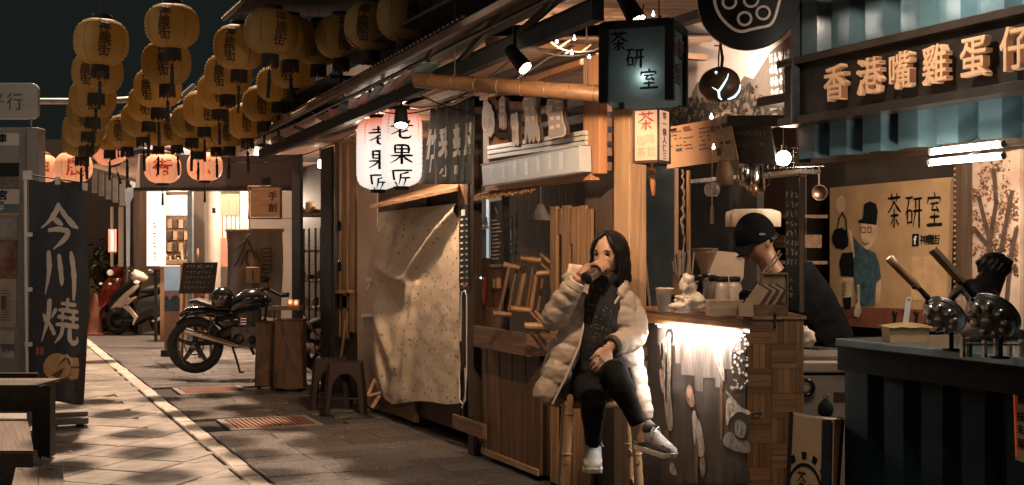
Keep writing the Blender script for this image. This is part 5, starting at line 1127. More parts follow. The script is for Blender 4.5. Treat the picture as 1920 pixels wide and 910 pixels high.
# bamboo frames on the tray
def zb8(x,y): return (870+x/3.25,360+y/3.25)
def bframe(lab,D,parts):
    t=thing('cup_frame',lab,'bamboo frame',at(*zb8(*parts[-1][1]),D),0,'bamboo frames on the tray')
    for (a,b,r,nm,dd) in parts:
        p,q=at(*zb8(*a),D+dd),at(*zb8(*b),D+dd); r=r/3.25/FPX*D; d=(q-p); m=MB(); L=d.length; P=[];R=[]
        for k in range(9):
            s=k/8; P.append(p+d*s); R.append(r*(1.0+.05*noise.noise(p*9+V((s*4,0,0)))))
        m.tube(P,R,10)
        for k in range(1,int(L/.12)+1): m.torus(p+d*(k*.12/L) if k*.12<L else q,r*1.02,r*.10,d,12,4)
        m.build(nm,BAMBD,t)
        m=MB(); m.lathe([(r*.6,.001),(r*.95,.001)],12,p-d.normalized()*.001,-d); 
bframe('nearest left bamboo frame with wrapped top rail standing on the tray',7.35,[((240,443),(352,466),19,'rail',0),((276,455),(214,745),12,'leg',0),((318,475),(272,725),8,'leg',.06),((378,450),(326,705),17,'leg',.03),((178,740),(288,748),18,'rail',-.02)])
bframe('middle bamboo frame with a thick high rail leaning on the tray',7.2,[((345,405),(470,420),21,'rail',0),((422,450),(385,700),9,'leg',.05),((440,505),(408,715),14,'leg',0),((285,712),(410,722),20,'rail',-.03),((465,378),(520,430),10,'strut',.03),((458,428),(520,482),9,'strut',0),((480,530),(450,720),9,'leg',.05)])
bframe('lowest bamboo frame lying at the right end of the tray',7.0,[((440,500),(520,492),19,'rail',0),((400,728),(470,805),9,'strut',0),((430,725),(495,800),12,'strut',.02),((370,815),(500,822),24,'rail',-.03)])
# ---- crate frame with light box and hanging boards
OW=wood('orange_wood',(.34,.155,.07),(.52,.27,.135),'z',rv=.1); OWY=wood('orange_wood_along',(.40,.17,.07),(.56,.28,.13),'y',rv=.1)
Z1=lambda x,y: (800+x/4.55,160+y/4.55)
cf=thing('crate_frame','orange slatted wooden frame above the stall holding a light box','frame',onx(1000,340,2.95))
XF=2.98
p,q=onx(*Z1(1335,400),XF),onx(*Z1(1470,400),XF); zT,zB=onx(*Z1(1335,-230),XF).z,onx(*Z1(1370,765),XF).z
m=MB(); m.mm((XF,p.y,zB),(XF+.05,q.y,zT)); m.build('post',OW,cf,bevel=.003)
p,q=onx(*Z1(480,400),XF),onx(*Z1(530,400),XF); m=MB(); m.mm((XF,p.y,zB),(XF+.05,q.y,onx(*Z1(480,80),XF).z)); m.build('post',OW,cf,bevel=.003)
yl,yr=onx(*Z1(500,800),XF).y,onx(*Z1(1400,800),XF).y
m=MB(); m.mm((XF-.004,yl,zB-.03),(XF+.054,yr,zB+.015)); m.build('bottom_rail',OWY,cf,bevel=.003)
m=MB(); m.beam(onx(*Z1(70,10) if False else Z1(480,110),XF+.02),onx(*Z1(1340,-200),XF+.02),.05,.035); m.build('top_rail',OWY,cf,bevel=.003)
for k in range(7):     # side slats running back
    z=lerp(zB+.03,zT-.12,k/6.)
    m=MB(); m.mm((XF+.051,q.y+.03,z),(XF+.36,q.y+.05,z+.045)); m.build('slat',OW,cf)
    m=MB(); m.mm((XF+.051,yr+.09,z),(XF+.36,yr+.11,z+.045)); m.build('slat',OW,cf)
for k in range(5):
    z=lerp(zB+.06,zT-.16,k/4.); m=MB(); m.mm((XF+.37,yl,z),(XF+.385,yr,z+.055)); m.build('slat',WOODY,cf)
for k in range(3):
    v0,v1=(640-40*k,520-44*k); m=MB(); m.beam(onx(*Z1(530,v0-25),XF-.01),onx(*Z1(1362,v1-28),XF-.01),.02,.022); m.build('white_rail',M('enamel_grey',(.55,.54,.50),.3,var=.05),cf)
XLB=2.9
lbx=thing('light_box','long pale grey light box sign with faded characters under the hanging boards','light box',onx(990,345,XLB))
P=[Z1(470,682),Z1(1298,517),Z1(1305,735),Z1(480,858)]; a=[onx(*p_,XLB) for p_ in P]
m=MB(); m.prism(a[::-1],V((.07,0,0))); m.build('box_body',M('lightbox_face',(.42,.43,.41),.35,sc=1.3,col2=(.56,.56,.53),em=(.50,.52,.50),es=.16),lbx)
FC=M('faded_print',(.62,.60,.55),.5,em=(.6,.57,.52),es=.25)
for k,ch in enumerate('竹炭烤魷魚串燒'):
    x=545+k*98; y=830-(x-480)*.165; A=onx(*Z1(x,y),XLB); m=MB(); put(m,ch,A+V((-.003,0,0)),FR,UP,.05,.098,bold=.03); m.build('lettering',FC,lbx)
m=MB(); m.beam(a[0]+V((-.004,0,.002)),a[1]+V((-.004,0,.002)),.012,.006); m.beam(a[3]+V((-.004,0,-.002)),a[2]+V((-.004,0,-.002)),.012,.006); m.build('edge_trim',GREYP,lbx)
BG_=M('board_grey',(.34,.32,.30),.5,var=.1,sc=10); BC_=M('board_cream',(.80,.60,.48),.5,var=.1,sc=10); DKE=M('board_edge',(.05,.035,.025),.6)
def hang(name,lab,pts,face,inner,x,wins=(),lets='',cols=None):
    t=thing(name,lab,'hanging sign',onx(*Z1(*pts[len(pts)//2]),x),0,'shaped boards hanging above the light box')
    a=[onx(*Z1(*p_),x) for p_ in pts]; ar=sum((a[i].cross(a[(i+1)%len(a)]) for i in range(len(a))),V()).x
    if ar>0: a=a[::-1]
    cx=sum(a,V())/len(a)
    m=MB(); m.prism([p_+V((.003,0,0)) for p_ in a],V((.018,0,0))); m.build('board',DKE,t)
    m=MB(); m.add([cx+(p_-cx)*.965 for p_ in a],[tuple(range(len(a)))]); m.build('board_face',BC_,t)
    if inner: m=MB(); m.add([V((x-.003,0,0))+V((0,(cx+(p_-cx)*.86).y,(cx+(p_-cx)*.90).z)) for p_ in a],[tuple(range(len(a)))]); m.build('print',inner,t)
    for (x0,y0_,w__,h__) in wins:
        m=MB(); poly(m,[Z1(x0,y0_),Z1(x0+w__,y0_-w__*.1),Z1(x0+w__,y0_-w__*.1+h__),Z1(x0,y0_+h__)],x,.0065); m.build('print',BC_,t)
    for (ch,x0,y0_,w__,h__) in lets:
        A=onx(*Z1(x0,y0_),x); B=onx(*Z1(x0+w__,y0_),x); m=MB(); put(m,ch,A+V((-.007,0,0)),FR,UP,A.y-B.y,h__/4.55/FPX*A.dot(FW)); m.build('lettering',cols,t)
    m=MB(); top=max(a,key=lambda p_:p_.z); m.tube([top+V((.01,0,0)),top+V((.01,0,.16))],.0015,4); m.build('string',CORD,t)
BRW=M('print_rust',(.50,.24,.15),.6)
hang('oval_board','pale oval shingle with rust characters, leftmost of the hanging boards',[(470,215),(480,190),(505,165),(515,122),(530,150),(552,170),(560,205),(575,230),(583,330),(575,410),(545,448),(515,430),(480,390),(470,330)],BC_,None,2.86,(),(('烏',480,370,42,80),('魚',530,368,42,80),('子',505,425,40,60)),BRW)
hang('narrow_board','narrow squid shaped pale board hanging high beside the oval one',[(615,120),(630,105),(640,84),(660,95),(678,110),(678,225),(688,250),(685,350),(670,385),(660,365),(650,388),(640,360),(625,375),(618,340),(622,230),(615,190)],BC_,M('print_warm_grey',(.42,.31,.25),.6),2.87,((632,150,14,30),(655,147,14,30),(632,205,14,30),(655,202,14,30),(630,260,8,90),(646,260,8,90),(662,256,8,90)))
hang('small_board','small squid shaped pale board hanging lower in the middle',[(716,255),(735,235),(750,245),(760,222),(778,240),(778,300),(785,330),(782,400),(790,500),(775,530),(765,505),(750,530),(738,530),(728,480),(728,390),(714,330)],BC_,None,2.87,(),(('魷',728,360,48,95),('魚',730,470,48,90)),M('print_grey',(.30,.27,.25),.6))
hang('squid_board','large grey squid shaped board with cream squares and four legs',[(812,140),(828,96),(880,92),(938,100),(945,150),(948,330),(965,380),(970,470),(955,492),(945,470),(925,395),(920,480),(912,498),(900,480),(893,400),(888,480),(880,500),(868,480),(858,400),(848,490),(838,500),(832,470),(838,350),(832,220),(815,180)],BG_,BG_,2.85,((850,182,35,40),(893,178,35,40),(855,268,35,40),(898,264,35,40),(845,110,32,20),(890,104,30,20)))
hang('curved_board','grey curved squid board with cream patches, rightmost of the hanging boards',[(1018,170),(1028,115),(1090,112),(1168,120),(1170,190),(1160,230),(1168,300),(1192,370),(1190,425),(1165,445),(1100,455),(1045,472),(1035,430),(1040,370),(1032,260),(1018,240)],BG_,BG_,2.85,((1040,175,40,60),(1105,135,55,20),(1062,270,35,32),(1112,265,35,32),(1058,350,40,28),(1115,335,32,30),(1105,190,55,16)))
t=thing('bamboo_pole','thick aged bamboo pole hanging level under the awning above the boards','bamboo pole',at(960,180,5.8)); a,b=at(780,150,6.2),at(1130,176,5.75); m=MB(); P=[lerp(a,b,k/24) for k in range(25)]; m.tube(P,[.0385+.0012*sin(k*1.3) for k in range(25)],16); m.build('pole',M('dark_bamboo',(.028,.015,.008),.4,col2=(.13,.068,.03),sc=1.6,st=(2,2,5),var=.5,bump=.06,rv=.0,coat=.2),t)
for k in range(8): m=MB(); p=lerp(a,b,.09+k*.125); m.torus(p,.0385,.0035,b-a,20,5); m.build('node_ring',MATS['dark_bamboo'],t)
for k,s in enumerate((.22,.92)): m=MB(); p=lerp(a,b,s); m.tube([p+UP*.03,p+UP*.4],.004,5); m.build('hanging_wire',CORD,t)
# noren curtain
t=thing('noren_curtain','dark grey split curtain with white brushed characters hanging from a thin bamboo rod','curtain',at(850,340,7.4))
ca,cb=at(806,206,7.75),at(889,178,7.3)
rod=[at(652,205,8.6),at(740,196,8.2),at(790,203,7.8),at(850,195,7.5),at(905,168,7.2)]; m=MB(); m.tube(rod,.010,8); m.build('rod',BAMB,t)
NOR=M('noren_cloth',(.075,.085,.088),.75,col2=(.13,.145,.15),sc=6,bump=.15,bsc=30,rv=.15)
def nor(k,a,b,off):
    s=(k+a*.985)/4; top=lerp(ca,cb,s); h_=(lerp(205,178,s)-lerp(348,340,s))/FPX*7.5
    flare=RT*(-.030*(1-s)+.004)*b*b*1.2; d=(cb-ca).normalized(); nrm=V((-d.y,d.x,0)).normalized(); nrm=nrm if nrm.dot(FW)<0 else -nrm
    return top+UP*(-.004+h_*b)+flare+nrm*(off+.014*sin(a*pi*2+k)*b+.02*sin(b*2.5+k*1.7)*b+.006*sin(a*9+k))
for k in range(4):
    m=MB(); m.grid(lambda a,b:nor(k,a,b,.0),10,16); m.build('curtain_panel',NOR,t,solid=.003)
    m=MB()
    def warp(mb,ch,a0,a1,b0,b1,st,bd):
        q=MB(); put(q,ch,(0,0,0),(1,0,0),(0,1,0),1,1,style=st,bold=bd,wt=1.6); mb.add([nor(k,lerp(a0,a1,p_.x),lerp(b1,b0,p_.y),.006) for p_ in q.v],q.f)
    warp(m,'竹采美屋'[k],.15,.85,.28,.66,'font',.05); 
    if k==0: warp(m,'丨',.3,.7,.62,.84,'font',.05)
    m.build('lettering',PW,t)
    m=MB(); 
    if k: warp(m,'小吃丫'[k-1],.2,.7,.76,.90,'font',.03); m.build('lettering',PW,t)
t2=thing('white_rail','white towel rail with rings under the ceiling near the curtain','rail',at(845,190,7.9)); a,b=at(808,207,8.3),at(862,188,7.9); m=MB(); m.tube([a,b],.014,10); m.build('rail_tube',WHITE,t2)
for s in (.2,.5,.9): m=MB(); m.torus(lerp(a,b,s),.02,.003,b-a,14,5); m.build('ring',DARKM,t2)
# white paper lanterns
def cyl_prof(R,H,ribs):
    P=[]
    for i in range(ribs*2+1):
        s=-1+i/ribs; r=R*(1-abs(s)**7)**.42 if abs(s)<1 else R*.34; P.append((max(r,R*.34)-(.002 if i%2 else 0),s*H/2))
    return P
def white_lantern(u,v,D,R,H,lab,rz):
    c=at(u,v,D); t=thing('white_lantern',lab,'lantern',c,rz,'tall white lanterns with black characters'); P=cyl_prof(R,H,15)
    loc=lambda mb: (setattr(mb,'v',[WM[t]@q_ for q_ in mb.v]),mb)[1]
    m=MB(); m.lathe(P,32)
    if 'white_lit' not in MATS:
        mm=bpy.data.materials.new('white_lit'); mm.use_nodes=True; nt=mm.node_tree; b_=nt.nodes['Principled BSDF']; tc=nt.nodes.new('ShaderNodeTexCoord'); sp=nt.nodes.new('ShaderNodeSeparateXYZ'); nt.links.new(tc.outputs['Object'],sp.inputs[0])
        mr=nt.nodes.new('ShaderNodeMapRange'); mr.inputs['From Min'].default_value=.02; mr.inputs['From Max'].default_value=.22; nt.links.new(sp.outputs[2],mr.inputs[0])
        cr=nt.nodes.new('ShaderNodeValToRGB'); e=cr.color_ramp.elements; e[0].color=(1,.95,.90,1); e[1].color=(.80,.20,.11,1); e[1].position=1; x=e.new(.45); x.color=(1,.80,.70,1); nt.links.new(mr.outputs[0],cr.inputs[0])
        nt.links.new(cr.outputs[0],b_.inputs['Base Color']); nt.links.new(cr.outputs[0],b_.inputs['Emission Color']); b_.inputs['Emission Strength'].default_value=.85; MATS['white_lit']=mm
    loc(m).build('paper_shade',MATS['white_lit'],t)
    for k,ch in enumerate('老果匠'): m=MB(); on_lantern(P,m,ch,.12,.045-.155*k,.15,.125,.1,style='brush',wt=1.35); loc(m).build('lettering',INK,t)
    RS=M('red_stripe',(.62,.13,.07),.6,em=(.7,.16,.08),es=.5)
    for ang in (-1.15,-.55,1.0):
        m=MB(); z=.20; f=lambda z_,da: V(((R+.004)*(1-abs(z_/(H/2))**7)**.42*sin(ang+da),-(R+.004)*(1-abs(z_/(H/2))**7)**.42*cos(ang+da),z_))
        for k in range(9):
            w0=.05*(1-k/10); z=.215-.02*k; m.quad(f(z-.012,-w0),f(z-.012,w0),f(z,w0),f(z,-w0))
        loc(m).build('stripe',RS,t,kind='stuff')
    m=MB(); m.lathe([(R*.36,H/2-.004),(R*.40,H/2),(R*.40,H/2+.022),(.001,H/2+.024)],18); m.tube([(0,0,H/2+.02),(0,0,H/2+.30)],.004,5); loc(m).build('cap',BLK,t)
    m=MB(); m.lathe([(.001,-H/2-.022),(R*.34,-H/2-.02),(R*.36,-H/2+.004)],18); loc(m).build('base_ring',BLK,t)
    return t
white_lantern(709,289,8.15,.145,.475,'tall lit white lantern with black characters, partly hidden behind its twin',-YAW+.05)
white_lantern(753,278,7.75,.132,.485,'tall lit white lantern with black characters, in front beside the curtain',-YAW-.02)
for (u,v,D,p) in ((704,290,7.75,9),(757,290,7.3,9)): lamp('white_lantern_light','POINT',at(u-25,v-36,D+1.25),p*1.6,(1,.78,.62),r=.12)
# spot lamps with housings
def spot(lab,u0,v0,u1,v1,D,r,power,aimp,cone=75,col=WARM,lp=None):
    a,b=at(u0,v0,D),at(u1,v1,D-.05); d=(b-a).normalized(); t=thing('spot_lamp',lab,'spot lamp',a,0,'black track spot lamps under the stall roof')
    m=MB(); m.lathe([(.001,0),(r*.8,0),(r*.82,.01),(r*1.0,(b-a).length),(r*.9,(b-a).length),(r*.8,(b-a).length*.9),(.001,(b-a).length*.9)],20,a,d); m.build('housing',BLK,t)
    m=MB(); m.lathe([(.001,0),(r*.85,0)],20,b-d*.004,d); m.build('lens',glow('lens_warm',(1,.74,.5),18),t)
    m=MB(); m.beam(a+d*.04,a+d*.04+UP*.12,.012,.012); m.build('bracket',BLK,t)
    lamp('spot_lamp_light','SPOT',lp or b+d*.02,power,col,r=.03,aim=aimp,cone=cone,blend=.6)
spot('black spot lamp over the noren and hanging boards',955,92,985,128,5.2,.034,210,onx(960,290,2.9),95)
spot('black cone spot lamp above the cloth box sign',1168,-8,1196,40,5.0,.040,85,at(1140,560,5.8),58,lp=at(1112,20,5.08))
spot('black spot lamp in front of the white lanterns',752,205,752,236,7.4,.045,120,at(785,560,9.1),85,lp=at(800,235,8.25))
spot('black spot lamp under the beam left of the lanterns',752,170,752,185,8.4,.05,130,at(690,560,11.2),80)
# ================================================================ stall closed with a flowered sheet
st=thing('sheet_stall','closed stall with a flowered sheet hanging over its front','stall',(3.4,9,0))
m=MB(); m.mm((3.16,onx(705,600,3.16).y,.10),(3.9,onx(862,600,3.16).y,1.9)); m.build('stall_body',DKWOOD,st)
ya,yb=onx(708,772,3.12).y,onx(778,797,3.12).y; m=MB(); m.mm((3.12,ya,.05),(3.155,yb,.30)); m.build('base_board',WOODY,st,bevel=.003)
p,q=onx(858,340,3.08),onx(881,340,3.08); m=MB(); m.mm((3.08,p.y,1.55),(3.17,q.y,2.0)); m.build('post',WOOD,st,bevel=.003)
p,q=onx(783,372,3.14),onx(800,372,3.14); m=MB(); m.mm((3.14,p.y,1.6),(3.19,q.y,1.80)); m.build('post',WOOD,st)
m=MB(); m.mm((3.2,onx(800,360,3.2).y,1.70),(3.24,onx(858,360,3.2).y,1.73)); m.build('cross_bar',WOODY,st)
c4=[at(693,386,9.35),at(858,351,8.35),at(866,334,8.75),at(735,371,9.9)]
m=MB(); m.prism(c4,-UP*.028); m.build('small_roof',WOODY,st,bevel=.003)
m=MB(); m.box(at(752,350,8.9),RT*.085,FW*.05,UP*.05); 
SH=MB(); xs=3.08
def ridge(s,t_,a,b,w0,h0):
    d=(b[0]-a[0],b[1]-a[1]); L=d[0]**2+d[1]**2; k=max(0,min(1,((s-a[0])*d[0]+(t_-a[1])*d[1])/L)); dx=s-a[0]-d[0]*k; dy=(t_-a[1]-d[1]*k)*1.6; return h0*exp(-(dx*dx+dy*dy)/(w0*w0))*(.35+.65*sin(pi*min(1,max(0,.12+.88*k))))
def sheet(a,b):
    u=lerp(706,861,a); top=lerp(398,381,a) if a>.42 else lerp(399,391,a/.42); bot=755+3*sin(a*9)-(22*max(0,.18-a)/.18); v=lerp(top,bot,b)
    u-= 4*sin(b*3.3)*(1-a)
    f=ridge(a,b,(.44,.0),(.18,.30),.045,.06)+ridge(a,b,(1.0,.03),(.36,.36),.05,.075)+ridge(a,b,(.36,.36),(.05,.30),.05,.05)+ridge(a,b,(.5,.40),(.30,.98),.035,.045)+ridge(a,b,(.42,.40),(.16,.95),.035,.04)+ridge(a,b,(.03,.55),(.22,.80),.06,.05)+ridge(a,b,(.05,.75),(.10,1.),.04,.04)
    f-=ridge(a,b,(.05,.06),(.30,.12),.10,.04)+ridge(a,b,(.1,.45),(.40,.52),.12,.05)
    f=f*1.0+.010*noise.noise(V((a*4,b*3,1)))+.006*noise.noise(V((a*11,b*12,5)))+.0016*noise.noise(V((a*26+b*9,b*22-a*12,8)))+.010*sin(a*22+b*2)*b*b
    return onx(u,v,xs)+V((-f,0,0))
SH.grid(sheet,120,160)
shm=M('sheet_cloth',(.50,.40,.30),.8,var=.04,sc=5,bump=.12,bsc=60); nt=shm.node_tree; b_=nt.nodes['Principled BSDF']; src=b_.inputs['Base Color'].links[0].from_socket
tc=nt.nodes.new('ShaderNodeTexCoord'); vo=nt.nodes.new('ShaderNodeTexVoronoi'); vo.inputs['Scale'].default_value=15; vo.voronoi_dimensions='2D'; s0_=nt.nodes.new('ShaderNodeSeparateXYZ'); c0_=nt.nodes.new('ShaderNodeCombineXYZ'); nt.links.new(tc.outputs['Object'],s0_.inputs[0]); nt.links.new(s0_.outputs[1],c0_.inputs[0]); nt.links.new(s0_.outputs[2],c0_.inputs[1]); nt.links.new(c0_.outputs[0],vo.inputs['Vector'])
lt_=nt.nodes.new('ShaderNodeMath'); lt_.operation='LESS_THAN'; lt_.inputs[1].default_value=.15; nt.links.new(vo.outputs['Distance'],lt_.inputs[0])
sx=nt.nodes.new('ShaderNodeSeparateXYZ'); nt.links.new(vo.outputs['Color'],sx.inputs[0]); gt=nt.nodes.new('ShaderNodeMath'); gt.operation='GREATER_THAN'; gt.inputs[1].default_value=.42; nt.links.new(sx.outputs[0],gt.inputs[0])
ml=nt.nodes.new('ShaderNodeMath'); ml.operation='MULTIPLY'; nt.links.new(lt_.outputs[0],ml.inputs[0]); nt.links.new(gt.outputs[0],ml.inputs[1])
n3=nt.nodes.new('ShaderNodeTexNoise'); n3.inputs['Scale'].default_value=70; nt.links.new(tc.outputs['Object'],n3.inputs[0]); g3=nt.nodes.new('ShaderNodeMath'); g3.operation='GREATER_THAN'; g3.inputs[1].default_value=.47; nt.links.new(n3.outputs[0],g3.inputs[0]); m2_=nt.nodes.new('ShaderNodeMath'); m2_.operation='MULTIPLY'; nt.links.new(ml.outputs[0],m2_.inputs[0]); nt.links.new(g3.outputs[0],m2_.inputs[1])
mx=nt.nodes.new('ShaderNodeMix'); mx.data_type='RGBA'; nt.links.new(m2_.outputs[0],mx.inputs['Factor']); nt.links.new(src,mx.inputs['A']); mx.inputs['B'].default_value=(.10,.075,.06,1); nt.links.new(mx.outputs['Result'],b_.inputs['Base Color'])
sh=SH.build('flowered_sheet',shm); tag(sh,'beige sheet with small dark flower specks draped over the stall front','sheet')
pb=thing('price_strip','narrow black price strip with pale entries beside the flowered sheet','price list',onx(869,545,3.07)); a=[onx(862,386,3.07),onx(878,383,3.07),onx(880,545,3.07),onx(863,543,3.07)]; m=MB(); m.prism(a[::-1],V((.01,0,0))); m.build('panel',M('strip_black',(.02,.022,.026),.4),pb)
m=MB()
for k in range(12): strokeq(m,[(864.5,412+k*11),(869,411.5+k*11)],.012,3.07,.003); strokeq(m,[(875,411+k*11),(877,411+k*11)],.012,3.07,.003)
poly(m,[(866,394),(873,393),(873,404),(866,405)],3.07,.003); m.build('small_print',M('strip_print',(.5,.47,.42),.6),pb,kind='stuff'); m=MB(); poly(m,[(868,534),(877,533),(877,538),(868,539)],3.07,.003); m.build('print',RUST,pb)
wr=thing('wire_rack','white bent wire rack hanging at the right edge of the flowered sheet','rack',onx(868,765,3.06)); m=MB()
m.tube([onx(864,640,3.05),onx(865,560,3.05),onx(866,548,3.05),onx(872,545,3.05),onx(875,555,3.05),onx(875,700,3.05),onx(872,745,3.05),onx(866,765,3.05)],.005,6)
m.tube([onx(861,700,3.05),onx(862,750,3.05),onx(868,760,3.05),onx(873,750,3.05),onx(872,690,3.05)],.0045,6); m.build('wire',WHITE,wr)
wp=MB(); p,q=onx(670,500,3.15),onx(707,500,3.15); wp.mm((3.15,p.y,0.02),(3.22,q.y,1.91)); tag(wp.build('cream_panel',M('cream_panel_paint',(.56,.40,.29),.6,var=.08,sc=2)),'plain cream wall panel between the slatted screen and the flowered sheet','panel')
t=thing('waste_bin','beige wall bin on the cream panel','bin',onx(693,628,3.1)); a=[onx(681,592,3.1),onx(708,590,3.1),onx(708,630,3.1),onx(682,626,3.1)]; m=MB(); m.prism(a[::-1],V((.05,0,0))); m.build('bin_body',M('bin_beige',(.30,.24,.18),.5),t); m=MB(); m.beam(a[0]+V((-.004,0,0)),a[1]+V((-.004,0,0)),.03,.03); m.build('bin_lid',WHITE,t)
t=thing('wall_hook','small white hook with a label on the cream panel','hook',onx(692,545,3.13)); m=MB(); poly(m,[(686,520),(698,519),(698,528),(686,529)],3.146,.0); m.build('hook_label',WHITE,t); c=onx(692,538,3.14); m=MB(); m.tube([c+UP*.03,c,c-UP*.02-V((.015,0,0)),c-UP*.005-V((.025,0,0))],.008,7); m.build('hook_body',WHITE,t)
# tipped tools under the sheet
t=thing('dust_pan','small wooden framed dustpan leaning at the foot of the sheet','dustpan',at(700,760,10.1)); m=MB(); a,b,c_=at(690,742,10.1),at(703,712,10.2),at(716,735,10.1); m.beam(a,b,.02,.02); m.beam(b,c_,.02,.02); m.beam(c_,a,.02,.02); m.beam(at(697,765,10.),at(712,742,10.05),.022,.02); m.build('frame',PALE,t)
# ================================================================ slatted screen shop with shelves
ss=thing('slatted_shop','small shop behind upright wooden slats and black posts','shop',(3.6,11.6,0))
for k,(a,b) in enumerate(((627,636),(641,650),(655,664))):
    p,q=onx(a,262,3.2),onx(b,262,3.2); m=MB(); m.mm((3.2,p.y,.55 if k<2 else .62),(3.23,q.y,onx(a,258,3.2).z)); m.build('slat',PLP,ss,bevel=.003)
for (a,b,x,nm) in ((601,621,3.10,'black_post'),(547,563,3.06,'black_post')):
    p,q=onx(a,400,x),onx(b,400,x); m=MB(); m.mm((x,p.y,0),(x+.03,q.y,2.36)); m.build('post',BLK,ss,bevel=.004)
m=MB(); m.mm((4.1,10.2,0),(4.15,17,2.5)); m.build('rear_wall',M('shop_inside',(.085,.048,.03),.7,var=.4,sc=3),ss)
m=MB(); m.mm((3.26,onx(621,400,3.26).y,0),(3.30,onx(668,400,3.26).y,.62)); m.build('lower_panel',DKWOOD,ss)
for (u0,u1,v,x) in ((562,603,404,3.2),(562,603,470,3.5),(562,603,525,3.5),(562,603,575,3.5),(562,603,612,3.4),(562,603,645,3.4),(622,668,500,3.45),(622,668,545,3.3),(622,668,420,3.6),(622,668,455,3.6)):
    p,q=onx(u0,v,x),onx(u1,v,x); m=MB(); m.mm((x,p.y,p.z-.02),(x+.3,q.y,p.z+.008)); m.build('shelf',WOODY,ss)
for k,u in enumerate((568,578,590,600)):
    p=onx(u,420,3.48); m=MB(); m.mm((3.48,p.y-.01,.1),(3.5,p.y+.01,1.62)); m.build('upright',DKWOOD,ss)
for k in range(4): 
    p=onx(625,300+k*50,3.4); q=onx(668,300+k*50,3.4); m=MB(); m.mm((3.4,p.y,p.z),(3.42,q.y,p.z+.03)); m.build('rail',DKWOODY,ss)
lamp('slatted_shop_light','POINT',(3.75,12.6,2.1),18,(1,.62,.36),r=.06)
lamp('slatted_shop_light','POINT',(3.7,11.0,1.95),10,(1,.62,.36),r=.06)
t=thing('bare_bulb','bare warm bulb hanging beside the black post','lamp',at(600,310,12.6)); c=at(600,308,12.4); m=MB(); m.ell(c,(.026,.026,.045),12,8); m.build('bulb',glow('bulb_warm',(1,.82,.62),30),t); m=MB(); m.tube([c+UP*.04,c+UP*.3],.006,6); m.build('cord',CORD,t)
rng=random.Random(17); POT=[M('pot_tan',(.42,.27,.17),.5,var=.2),M('pot_brown',(.20,.10,.06),.45,var=.3),M('pot_cream',(.55,.44,.33),.5,var=.1)]
def vase(u,v,x,s,lab,i,grp):
    c=onx(u,v,x); t=thing('pottery',lab,'pottery',c,0,grp); m=MB(); pr=[[(.001,0),(.6,0),(1,.7),(.9,1.2),(.4,1.6),(.5,1.8),(.42,1.8)],[(.001,0),(.7,0),(1.1,.5),(1.15,.9),(1.0,.92),(.7,.3)],[(.001,0),(.8,0),(.8,1.7),(.7,1.75),(.3,2.0),(.001,2.0)]][i%3]
    m.lathe([(a*s,b*s) for a,b in pr],14,c); m.build('pot_body',POT[i%3],t)
for k in range(5): vase(566+8*k,402,3.3+.03*(k%2),.045+.012*(k%3),'%s pot on the board shelf between the black posts'%('first','second','third','fourth','fifth')[k],k,'pots on the board shelf')
for k in range(6): vase(628+7*k,497,3.5,.035,'%s small pot on the shelf behind the slats'%('first','second','third','fourth','fifth','sixth')[k],k+1,'pots behind the slats')
for k in range(5): vase(567+8*k,(523,573)[k%2],3.6,.05,'%s pot in the dark lower shelves'%('first','second','third','fourth','fifth')[k],k+2,'pots in the lower shelves')
for k in range(4):   # little stacks of pale balls
    u=(638,645,655,667)[k]; c=onx(u,546,3.34); t=thing('ball_stack','%s little stack of three pale balls on the shelf under the slats'%('first','second','third','fourth')[k],'ornament',c,0,'stacks of pale balls'); m=MB()
    for j in range(3): m.ell(c+UP*(.025+.045*j),.024,10,7)
    m.build('balls',POT[2],t,kind='stuff')
for k,(v,lab) in enumerate(((424,'upper dark round plate hanging on the slats'),(500,'lower dark round plate hanging on the slats'))): 
    t=thing('round_plate',lab,'plate',onx(638,v,3.18),0,'dark plates on the slats'); m=MB(); m.lathe([(.001,0),(.045,.0),(.055,.012),(.05,.014)],18,onx(638,v,3.185),V((-1,0,0))); m.build('plate_body',BLKG,t)
t=thing('broom','wooden broom leaning in the corner behind the stools','broom',onx(640,660,3.15)); m=MB(); m.tube([onx(638,680,3.15),onx(644,640,3.18),onx(648,600,3.2)],.014,8); m.build('handle',PALE,t)
t=thing('wicker_tray','wicker tray on a small wooden box under the slats','tray',onx(645,580,3.2)); m=MB(); p,q=onx(632,548,3.22),onx(668,546,3.22); m.beam(p,q,.16,.03); m.build('tray',TH,t); m=MB(); p,q=onx(632,572,3.2),onx(655,572,3.2); m.mm((3.2,p.y,p.z-.02),(3.35,q.y,p.z+.10)); m.build('box',WOODY,t)
# ================================================================ bus sign, banner and benches on the pavement
BUSG=M('bus_sign_grey',(.27,.255,.24),.45,var=.08,sc=4); LABW=M('label_white',(.58,.54,.49),.5,var=.05)
bsn=thing('bus_stop_sign','grey bus stop sign with a rounded top plate and route labels','bus stop sign',onz(20,790)); Db=9.95
WM[bsn]=Matrix.Translation(bsn.location)
def cam_rect(mb,u0,v0,u1,v1,D,th=.01): return camslab(mb,u0,v0,u1,v1,D,th)
def rrect(u0,v0,u1,v1,r,D,n=6):
    P=[]
    for (cx,cy,a0) in ((u1-r,v1-r,0),(u0+r,v1-r,90),(u0+r,v0+r,180),(u1-r,v0+r,270)):
        for k in range(n+1): a=radians(a0+90*k/n); P.append(at(cx+r*cos(a),cy+r*sin(a),D))
    return P
m=MB(); m.prism(rrect(-110,156,71,223,13,Db),FW*.05); m.build('top_plate',M('plate_pale',(.40,.40,.36),.4,var=.08,sc=3),bsn,bevel=.004)
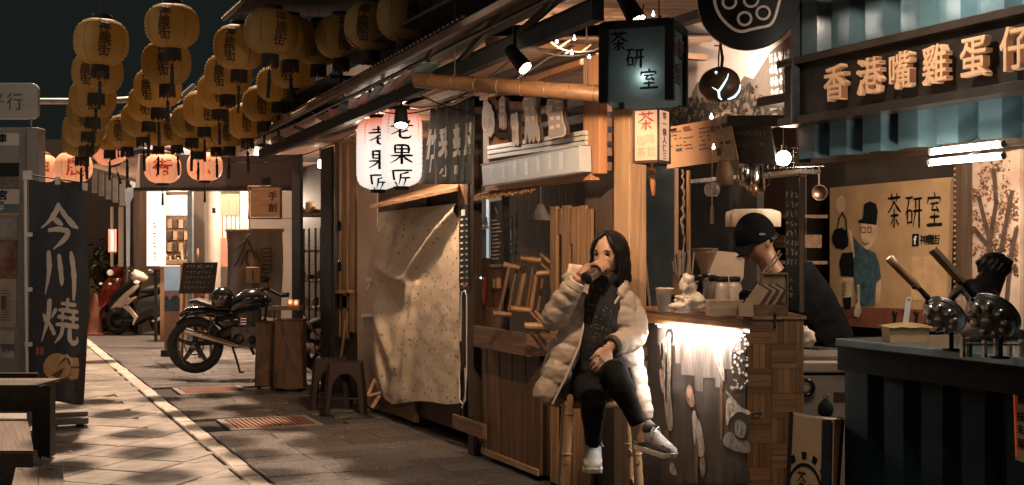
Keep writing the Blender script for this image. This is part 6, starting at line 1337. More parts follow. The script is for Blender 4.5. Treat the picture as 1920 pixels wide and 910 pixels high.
for ch,u in (('好',-24),('行',12)): m=MB(); put(m,ch,at(u,207,Db-.004),RT,UP,31/FPX*Db,33/FPX*Db,warp=.05); m.build('lettering',M('route_ink',(.10,.11,.08),.6),bsn)
m=MB(); m.tube([at(58,224,Db+.03),at(58,242,Db+.03)],.012,8); m.build('neck_post',STEEL,bsn); m=MB(); m.tube([at(-60,224,Db+.03),at(-60,242,Db+.03)],.012,8); m.build('neck_post',STEEL,bsn)
m=MB(); cam_rect(m,49,239,72,790,Db,.16); m.build('side_post',BUSG,bsn,bevel=.01)
m=MB(); cam_rect(m,-120,239,48.5,775,Db+.02,.12); m.build('cabinet',BUSG,bsn)
m=MB(); cam_rect(m,36,244,48,770,Db+.012,.008); m.build('inner_frame',M('frame_grey',(.20,.19,.18),.5),bsn)
for (u0,v0,u1,v1,c) in ((-110,250,36,273,LABW),(-110,306,36,331,BLK),(-110,332,36,354,M('label_brown',(.16,.13,.10),.5,sc=30,var=.4)),(-110,355,36,383,LABW),(-110,384,36,398,M('label_teal',(.09,.17,.19),.5)),(-110,399,36,404,M('label_tan',(.40,.30,.20),.5)),
    (-110,408,32,446,M('label_grey',(.30,.28,.26),.5)),(-110,450,32,521,M('label_photo',(.14,.055,.04),.35,col2=(.35,.24,.18),sc=9)),(-110,523,30,614,M('label_cream',(.40,.33,.26),.5,sc=5)),(-110,620,27,672,M('label_pale',(.42,.39,.35),.5)),(-110,452,36,452.6,BLK)):
    m=MB(); cam_rect(m,u0,v0,u1,v1,Db+.013,.006); m.build('label_plate',c,bsn)
for ch,u,v,s in (('車',-4,268,17),('宮',-4,375,18),('平',-3,396,11)): m=MB(); put(m,ch,at(u,v,Db+.009),RT,UP,s/FPX*Db,s/FPX*Db,bold=.03); m.build('lettering',INK if ch!='平' else PW,bsn)
for s,u,v,h in (('BUS',-7,271.5,5),('Temple',-9,382,6)): m=MB(); latin(m,s,at(u,v,Db+.009),RT,UP,h/FPX*Db,bold=.03); m.build('lettering',INK,bsn)
m=MB()
for k in range(10): cam_rect(m,2+2.6*k,648,3+2.6*k,656+((k*7)%4)*2,Db+.009,.002)
cam_rect(m,0,646,27,648,Db+.0095,.002)
for k in range(12): cam_rect(m,2,545+5*k,2+12+((k*5)%7),546+5*k,Db+.0085,.002)
cam_rect(m,2,555,10,580,Db+.0092,.002); m.build('timetable_print',M('timetable_ink',(.08,.075,.07),.6),bsn,kind='stuff')
# banner
ban=thing('banner_flag','dark blue vertical banner with three large white brushed characters and a cake picture','banner',onz(110,775)); Dn=9.55
WM[ban]=Matrix.Translation(ban.location)
def bcl(a,b):   # a across 0..1, b down 0..1
    ul=54+4*sin(b*3)*.6-3*b; ur=lerp(158,168,min(1,b*2.2)) if b<.5 else lerp(168,157,(b-.5)*2)
    vt=lerp(336,346,a)+3*sin(a*6.2)**2; vb=lerp(752,758,a)+2*sin(a*9)
    dd=.018*sin(a*5+b*4)+.02*sin(a*2.4+b*9)*(.3+b)+.008*sin(a*13+b*3)-.03*sin(a*3.1)*b
    return at(lerp(ul,ur,a),lerp(vt,vb,b),Dn+dd+.05*a)
BNR=M('banner_navy',(.030,.035,.045),.6,col2=(.045,.05,.06),sc=4,bump=.12,bsc=18)
m=MB(); m.grid(bcl,36,90); m.build('cloth',BNR,ban,solid=.003)
def bwarp(mb,fn,off=.006,**k):
    q=MB(); fn(q); mb.add([bcl((p.x-54)/108,(p.y-340)/415)-FW*off for p in q.v],[f for f in q.f])
WHB=M('banner_white',(.66,.60,.53),.6,var=.06)
for ch,u0,u1,v0,v1 in (('今',75,148,380,468),('川',80,143,468,560),('燒',75,145,556,645)):
    m=MB(); bwarp(m,lambda q: put(q,ch,(u0,v1,0),(1,0,0),(0,-1,0),u1-u0,v1-v0,style='brush',wt=1.35)); m.f=[f[::-1] for f in m.f]; m.build('lettering',WHB,ban)
def bpoly(mat,pts,off): m=MB(); m.add([bcl((u-54)/108,(v-340)/415)-FW*off for u,v in pts],[tuple(range(len(pts)))]); return m.build('print',mat,ban)
bpoly(M('banner_foot',(.045,.035,.028),.6),[(56,664),(163,660),(158,732),(55,735)],.004)
CK=M('cake_tan',(.56,.33,.16),.55,var=.12,sc=8); CKD=M('cake_dark',(.14,.07,.04),.5,var=.3); CKL=M('cake_light',(.66,.50,.32),.5)
ring=lambda cx,cy,rx,ry,n=22,a0=0: [(cx+rx*cos(2*pi*k/n)*cos(a0)-ry*sin(2*pi*k/n)*sin(a0),cy+rx*cos(2*pi*k/n)*sin(a0)+ry*sin(2*pi*k/n)*cos(a0)) for k in range(n)]
bpoly(CKD,[(119,668),(149,666),(153,690),(150,707),(138,711),(122,704)],.0062); bpoly(CK,[(121,669),(148,667),(151,682),(122,688)],.0075); bpoly(CK,[(122,691),(151,686),(149,705),(137,709),(123,702)],.008)
bpoly(CKD,ring(110,689,27,26),.0085); bpoly(CK,ring(109,688,26,25),.0095); bpoly(CKL,[(116,668),(127,662),(139,672),(137,682),(115,716),(102,717),(90,704),(94,699)],.0105); bpoly(CKD,[(122,671),(131,670),(135,678),(112,711),(100,705),(104,697)],.0120)
bpoly(M('seal_red',(.35,.09,.05),.5),[(68,651),(83,650),(83,665),(68,666)],.005)
m=MB(); bwarp(m,lambda q: (put(q,'甘',(69,658.5,0),(1,0,0),(0,-1,0),6,6),put(q,'味',(75.5,658.5,0),(1,0,0),(0,-1,0),6,6),put(q,'庵',(69,665,0),(1,0,0),(0,-1,0),6,6),put(q,'堂',(75.5,665,0),(1,0,0),(0,-1,0),6,6)),.0065); m.f=[f[::-1] for f in m.f]; m.build('lettering',M('seal_cream',(.5,.33,.2),.6),ban)
m=MB(); m.tube([at(47,322,Dn),at(49,560,Dn),at(52,770,Dn)],.011,8); m.build('pole',WHITE,ban)
m=MB(); m.tube([at(47,327,Dn),at(160,344,Dn+.04)],.006,6); m.build('cross_rod',DARKM,ban)
for (u,v) in ((106,336),(157,347)): m=MB(); cam_rect(m,u-3,v-4,u+3,v+10,Dn-.03,.05); m.build('clip',WHITE,ban)
for v in (440,543,646): m=MB(); cam_rect(m,46,v-4,60,v+4,Dn-.015,.012); m.build('clip',WHITE,ban)
m=MB(); cam_rect(m,43,320,58,337,Dn-.02,.03); m.build('pole_cap',WHITE,ban)
FT=M('foot_plastic',(.14,.13,.115),.5); 
for u in (100,150): m=MB(); a=at(u,770,Dn+.1); a.z=0; m.mm(a+V((-.03,-.02,0)),a+V((.03,.02,.10))); m.build('foot',FT,ban)
m=MB(); a=at(95,770,Dn); b=at(165,770,Dn+.1); a.z=b.z=.055; m.beam(a,b,.24,.05); m.build('base_tank',FT,ban,bevel=.008)
m=MB(); a=a+UP*.045; b=b+UP*.045; m.beam(a,b,.05,.03); m.build('base_bar',FT,ban)
# benches and boxes, lower left
BKW=wood('blackened_wood',(.012,.012,.011),(.04,.034,.028),'x',rough=.5); TANW=wood('worn_tan_board',(.085,.055,.035),(.19,.125,.08),'y',rough=.5)
bt=thing('bench','blackened wooden bench with a back rail at the left edge of the pavement','bench',onz(60,862)); WM[bt]=Matrix.Translation(bt.location); Dq=8.1
m=MB(); cam_rect(m,70,724,94,858,Dq,.10); m.build('leg',BKW,bt,bevel=.004)
m=MB(); cam_rect(m,-140,724,69.5,772,Dq+.005,.03); m.build('apron',BKW,bt)
a=at(-140,722,Dq); b=at(70,722,Dq); m=MB(); m.prism([a,b,b+FW*.42,a+FW*.42],-UP*.02)
for k in range(3): m=MB(); p,q=a+FW*(.145*k),b+FW*(.145*k); m.prism([p,q,q+FW*.135,p+FW*.135],-UP*.022); m.build('seat_plank',BKW if k<2 else TANW,bt,bevel=.002)
m=MB(); cam_rect(m,-140,700,70,722,Dq+.44,.03); m.build('back_rail',BKW,bt)
m=MB(); cam_rect(m,60,724,84,858,Dq+.40,.04); m.build('leg',BKW,bt)
m=MB(); p=onz(82,862); m.lathe([(.001,0),(.03,0),(.022,.012),(.008,.03),(.008,.05)],12,p); m.build('foot_disc',STEEL,bt)
bx=thing('wooden_box','long low dark box with a worn tan lid in the lower left corner','box',onz(10,1010)); WM[bx]=Matrix.Translation(bx.location)
f1,f2,r1,r2=at(-150,846,6.75),at(63,846,6.75),at(53,787,7.9),at(-120,787,7.9)
for p in (f1,f2,r1,r2): p.z=.285
m=MB(); m.prism([f1,f2,r2 if False else r1,r2],-UP*.02); m.build('lid',TANW,bx,bevel=.004)
m=MB(); s_=lambda p: V((p.x,p.y,.0)); m.hexa([s_(f1)+FW*.015,s_(f2)+FW*.015-RT*.01,s_(r1)-FW*.015-RT*.01,s_(r2)-FW*.015]+[p-UP*.021+d for p,d in ((f1,FW*.015),(f2,FW*.015-RT*.01),(r1,-FW*.015-RT*.01),(r2,-FW*.015))]); m.build('body',BKW,bx)
ws=thing('low_stool','low tan wooden stool in the very corner in front of the dark box','stool',onz(70,1060)); WM[ws]=Matrix.Translation(ws.location)
f1,f2,r1,r2=at(20,925,5.85),at(121,925,5.85),at(118,877,6.42),at(29,877,6.42)
for p in (f1,f2,r1,r2): p.z=.25
for k in range(2): 
    m=MB(); m.prism([lerp(f1,f2,.5*k)+RT*.002*k,lerp(f1,f2,.5*k+.498),lerp(r1,r2,0) if False else lerp(r2,r1,.5*k+.498),lerp(r2,r1,.5*k)],-UP*.025); m.build('seat_plank',TANW,ws,bevel=.003)
for p,d in ((f1,RT*.03+FW*.03),(f2,-RT*.03+FW*.03),(r1,-RT*.03-FW*.03),(r2,RT*.03-FW*.03)): m=MB(); q=p+d; m.mm(V((q.x-.018,q.y-.018,0)),V((q.x+.018,q.y+.018,.225))); m.build('leg',TANW,ws)
m=MB(); 
for s in (.18,.82): q=lerp(r2,r1,s)-FW*.05; m.box(q+UP*.001,RT*.012,FW*.006,UP*.0015)
m.build('screw_slot',BLK,ws,kind='stuff')
# ================================================================ plastic stools, covered tables, motorcycle
PLS=M('maroon_plastic',(.022,.011,.010),.3,var=.15,sc=10,coat=.25)
def pstool(lab,c,rz,h=.43,w0=.135,w1=.175):
    t=thing('plastic_stool',lab,'stool',c,rz,'maroon plastic stools'); W=lambda p: WM[t]@V(p)
    for s in range(4):
        R=Matrix.Rotation(s*pi/2,3,'Z'); m=MB(); P=[]
        hw=lambda z: lerp(w1,w0,z/h)
        out=[(-hw(0),0),(-hw(h),h),(hw(h),h),(hw(0),0),(hw(0)-.05,0)]
        arc=[]
        for k in range(11): a=pi*k/10; arc.append(((hw(.1)-.055)*cos(a),.19+.15*sin(a)))
        out+=arc+[(-hw(0)+.05,0)]
        P=[W(R@V((x,-hw(z),z))) for x,z in out]; m.prism(P,W(R@V((0,.012,0)))-W((0,0,0))); m.build('side_panel',PLS,t)
        m=MB(); hz=.13; m.beam(W(R@V((-hw(hz)+.03,-hw(hz)+.004,hz))),W(R@V((hw(hz)-.03,-hw(hz)+.004,hz))),.008,.016); m.build('stretcher',PLS,t)
        m=MB(); m.beam(W(R@V((-hw(0)-.002,-hw(0)-.002,0))),W(R@V((-w0,-w0,h-.01))),.016,.016); m.build('leg_edge',PLS,t)
    m=MB(); m.hexa([W(p) for p in [(-w0-.004,-w0-.004,h-.02),(w0+.004,-w0-.004,h-.02),(w0+.004,w0+.004,h-.02),(-w0-.004,w0+.004,h-.02),(-w0+.008,-w0+.008,h),(w0-.008,-w0+.008,h),(w0-.008,w0-.008,h),(-w0+.008,w0-.008,h)]]); m.build('seat',PLS,t,bevel=.006)
    m=MB()
    for i in range(6):
        for j in range(6): m.mm(W((-.095+.038*i-.011,-.095+.038*j-.011,h)),W((-.095+.038*i+.011,-.095+.038*j+.011,h+.003)))
    m.build('seat_bosses',PLS,t,kind='stuff')
pstool('nearer maroon plastic stool beside the cream panel',onz(648,772)-UP*0,-YAW+.10); pstool('farther maroon plastic stool half behind its twin',onz(617,768)+FW*.12,-YAW+.10)
COV=M('brown_cover',(.045,.023,.013),.55,col2=(.16,.082,.04),sc=3,st=(2,2,1),dist=1.6,bump=.6,bsc=5)
def covered(lab,u0,u1,vt,vb,D,seed,dp):
    a=at((u0+u1)/2,vb,D); a.z=0; t=thing('covered_stand',lab,'stand',a,-YAW,'brown covered stands'); w_=(u1-u0)/FPX*D/2; h_=(vb-vt)/FPX*D
    m=MB(); N=36
    for j in range(25):
        b=j/24; 
        for k in range(N):
            an=2*pi*k/N; cx,cy=cos(an),sin(an); e=.28; x=w_*(abs(cx)**e)*(1 if cx>0 else -1); y=dp*(abs(cy)**e)*(1 if cy>0 else -1)
            fl=1+.06*b*b+.04*sin(an*7+seed)*b+.07*noise.noise(V((cx*2.5,cy*2.5,b*1.6+seed)))+.03*noise.noise(V((cx*7,cy*7,b*2+seed)))
            m.v.append(WM[t]@V((x*fl,y*fl,.03+(h_-.03)*(1-b)+.012*noise.noise(V((cx*3,cy*3,seed)))*(b>.95))))
        if j: m.f+=[((j-1)*N+k,(j-1)*N+(k+1)%N,j*N+(k+1)%N,j*N+k) for k in range(N)]; m.s+=[True]*N
    m.f.append(tuple(range(N))); m.s.append(False); m.build('cover',COV,t)
    for sx in (-1,1):
        for sy in (-1,1): m=MB(); m.mm(WM[t]@V((sx*w_*.7-.015,sy*dp*.7-.015,0)),WM[t]@V((sx*w_*.7+.015,sy*dp*.7+.015,.2))); m.build('leg',BLK,t)
    return t,h_
covered('left brown covered stand partly behind its twin',483,522,602,727,12.25,3,.12)
t,h_=covered('right brown covered stand beside the black post',518,572,598,732,12.05,8,.13)
t=thing('serving_board','small wooden board with shiny glasses on the covered stands','tray',at(530,582,12.1)); m=MB(); cam_rect(m,502,575,562,582,12.0,.2); m.build('board',WOODX,t)
for k,(u,v,lab) in enumerate(((544,574,'left small candle glass on the serving board'),(555,575,'right small candle glass on the serving board'))):
    t=thing('candle_glass',lab,'candle',at(u,v,12.1),0,'candle glasses'); m=MB(); c=at(u,v,12.1); m.lathe([(.001,0),(.03,0),(.034,.07),(.031,.07),(.027,.006)],14,c); m.build('glass',glass('amber_glass',(.8,.4,.2),.05,.5),t); m=MB(); m.ell(c+UP*.04,(.018,.018,.024),10,7); m.build('flame',glow('candle_glow',(1,.62,.34),5),t)
# motorcycle
Dm=13.1; mo=thing('motorcycle','dark cafe racer motorcycle standing side-on in the lane','motorcycle',onz(450,700),-YAW)
WM[mo]=Matrix.Translation(mo.location); mo.rotation_euler=(0,0,0)
mp=lambda u,v,d=0: at(u,v,Dm+d)
TYRE=M('tyre_rubber',(.022,.022,.021),.75,bump=.1); ENG=M('engine_alloy',(.16,.15,.14),.35,metal=.8,var=.4,sc=14); GLB=M('tank_black',(.014,.014,.015),.15,coat=.8); CHR=M('chrome_pipe',(.50,.44,.38),.16,metal=1,var=.15)
def wheel(uc,vc,parent):
    c=mp(uc,vc); w=MB(); w.torus(c,.252,.052,FW,48,12); wt=w.build('wheel',TYRE,parent)
    m=MB(); m.lathe([(.205,-.03),(.21,-.035),(.21,.035),(.205,.03),(.195,.0)],40,c,FW); m.torus(c,.205,.012,FW,40,6); m.build('rim',DARKM,wt)
    for k in range(5):
        a=.3+2*pi*k/5; d=RT*cos(a)+UP*sin(a); q=RT*-sin(a)+UP*cos(a); m=MB(); m.hexa([c+d*.03-q*.03-FW*.012,c+d*.2-q*.018-FW*.012,c+d*.2-q*.018+FW*.012,c+d*.03-q*.03+FW*.012,c+d*.03+q*.03-FW*.012,c+d*.2+q*.018-FW*.012,c+d*.2+q*.018+FW*.012,c+d*.03+q*.03+FW*.012]); m.build('spoke',DARKM,wt)
    m=MB(); m.lathe([(.001,-.06),(.045,-.06),(.05,-.04),(.05,.04),(.045,.06),(.001,.06)],18,c,FW); m.torus(c-FW*.045,.10,.008,FW,24,5); m.build('hub',ENG,wt)
wheel(366,647,mo); wheel(608,647,mo)
m=MB(); m.tube([mp(356,566),mp(372,564),mp(395,572),mp(415,577),mp(432,578)],[(.05,.02),(.10,.035),(.11,.04),(.10,.045),(.06,.04)],14,ref=UP); m.build('seat',M('seat_leather',(.03,.022,.02),.5,bump=.2),mo)
m=MB(); m.tube([mp(436,584),mp(448,571),mp(468,563),mp(488,560),mp(506,568)],[(.07,.05),(.13,.10),(.15,.125),(.14,.115),(.06,.05)],18,ref=UP); m.build('tank',GLB,mo)
m=MB()
for s in (-.09,.09): m.tube([mp(352,590,s),mp(395,585,s),mp(435,590,s),mp(500,570,s)],.014,8); m.tube([mp(435,592,s),mp(440,648,s)],.014,8); m.tube([mp(500,572,s),mp(492,640,s),mp(440,652,s)],.014,8); m.tube([mp(366,647,s),mp(438,640,s)],.018,8)
m.build('main_tubing',BLK,mo)
for s in (-.10,.10):
    m=MB(); a,b=mp(382,640,s),mp(405,592,s); m.tube([a,b],.012,8)
    for k in range(9): m.torus(lerp(a,b,.15+.08*k),.022,.006,b-a,12,5)
    m.build('shock_absorber',ENG,mo)
m=MB(); m.tube([mp(349,620,-.14),mp(380,630,-.14),mp(425,643,-.14),mp(448,650,-.13)],[.034,.038,.034,.022],14); m.build('exhaust',CHR,mo)
m=MB(); m.tube([mp(448,650,-.12),mp(480,652,-.12),mp(500,648,-.10),mp(506,625,-.08),mp(490,610,-.06)],.018,10); m.build('exhaust_header',CHR,mo)
m=MB(); cam_rect(m,432,612,496,654,Dm-.13,.26); m.build('engine_case',ENG,mo,bevel=.03)
m=MB(); m.tube([mp(405,600,-.02),mp(425,604,-.02),mp(447,600,-.02)],[(.05,.05),(.13,.10),(.08,.07)],12,ref=UP); m.build('side_cover',GLB,mo)
m=MB(); m.tube([mp(400,640),mp(424,628),mp(440,618)],[(.07,.05),(.10,.09),(.10,.08)],10,ref=UP); m.build('gearbox',DARKM,mo)
m=MB(); m.tube([mp(338,592),mp(352,582),mp(380,584),mp(432,592)],[(.04,.02),(.09,.035),(.10,.05),(.09,.05)],12,ref=UP); m.build('tail_cowl',GLB,mo)
m=MB(); m.tube([mp(492,600),mp(505,625),mp(500,650)],[(.13,.035),(.15,.045),(.12,.035)],12,ref=RT); m.build('radiator',DARKM,mo)
for s in (-.16,.16): m=MB(); m.tube([mp(470,652,s),mp(476,664,s*1.4)],.016,8); m.build('foot_peg',BLK,mo)
m=MB(); m.tube([mp(502,566,-.05),mp(516,580,-.12),mp(512,610,-.12),mp(495,618,-.1)],.007,6); m.build('cable',BLK,mo)
m=MB(); m.lathe([(.001,-.02),(.06,-.02),(.065,0),(.065,.02)],18,mp(448,636,-.11),FW); m.lathe([(.001,-.02),(.045,-.02),(.05,0),(.05,.02)],18,mp(474,637,-.11),FW); m.build('engine_cover',DARKM,mo)
for k in range(7): m=MB(); a=mp(458+2*k*.2,616-5*k,-.07); m.box(a+FW*.07,RT*.07,FW*.075,UP*.007); m.build('cooling_fin',ENG,mo)
m=MB(); cam_rect(m,462,580,486,616,Dm-.055,.11); m.build('cylinder_block',DARKM,mo)
m=MB(); m.lathe([(.03,-.02),(.035,.0),(.05,.05),(.045,.055)],14,mp(445,600,-.05),-RT+FW*.2); m.build('air_funnel',STEEL,mo)
for s in (-.09,.09): m=MB(); m.tube([mp(608,647,s),mp(578,600,s),mp(515,552,s*.9)] if False else [mp(608,647,s),mp(545,562,s)],.02,8); m.build('fork_leg',CHR,mo)
m=MB(); m.tube([mp(498,540,-.36),mp(508,546,-.30),mp(528,556,-.10),mp(530,556,.10),mp(512,546,.30),mp(502,542,.36)],.012,8); m.build('handlebar',BLK,mo)
for s in (-.37,.37): m=MB(); m.tube([mp(498,541,s),mp(487,545,s*1.02)],.020,8); m.build('grip',TYRE,mo); m=MB(); m.tube([mp(506,545,s*.8),mp(500,528,s*1.0)],.005,5); m.ell(mp(497,524,s),(.05,.02,.035),10,6); m.build('mirror',BLK,mo)
m=MB(); m.lathe([(.001,-.09),(.05,-.08),(.085,-.02),(.09,.02),(.075,.03),(.001,.035)],18,mp(562,570),RT); m.build('headlight',BLKG,mo)
m=MB(); m.lathe([(.001,-.03),(.04,-.03),(.045,.0),(.04,.02),(.001,.022)],14,mp(535,552,-.06),UP); m.build('gauge',BLKG,mo)
m=MB(); m.tube([mp(352,590,0),mp(344,598,0),mp(332,606,0)],[(.05,.012),(.06,.012),(.055,.006)],10,ref=UP); m.build('number_plate_holder',BLK,mo)
m=MB(); m.tube([mp(358,585,-.06),mp(388,590,-.06)],[.03,.022],12); m.build('tail_light',CHR,mo)
m=MB(); m.tube([mp(436,652,-.12),mp(444,676,-.2),mp(450,698,-.24),mp(456,698,-.25)],.012,7); m.build('kickstand',BLK,mo)
m=MB(); m.tube([mp(378,622,-.09),mp(440,650,-.09)],.01,6); m.build('chain_guard',BLK,mo)
hm=thing('helmet','black glossy helmet resting on the motorcycle seat','helmet',mp(418,576)); c=mp(418,560)
m=MB(); P=[(.001,.125),(.05,.118),(.095,.085),(.122,.03),(.125,-.03),(.118,-.075),(.105,-.095),(.10,-.09)]; m.lathe(P[::-1],24,c,UP); m.build('shell',BLKG,hm)
m=MB(); m.grid(lambda a,b:c+(RT*sin(-1.0+1.5*a)*.128-FW*cos(-1.0+1.5*a)*.128)*cos(-.35+.7*b)+UP*(.128*sin(-.35+.7*b)-.005),12,5); m.build('visor',M('visor_smoke',(.10,.06,.05),.06,coat=1,sc=6,var=.8),hm)
# ================================================================ scooters, far shop and street end
def prc(mb,pts,D,th,f): return mb.prism([at(*f(*p),D) for p in pts],FW*th)
Z3=lambda x,y: (160+x/5.35,480+y/5.35)
SCW=M('scooter_cream',(.55,.42,.33),.25,coat=.5,var=.06); SCR=M('scooter_red',(.24,.035,.02),.22,coat=.6,var=.15); SCB=M('scooter_black',(.02,.019,.018),.35,coat=.3)
def tw(mb,c,R,r): mb.torus(c,R-r,r,FW+RT*.3,24,8)
sw_=thing('scooter','cream and black scooter with sharp side blades parked behind the banner','scooter',onz(260,629)); WM[sw_]=Matrix.Translation(sw_.location); Ds=19.6
for (x,y,R) in ((325,690,.225),(770,690,.225)):
    m=MB(); c=at(*Z3(x,y),Ds+.16); c.z=R; tw(m,c,R,.06); w=m.build('wheel',TYRE,sw_); m=MB(); m.lathe([(.001,-.03),(.11,-.03),(.12,.03),(.001,.03)],16,c,FW+RT*.3); m.build('rim',DARKM,w)
m=MB(); m.tube([at(*Z3(300,560),Ds+.16),at(*Z3(330,470),Ds+.16),at(*Z3(470,330),Ds+.16),at(*Z3(520,250),Ds+.16)],[(.09,.12),(.14,.16),(.15,.14),(.12,.08)],14,ref=UP); m.build('front_shield',SCB,sw_)
m=MB(); m.tube([at(*Z3(400,640),Ds+.16),at(*Z3(520,640),Ds+.16),at(*Z3(600,520),Ds+.16),at(*Z3(800,480),Ds+.16),at(*Z3(930,450),Ds+.16)],[(.12,.06),(.14,.10),(.16,.20),(.17,.22),(.10,.12)],14,ref=UP); m.build('rear_body',SCB,sw_)
m=MB(); m.tube([at(*Z3(545,350),Ds+.16),at(*Z3(640,340),Ds+.16),at(*Z3(760,320),Ds+.16),at(*Z3(900,300),Ds+.16)],[(.09,.03),(.13,.06),(.14,.07),(.10,.05)],12,ref=UP); m.build('seat',M('seat_dark',(.035,.028,.024),.5),sw_)
for P in ([(250,530),(290,480),(380,385),(480,305),(535,283),(530,315),(470,375),(430,405),(440,440),(400,480),(355,520),(310,512)],[(362,488),(392,452),(440,430),(508,404),(505,425),(450,470),(430,490)],[(360,500),(430,498),(470,545),(525,612),(505,650),(480,700),(470,690),(485,625),(430,560),(380,525)],[(660,655),(730,620),(798,580),(800,625),(740,650),(690,668)]):
    m=MB(); prc(m,P,Ds-.02,.05,Z3); m.build('side_blade',SCW,sw_,bevel=.006)
m=MB(); m.tube([at(*Z3(465,215),Ds+.1),at(*Z3(500,200),Ds+.1),at(*Z3(560,215),Ds+.12),at(*Z3(625,235),Ds+.14)],[(.06,.06),(.16,.11),(.14,.09),(.05,.04)],14,ref=UP); m.build('handlebar_cover',SCW,sw_)
m=MB(); m.ell(at(*Z3(515,262),Ds),(.05,.03,.03),10,6); m.build('headlight',glow('dim_lamp',(.9,.7,.5),.6),sw_)
m=MB(); m.tube([at(*Z3(440,150),Ds-.1),at(*Z3(470,205),Ds),at(*Z3(560,210),Ds+.3)],.012,6); m.ell(at(*Z3(650,170),Ds+.2),(.08,.03,.06),10,6); m.build('mirror',SCB,sw_)
m=MB(); m.tube([at(*Z3(545,690),Ds),at(*Z3(540,770),Ds)],.02,6); m.build('center_stand',SCB,sw_)
def redscoot(lab,u,v,D,yaw,px):
    c=onz(u,v); t=thing('scooter',lab,'scooter',c,yaw,None); W=lambda x,y,z: WM[t]@V((x,y,z))   # x forward
    for x in (.0,-1.22): 
        m=MB(); m.torus(W(x,0,.22),.165,.055,WM[t].to_3x3()@V((0,1,0)),22,8); w=m.build('wheel',TYRE,t)
    m=MB(); m.tube([W(-.18,0,.30),W(-.10,0,.5),W(-.22,0,.8),W(-.30,0,.92)],[(.20,.06),(.24,.10),(.21,.09),(.14,.06)],16,ref=(WM[t].to_3x3()@V((1,0,0)))); m.build('front_shield',SCR,t)
    m=MB(); m.tube([W(.16,0,.36),W(.02,0,.46),W(-.14,0,.40)],[(.05,.02),(.09,.04),(.08,.03)],12,ref=UP); m.build('front_fender',SCR,t)
    m=MB(); m.tube([W(-.45,0,.30),W(-.62,0,.42),W(-.85,0,.58),W(-1.2,0,.62),W(-1.45,0,.66)],[(.14,.08),(.17,.17),(.19,.17),(.17,.14),(.08,.07)],16,ref=UP); m.build('rear_body',SCR,t)
    m=MB(); m.tube([W(-.60,0,.72),W(-.8,0,.78),W(-1.1,0,.79),W(-1.42,0,.82)],[(.09,.03),(.14,.05),(.15,.06),(.10,.04)],14,ref=UP); m.build('seat',SCB,t)
    m=MB(); m.tube([W(-.2,0,.24),W(-.62,0,.26)],[(.17,.03),(.17,.03)],12,ref=UP); m.build('footboard',SCB,t)
    m=MB(); m.tube([W(-.16,0,.98),W(-.26,0,1.0),W(-.40,0,.96)],[(.07,.06),(.15,.09),(.10,.05)],14,ref=UP); m.build('handlebar_cover',SCR,t)
    m=MB(); m.ell(W(-.13,0,.985),(.05,.07,.05),12,8); m.build('headlight',glow('dim_lamp',(.9,.7,.5),.6),t)
    for s in (-1,1):
        m=MB(); m.tube([W(-.30,.1*s,1.0),W(-.36,.34*s,1.02)],.016,7); m.build('grip',SCB,t); m=MB(); m.tube([W(-.3,.2*s,1.02),W(-.26,.27*s,1.18)],.006,5); m.ell(W(-.26,.28*s,1.22),(.02,.06,.04),10,6); m.build('mirror',SCB,t)
        m=MB(); m.ell(W(-.02,.10*s,.80),(.03,.04,.02),8,6); m.build('indicator',glow('dim_lamp',(.9,.7,.5),.6),t)
    return t
redscoot('dark red scooter facing the camera beside the traffic cone',196,622,20,-YAW-2.0,0)
redscoot('dark red scooter behind the cream scooter with its rear panel showing',252,618,21,-YAW+pi-.1,0)
cn=thing('traffic_cone','worn orange traffic cone between the banner and the red scooter','traffic cone',onz(179,628)); c=onz(179,628); m=MB(); m.lathe([(.14,.03),(.125,.04),(.035,.64),(.025,.66),(.001,.66)],20,c); m.build('cone_body',M('cone_orange',(.26,.085,.045),.6,var=.3),cn); m=MB(); m.box(c+UP*.015,RT*.17,FW*.17,UP*.015); m.build('base_plate',M('cone_orange',(.38,.12,.06)),cn)
# advertising stand, chalkboard easel
Da=16.2; ad=thing('roll_up_banner','narrow advertising roll up banner with a blue sky picture','roll up banner',onz(322,665)); WM[ad]=Matrix.Translation(ad.location)
m=MB(); cam_rect(m,308,500,337,545,Da,.01); m.build('sky_print',M('sky_print',(.30,.42,.52),.4,em=(.45,.58,.68),es=.25,col2=(.60,.66,.68),sc=3),ad)
m=MB(); cam_rect(m,308,545,337,560,Da,.01); m.build('dusk_print',M('dusk_print',(.42,.26,.22),.4,var=.2),ad)
m=MB(); prc(m,[(308,560),(312,554),(318,562),(324,556),(330,553),(337,560),(337,584),(308,584)],Da,.01,lambda a,b:(a,b)); m.build('tree_print',M('bluetree_print',(.03,.05,.075),.4,col2=(.10,.15,.20),sc=40),ad)
m=MB(); cam_rect(m,308,584,337,668,Da,.01); m.build('lower_print',M('lower_print',(.42,.23,.13),.4,var=.1),ad)
m=MB(); a=at(300,500,Da),at(338,500,Da); m.tube(a,.012,8); m.build('top_rail',WHITE,ad); m=MB(); b=onz(322,668); m.box(b+UP*.04,RT*.12,FW*.08,UP*.04); m.build('base_box',DARKM,ad)
lamp('ad_light','POINT',at(322,480,Da-.5),3.5,(.75,.88,1),r=.1)
ea=thing('chalkboard_easel','black chalkboard with white writing on a wooden easel','chalkboard',onz(370,640)); WM[ea]=Matrix.Translation(ea.location); De=15.6
m=MB(); prc(m,[(343,493),(408,492),(401,551),(335,551)],De,.02,lambda a,b:(a,b)); m.build('board_face',CHK,ea)
rng=random.Random(3); m=MB()
def cscr(mb,u,v,w_,h_,D,wd,n=3):
    for k in range(n):
        a=at(u+rng.uniform(0,w_),v+rng.uniform(0,h_),D); b=at(u+rng.uniform(0,w_),v+rng.uniform(0,h_),D); mb.beam(a,b,wd,.002,FW)
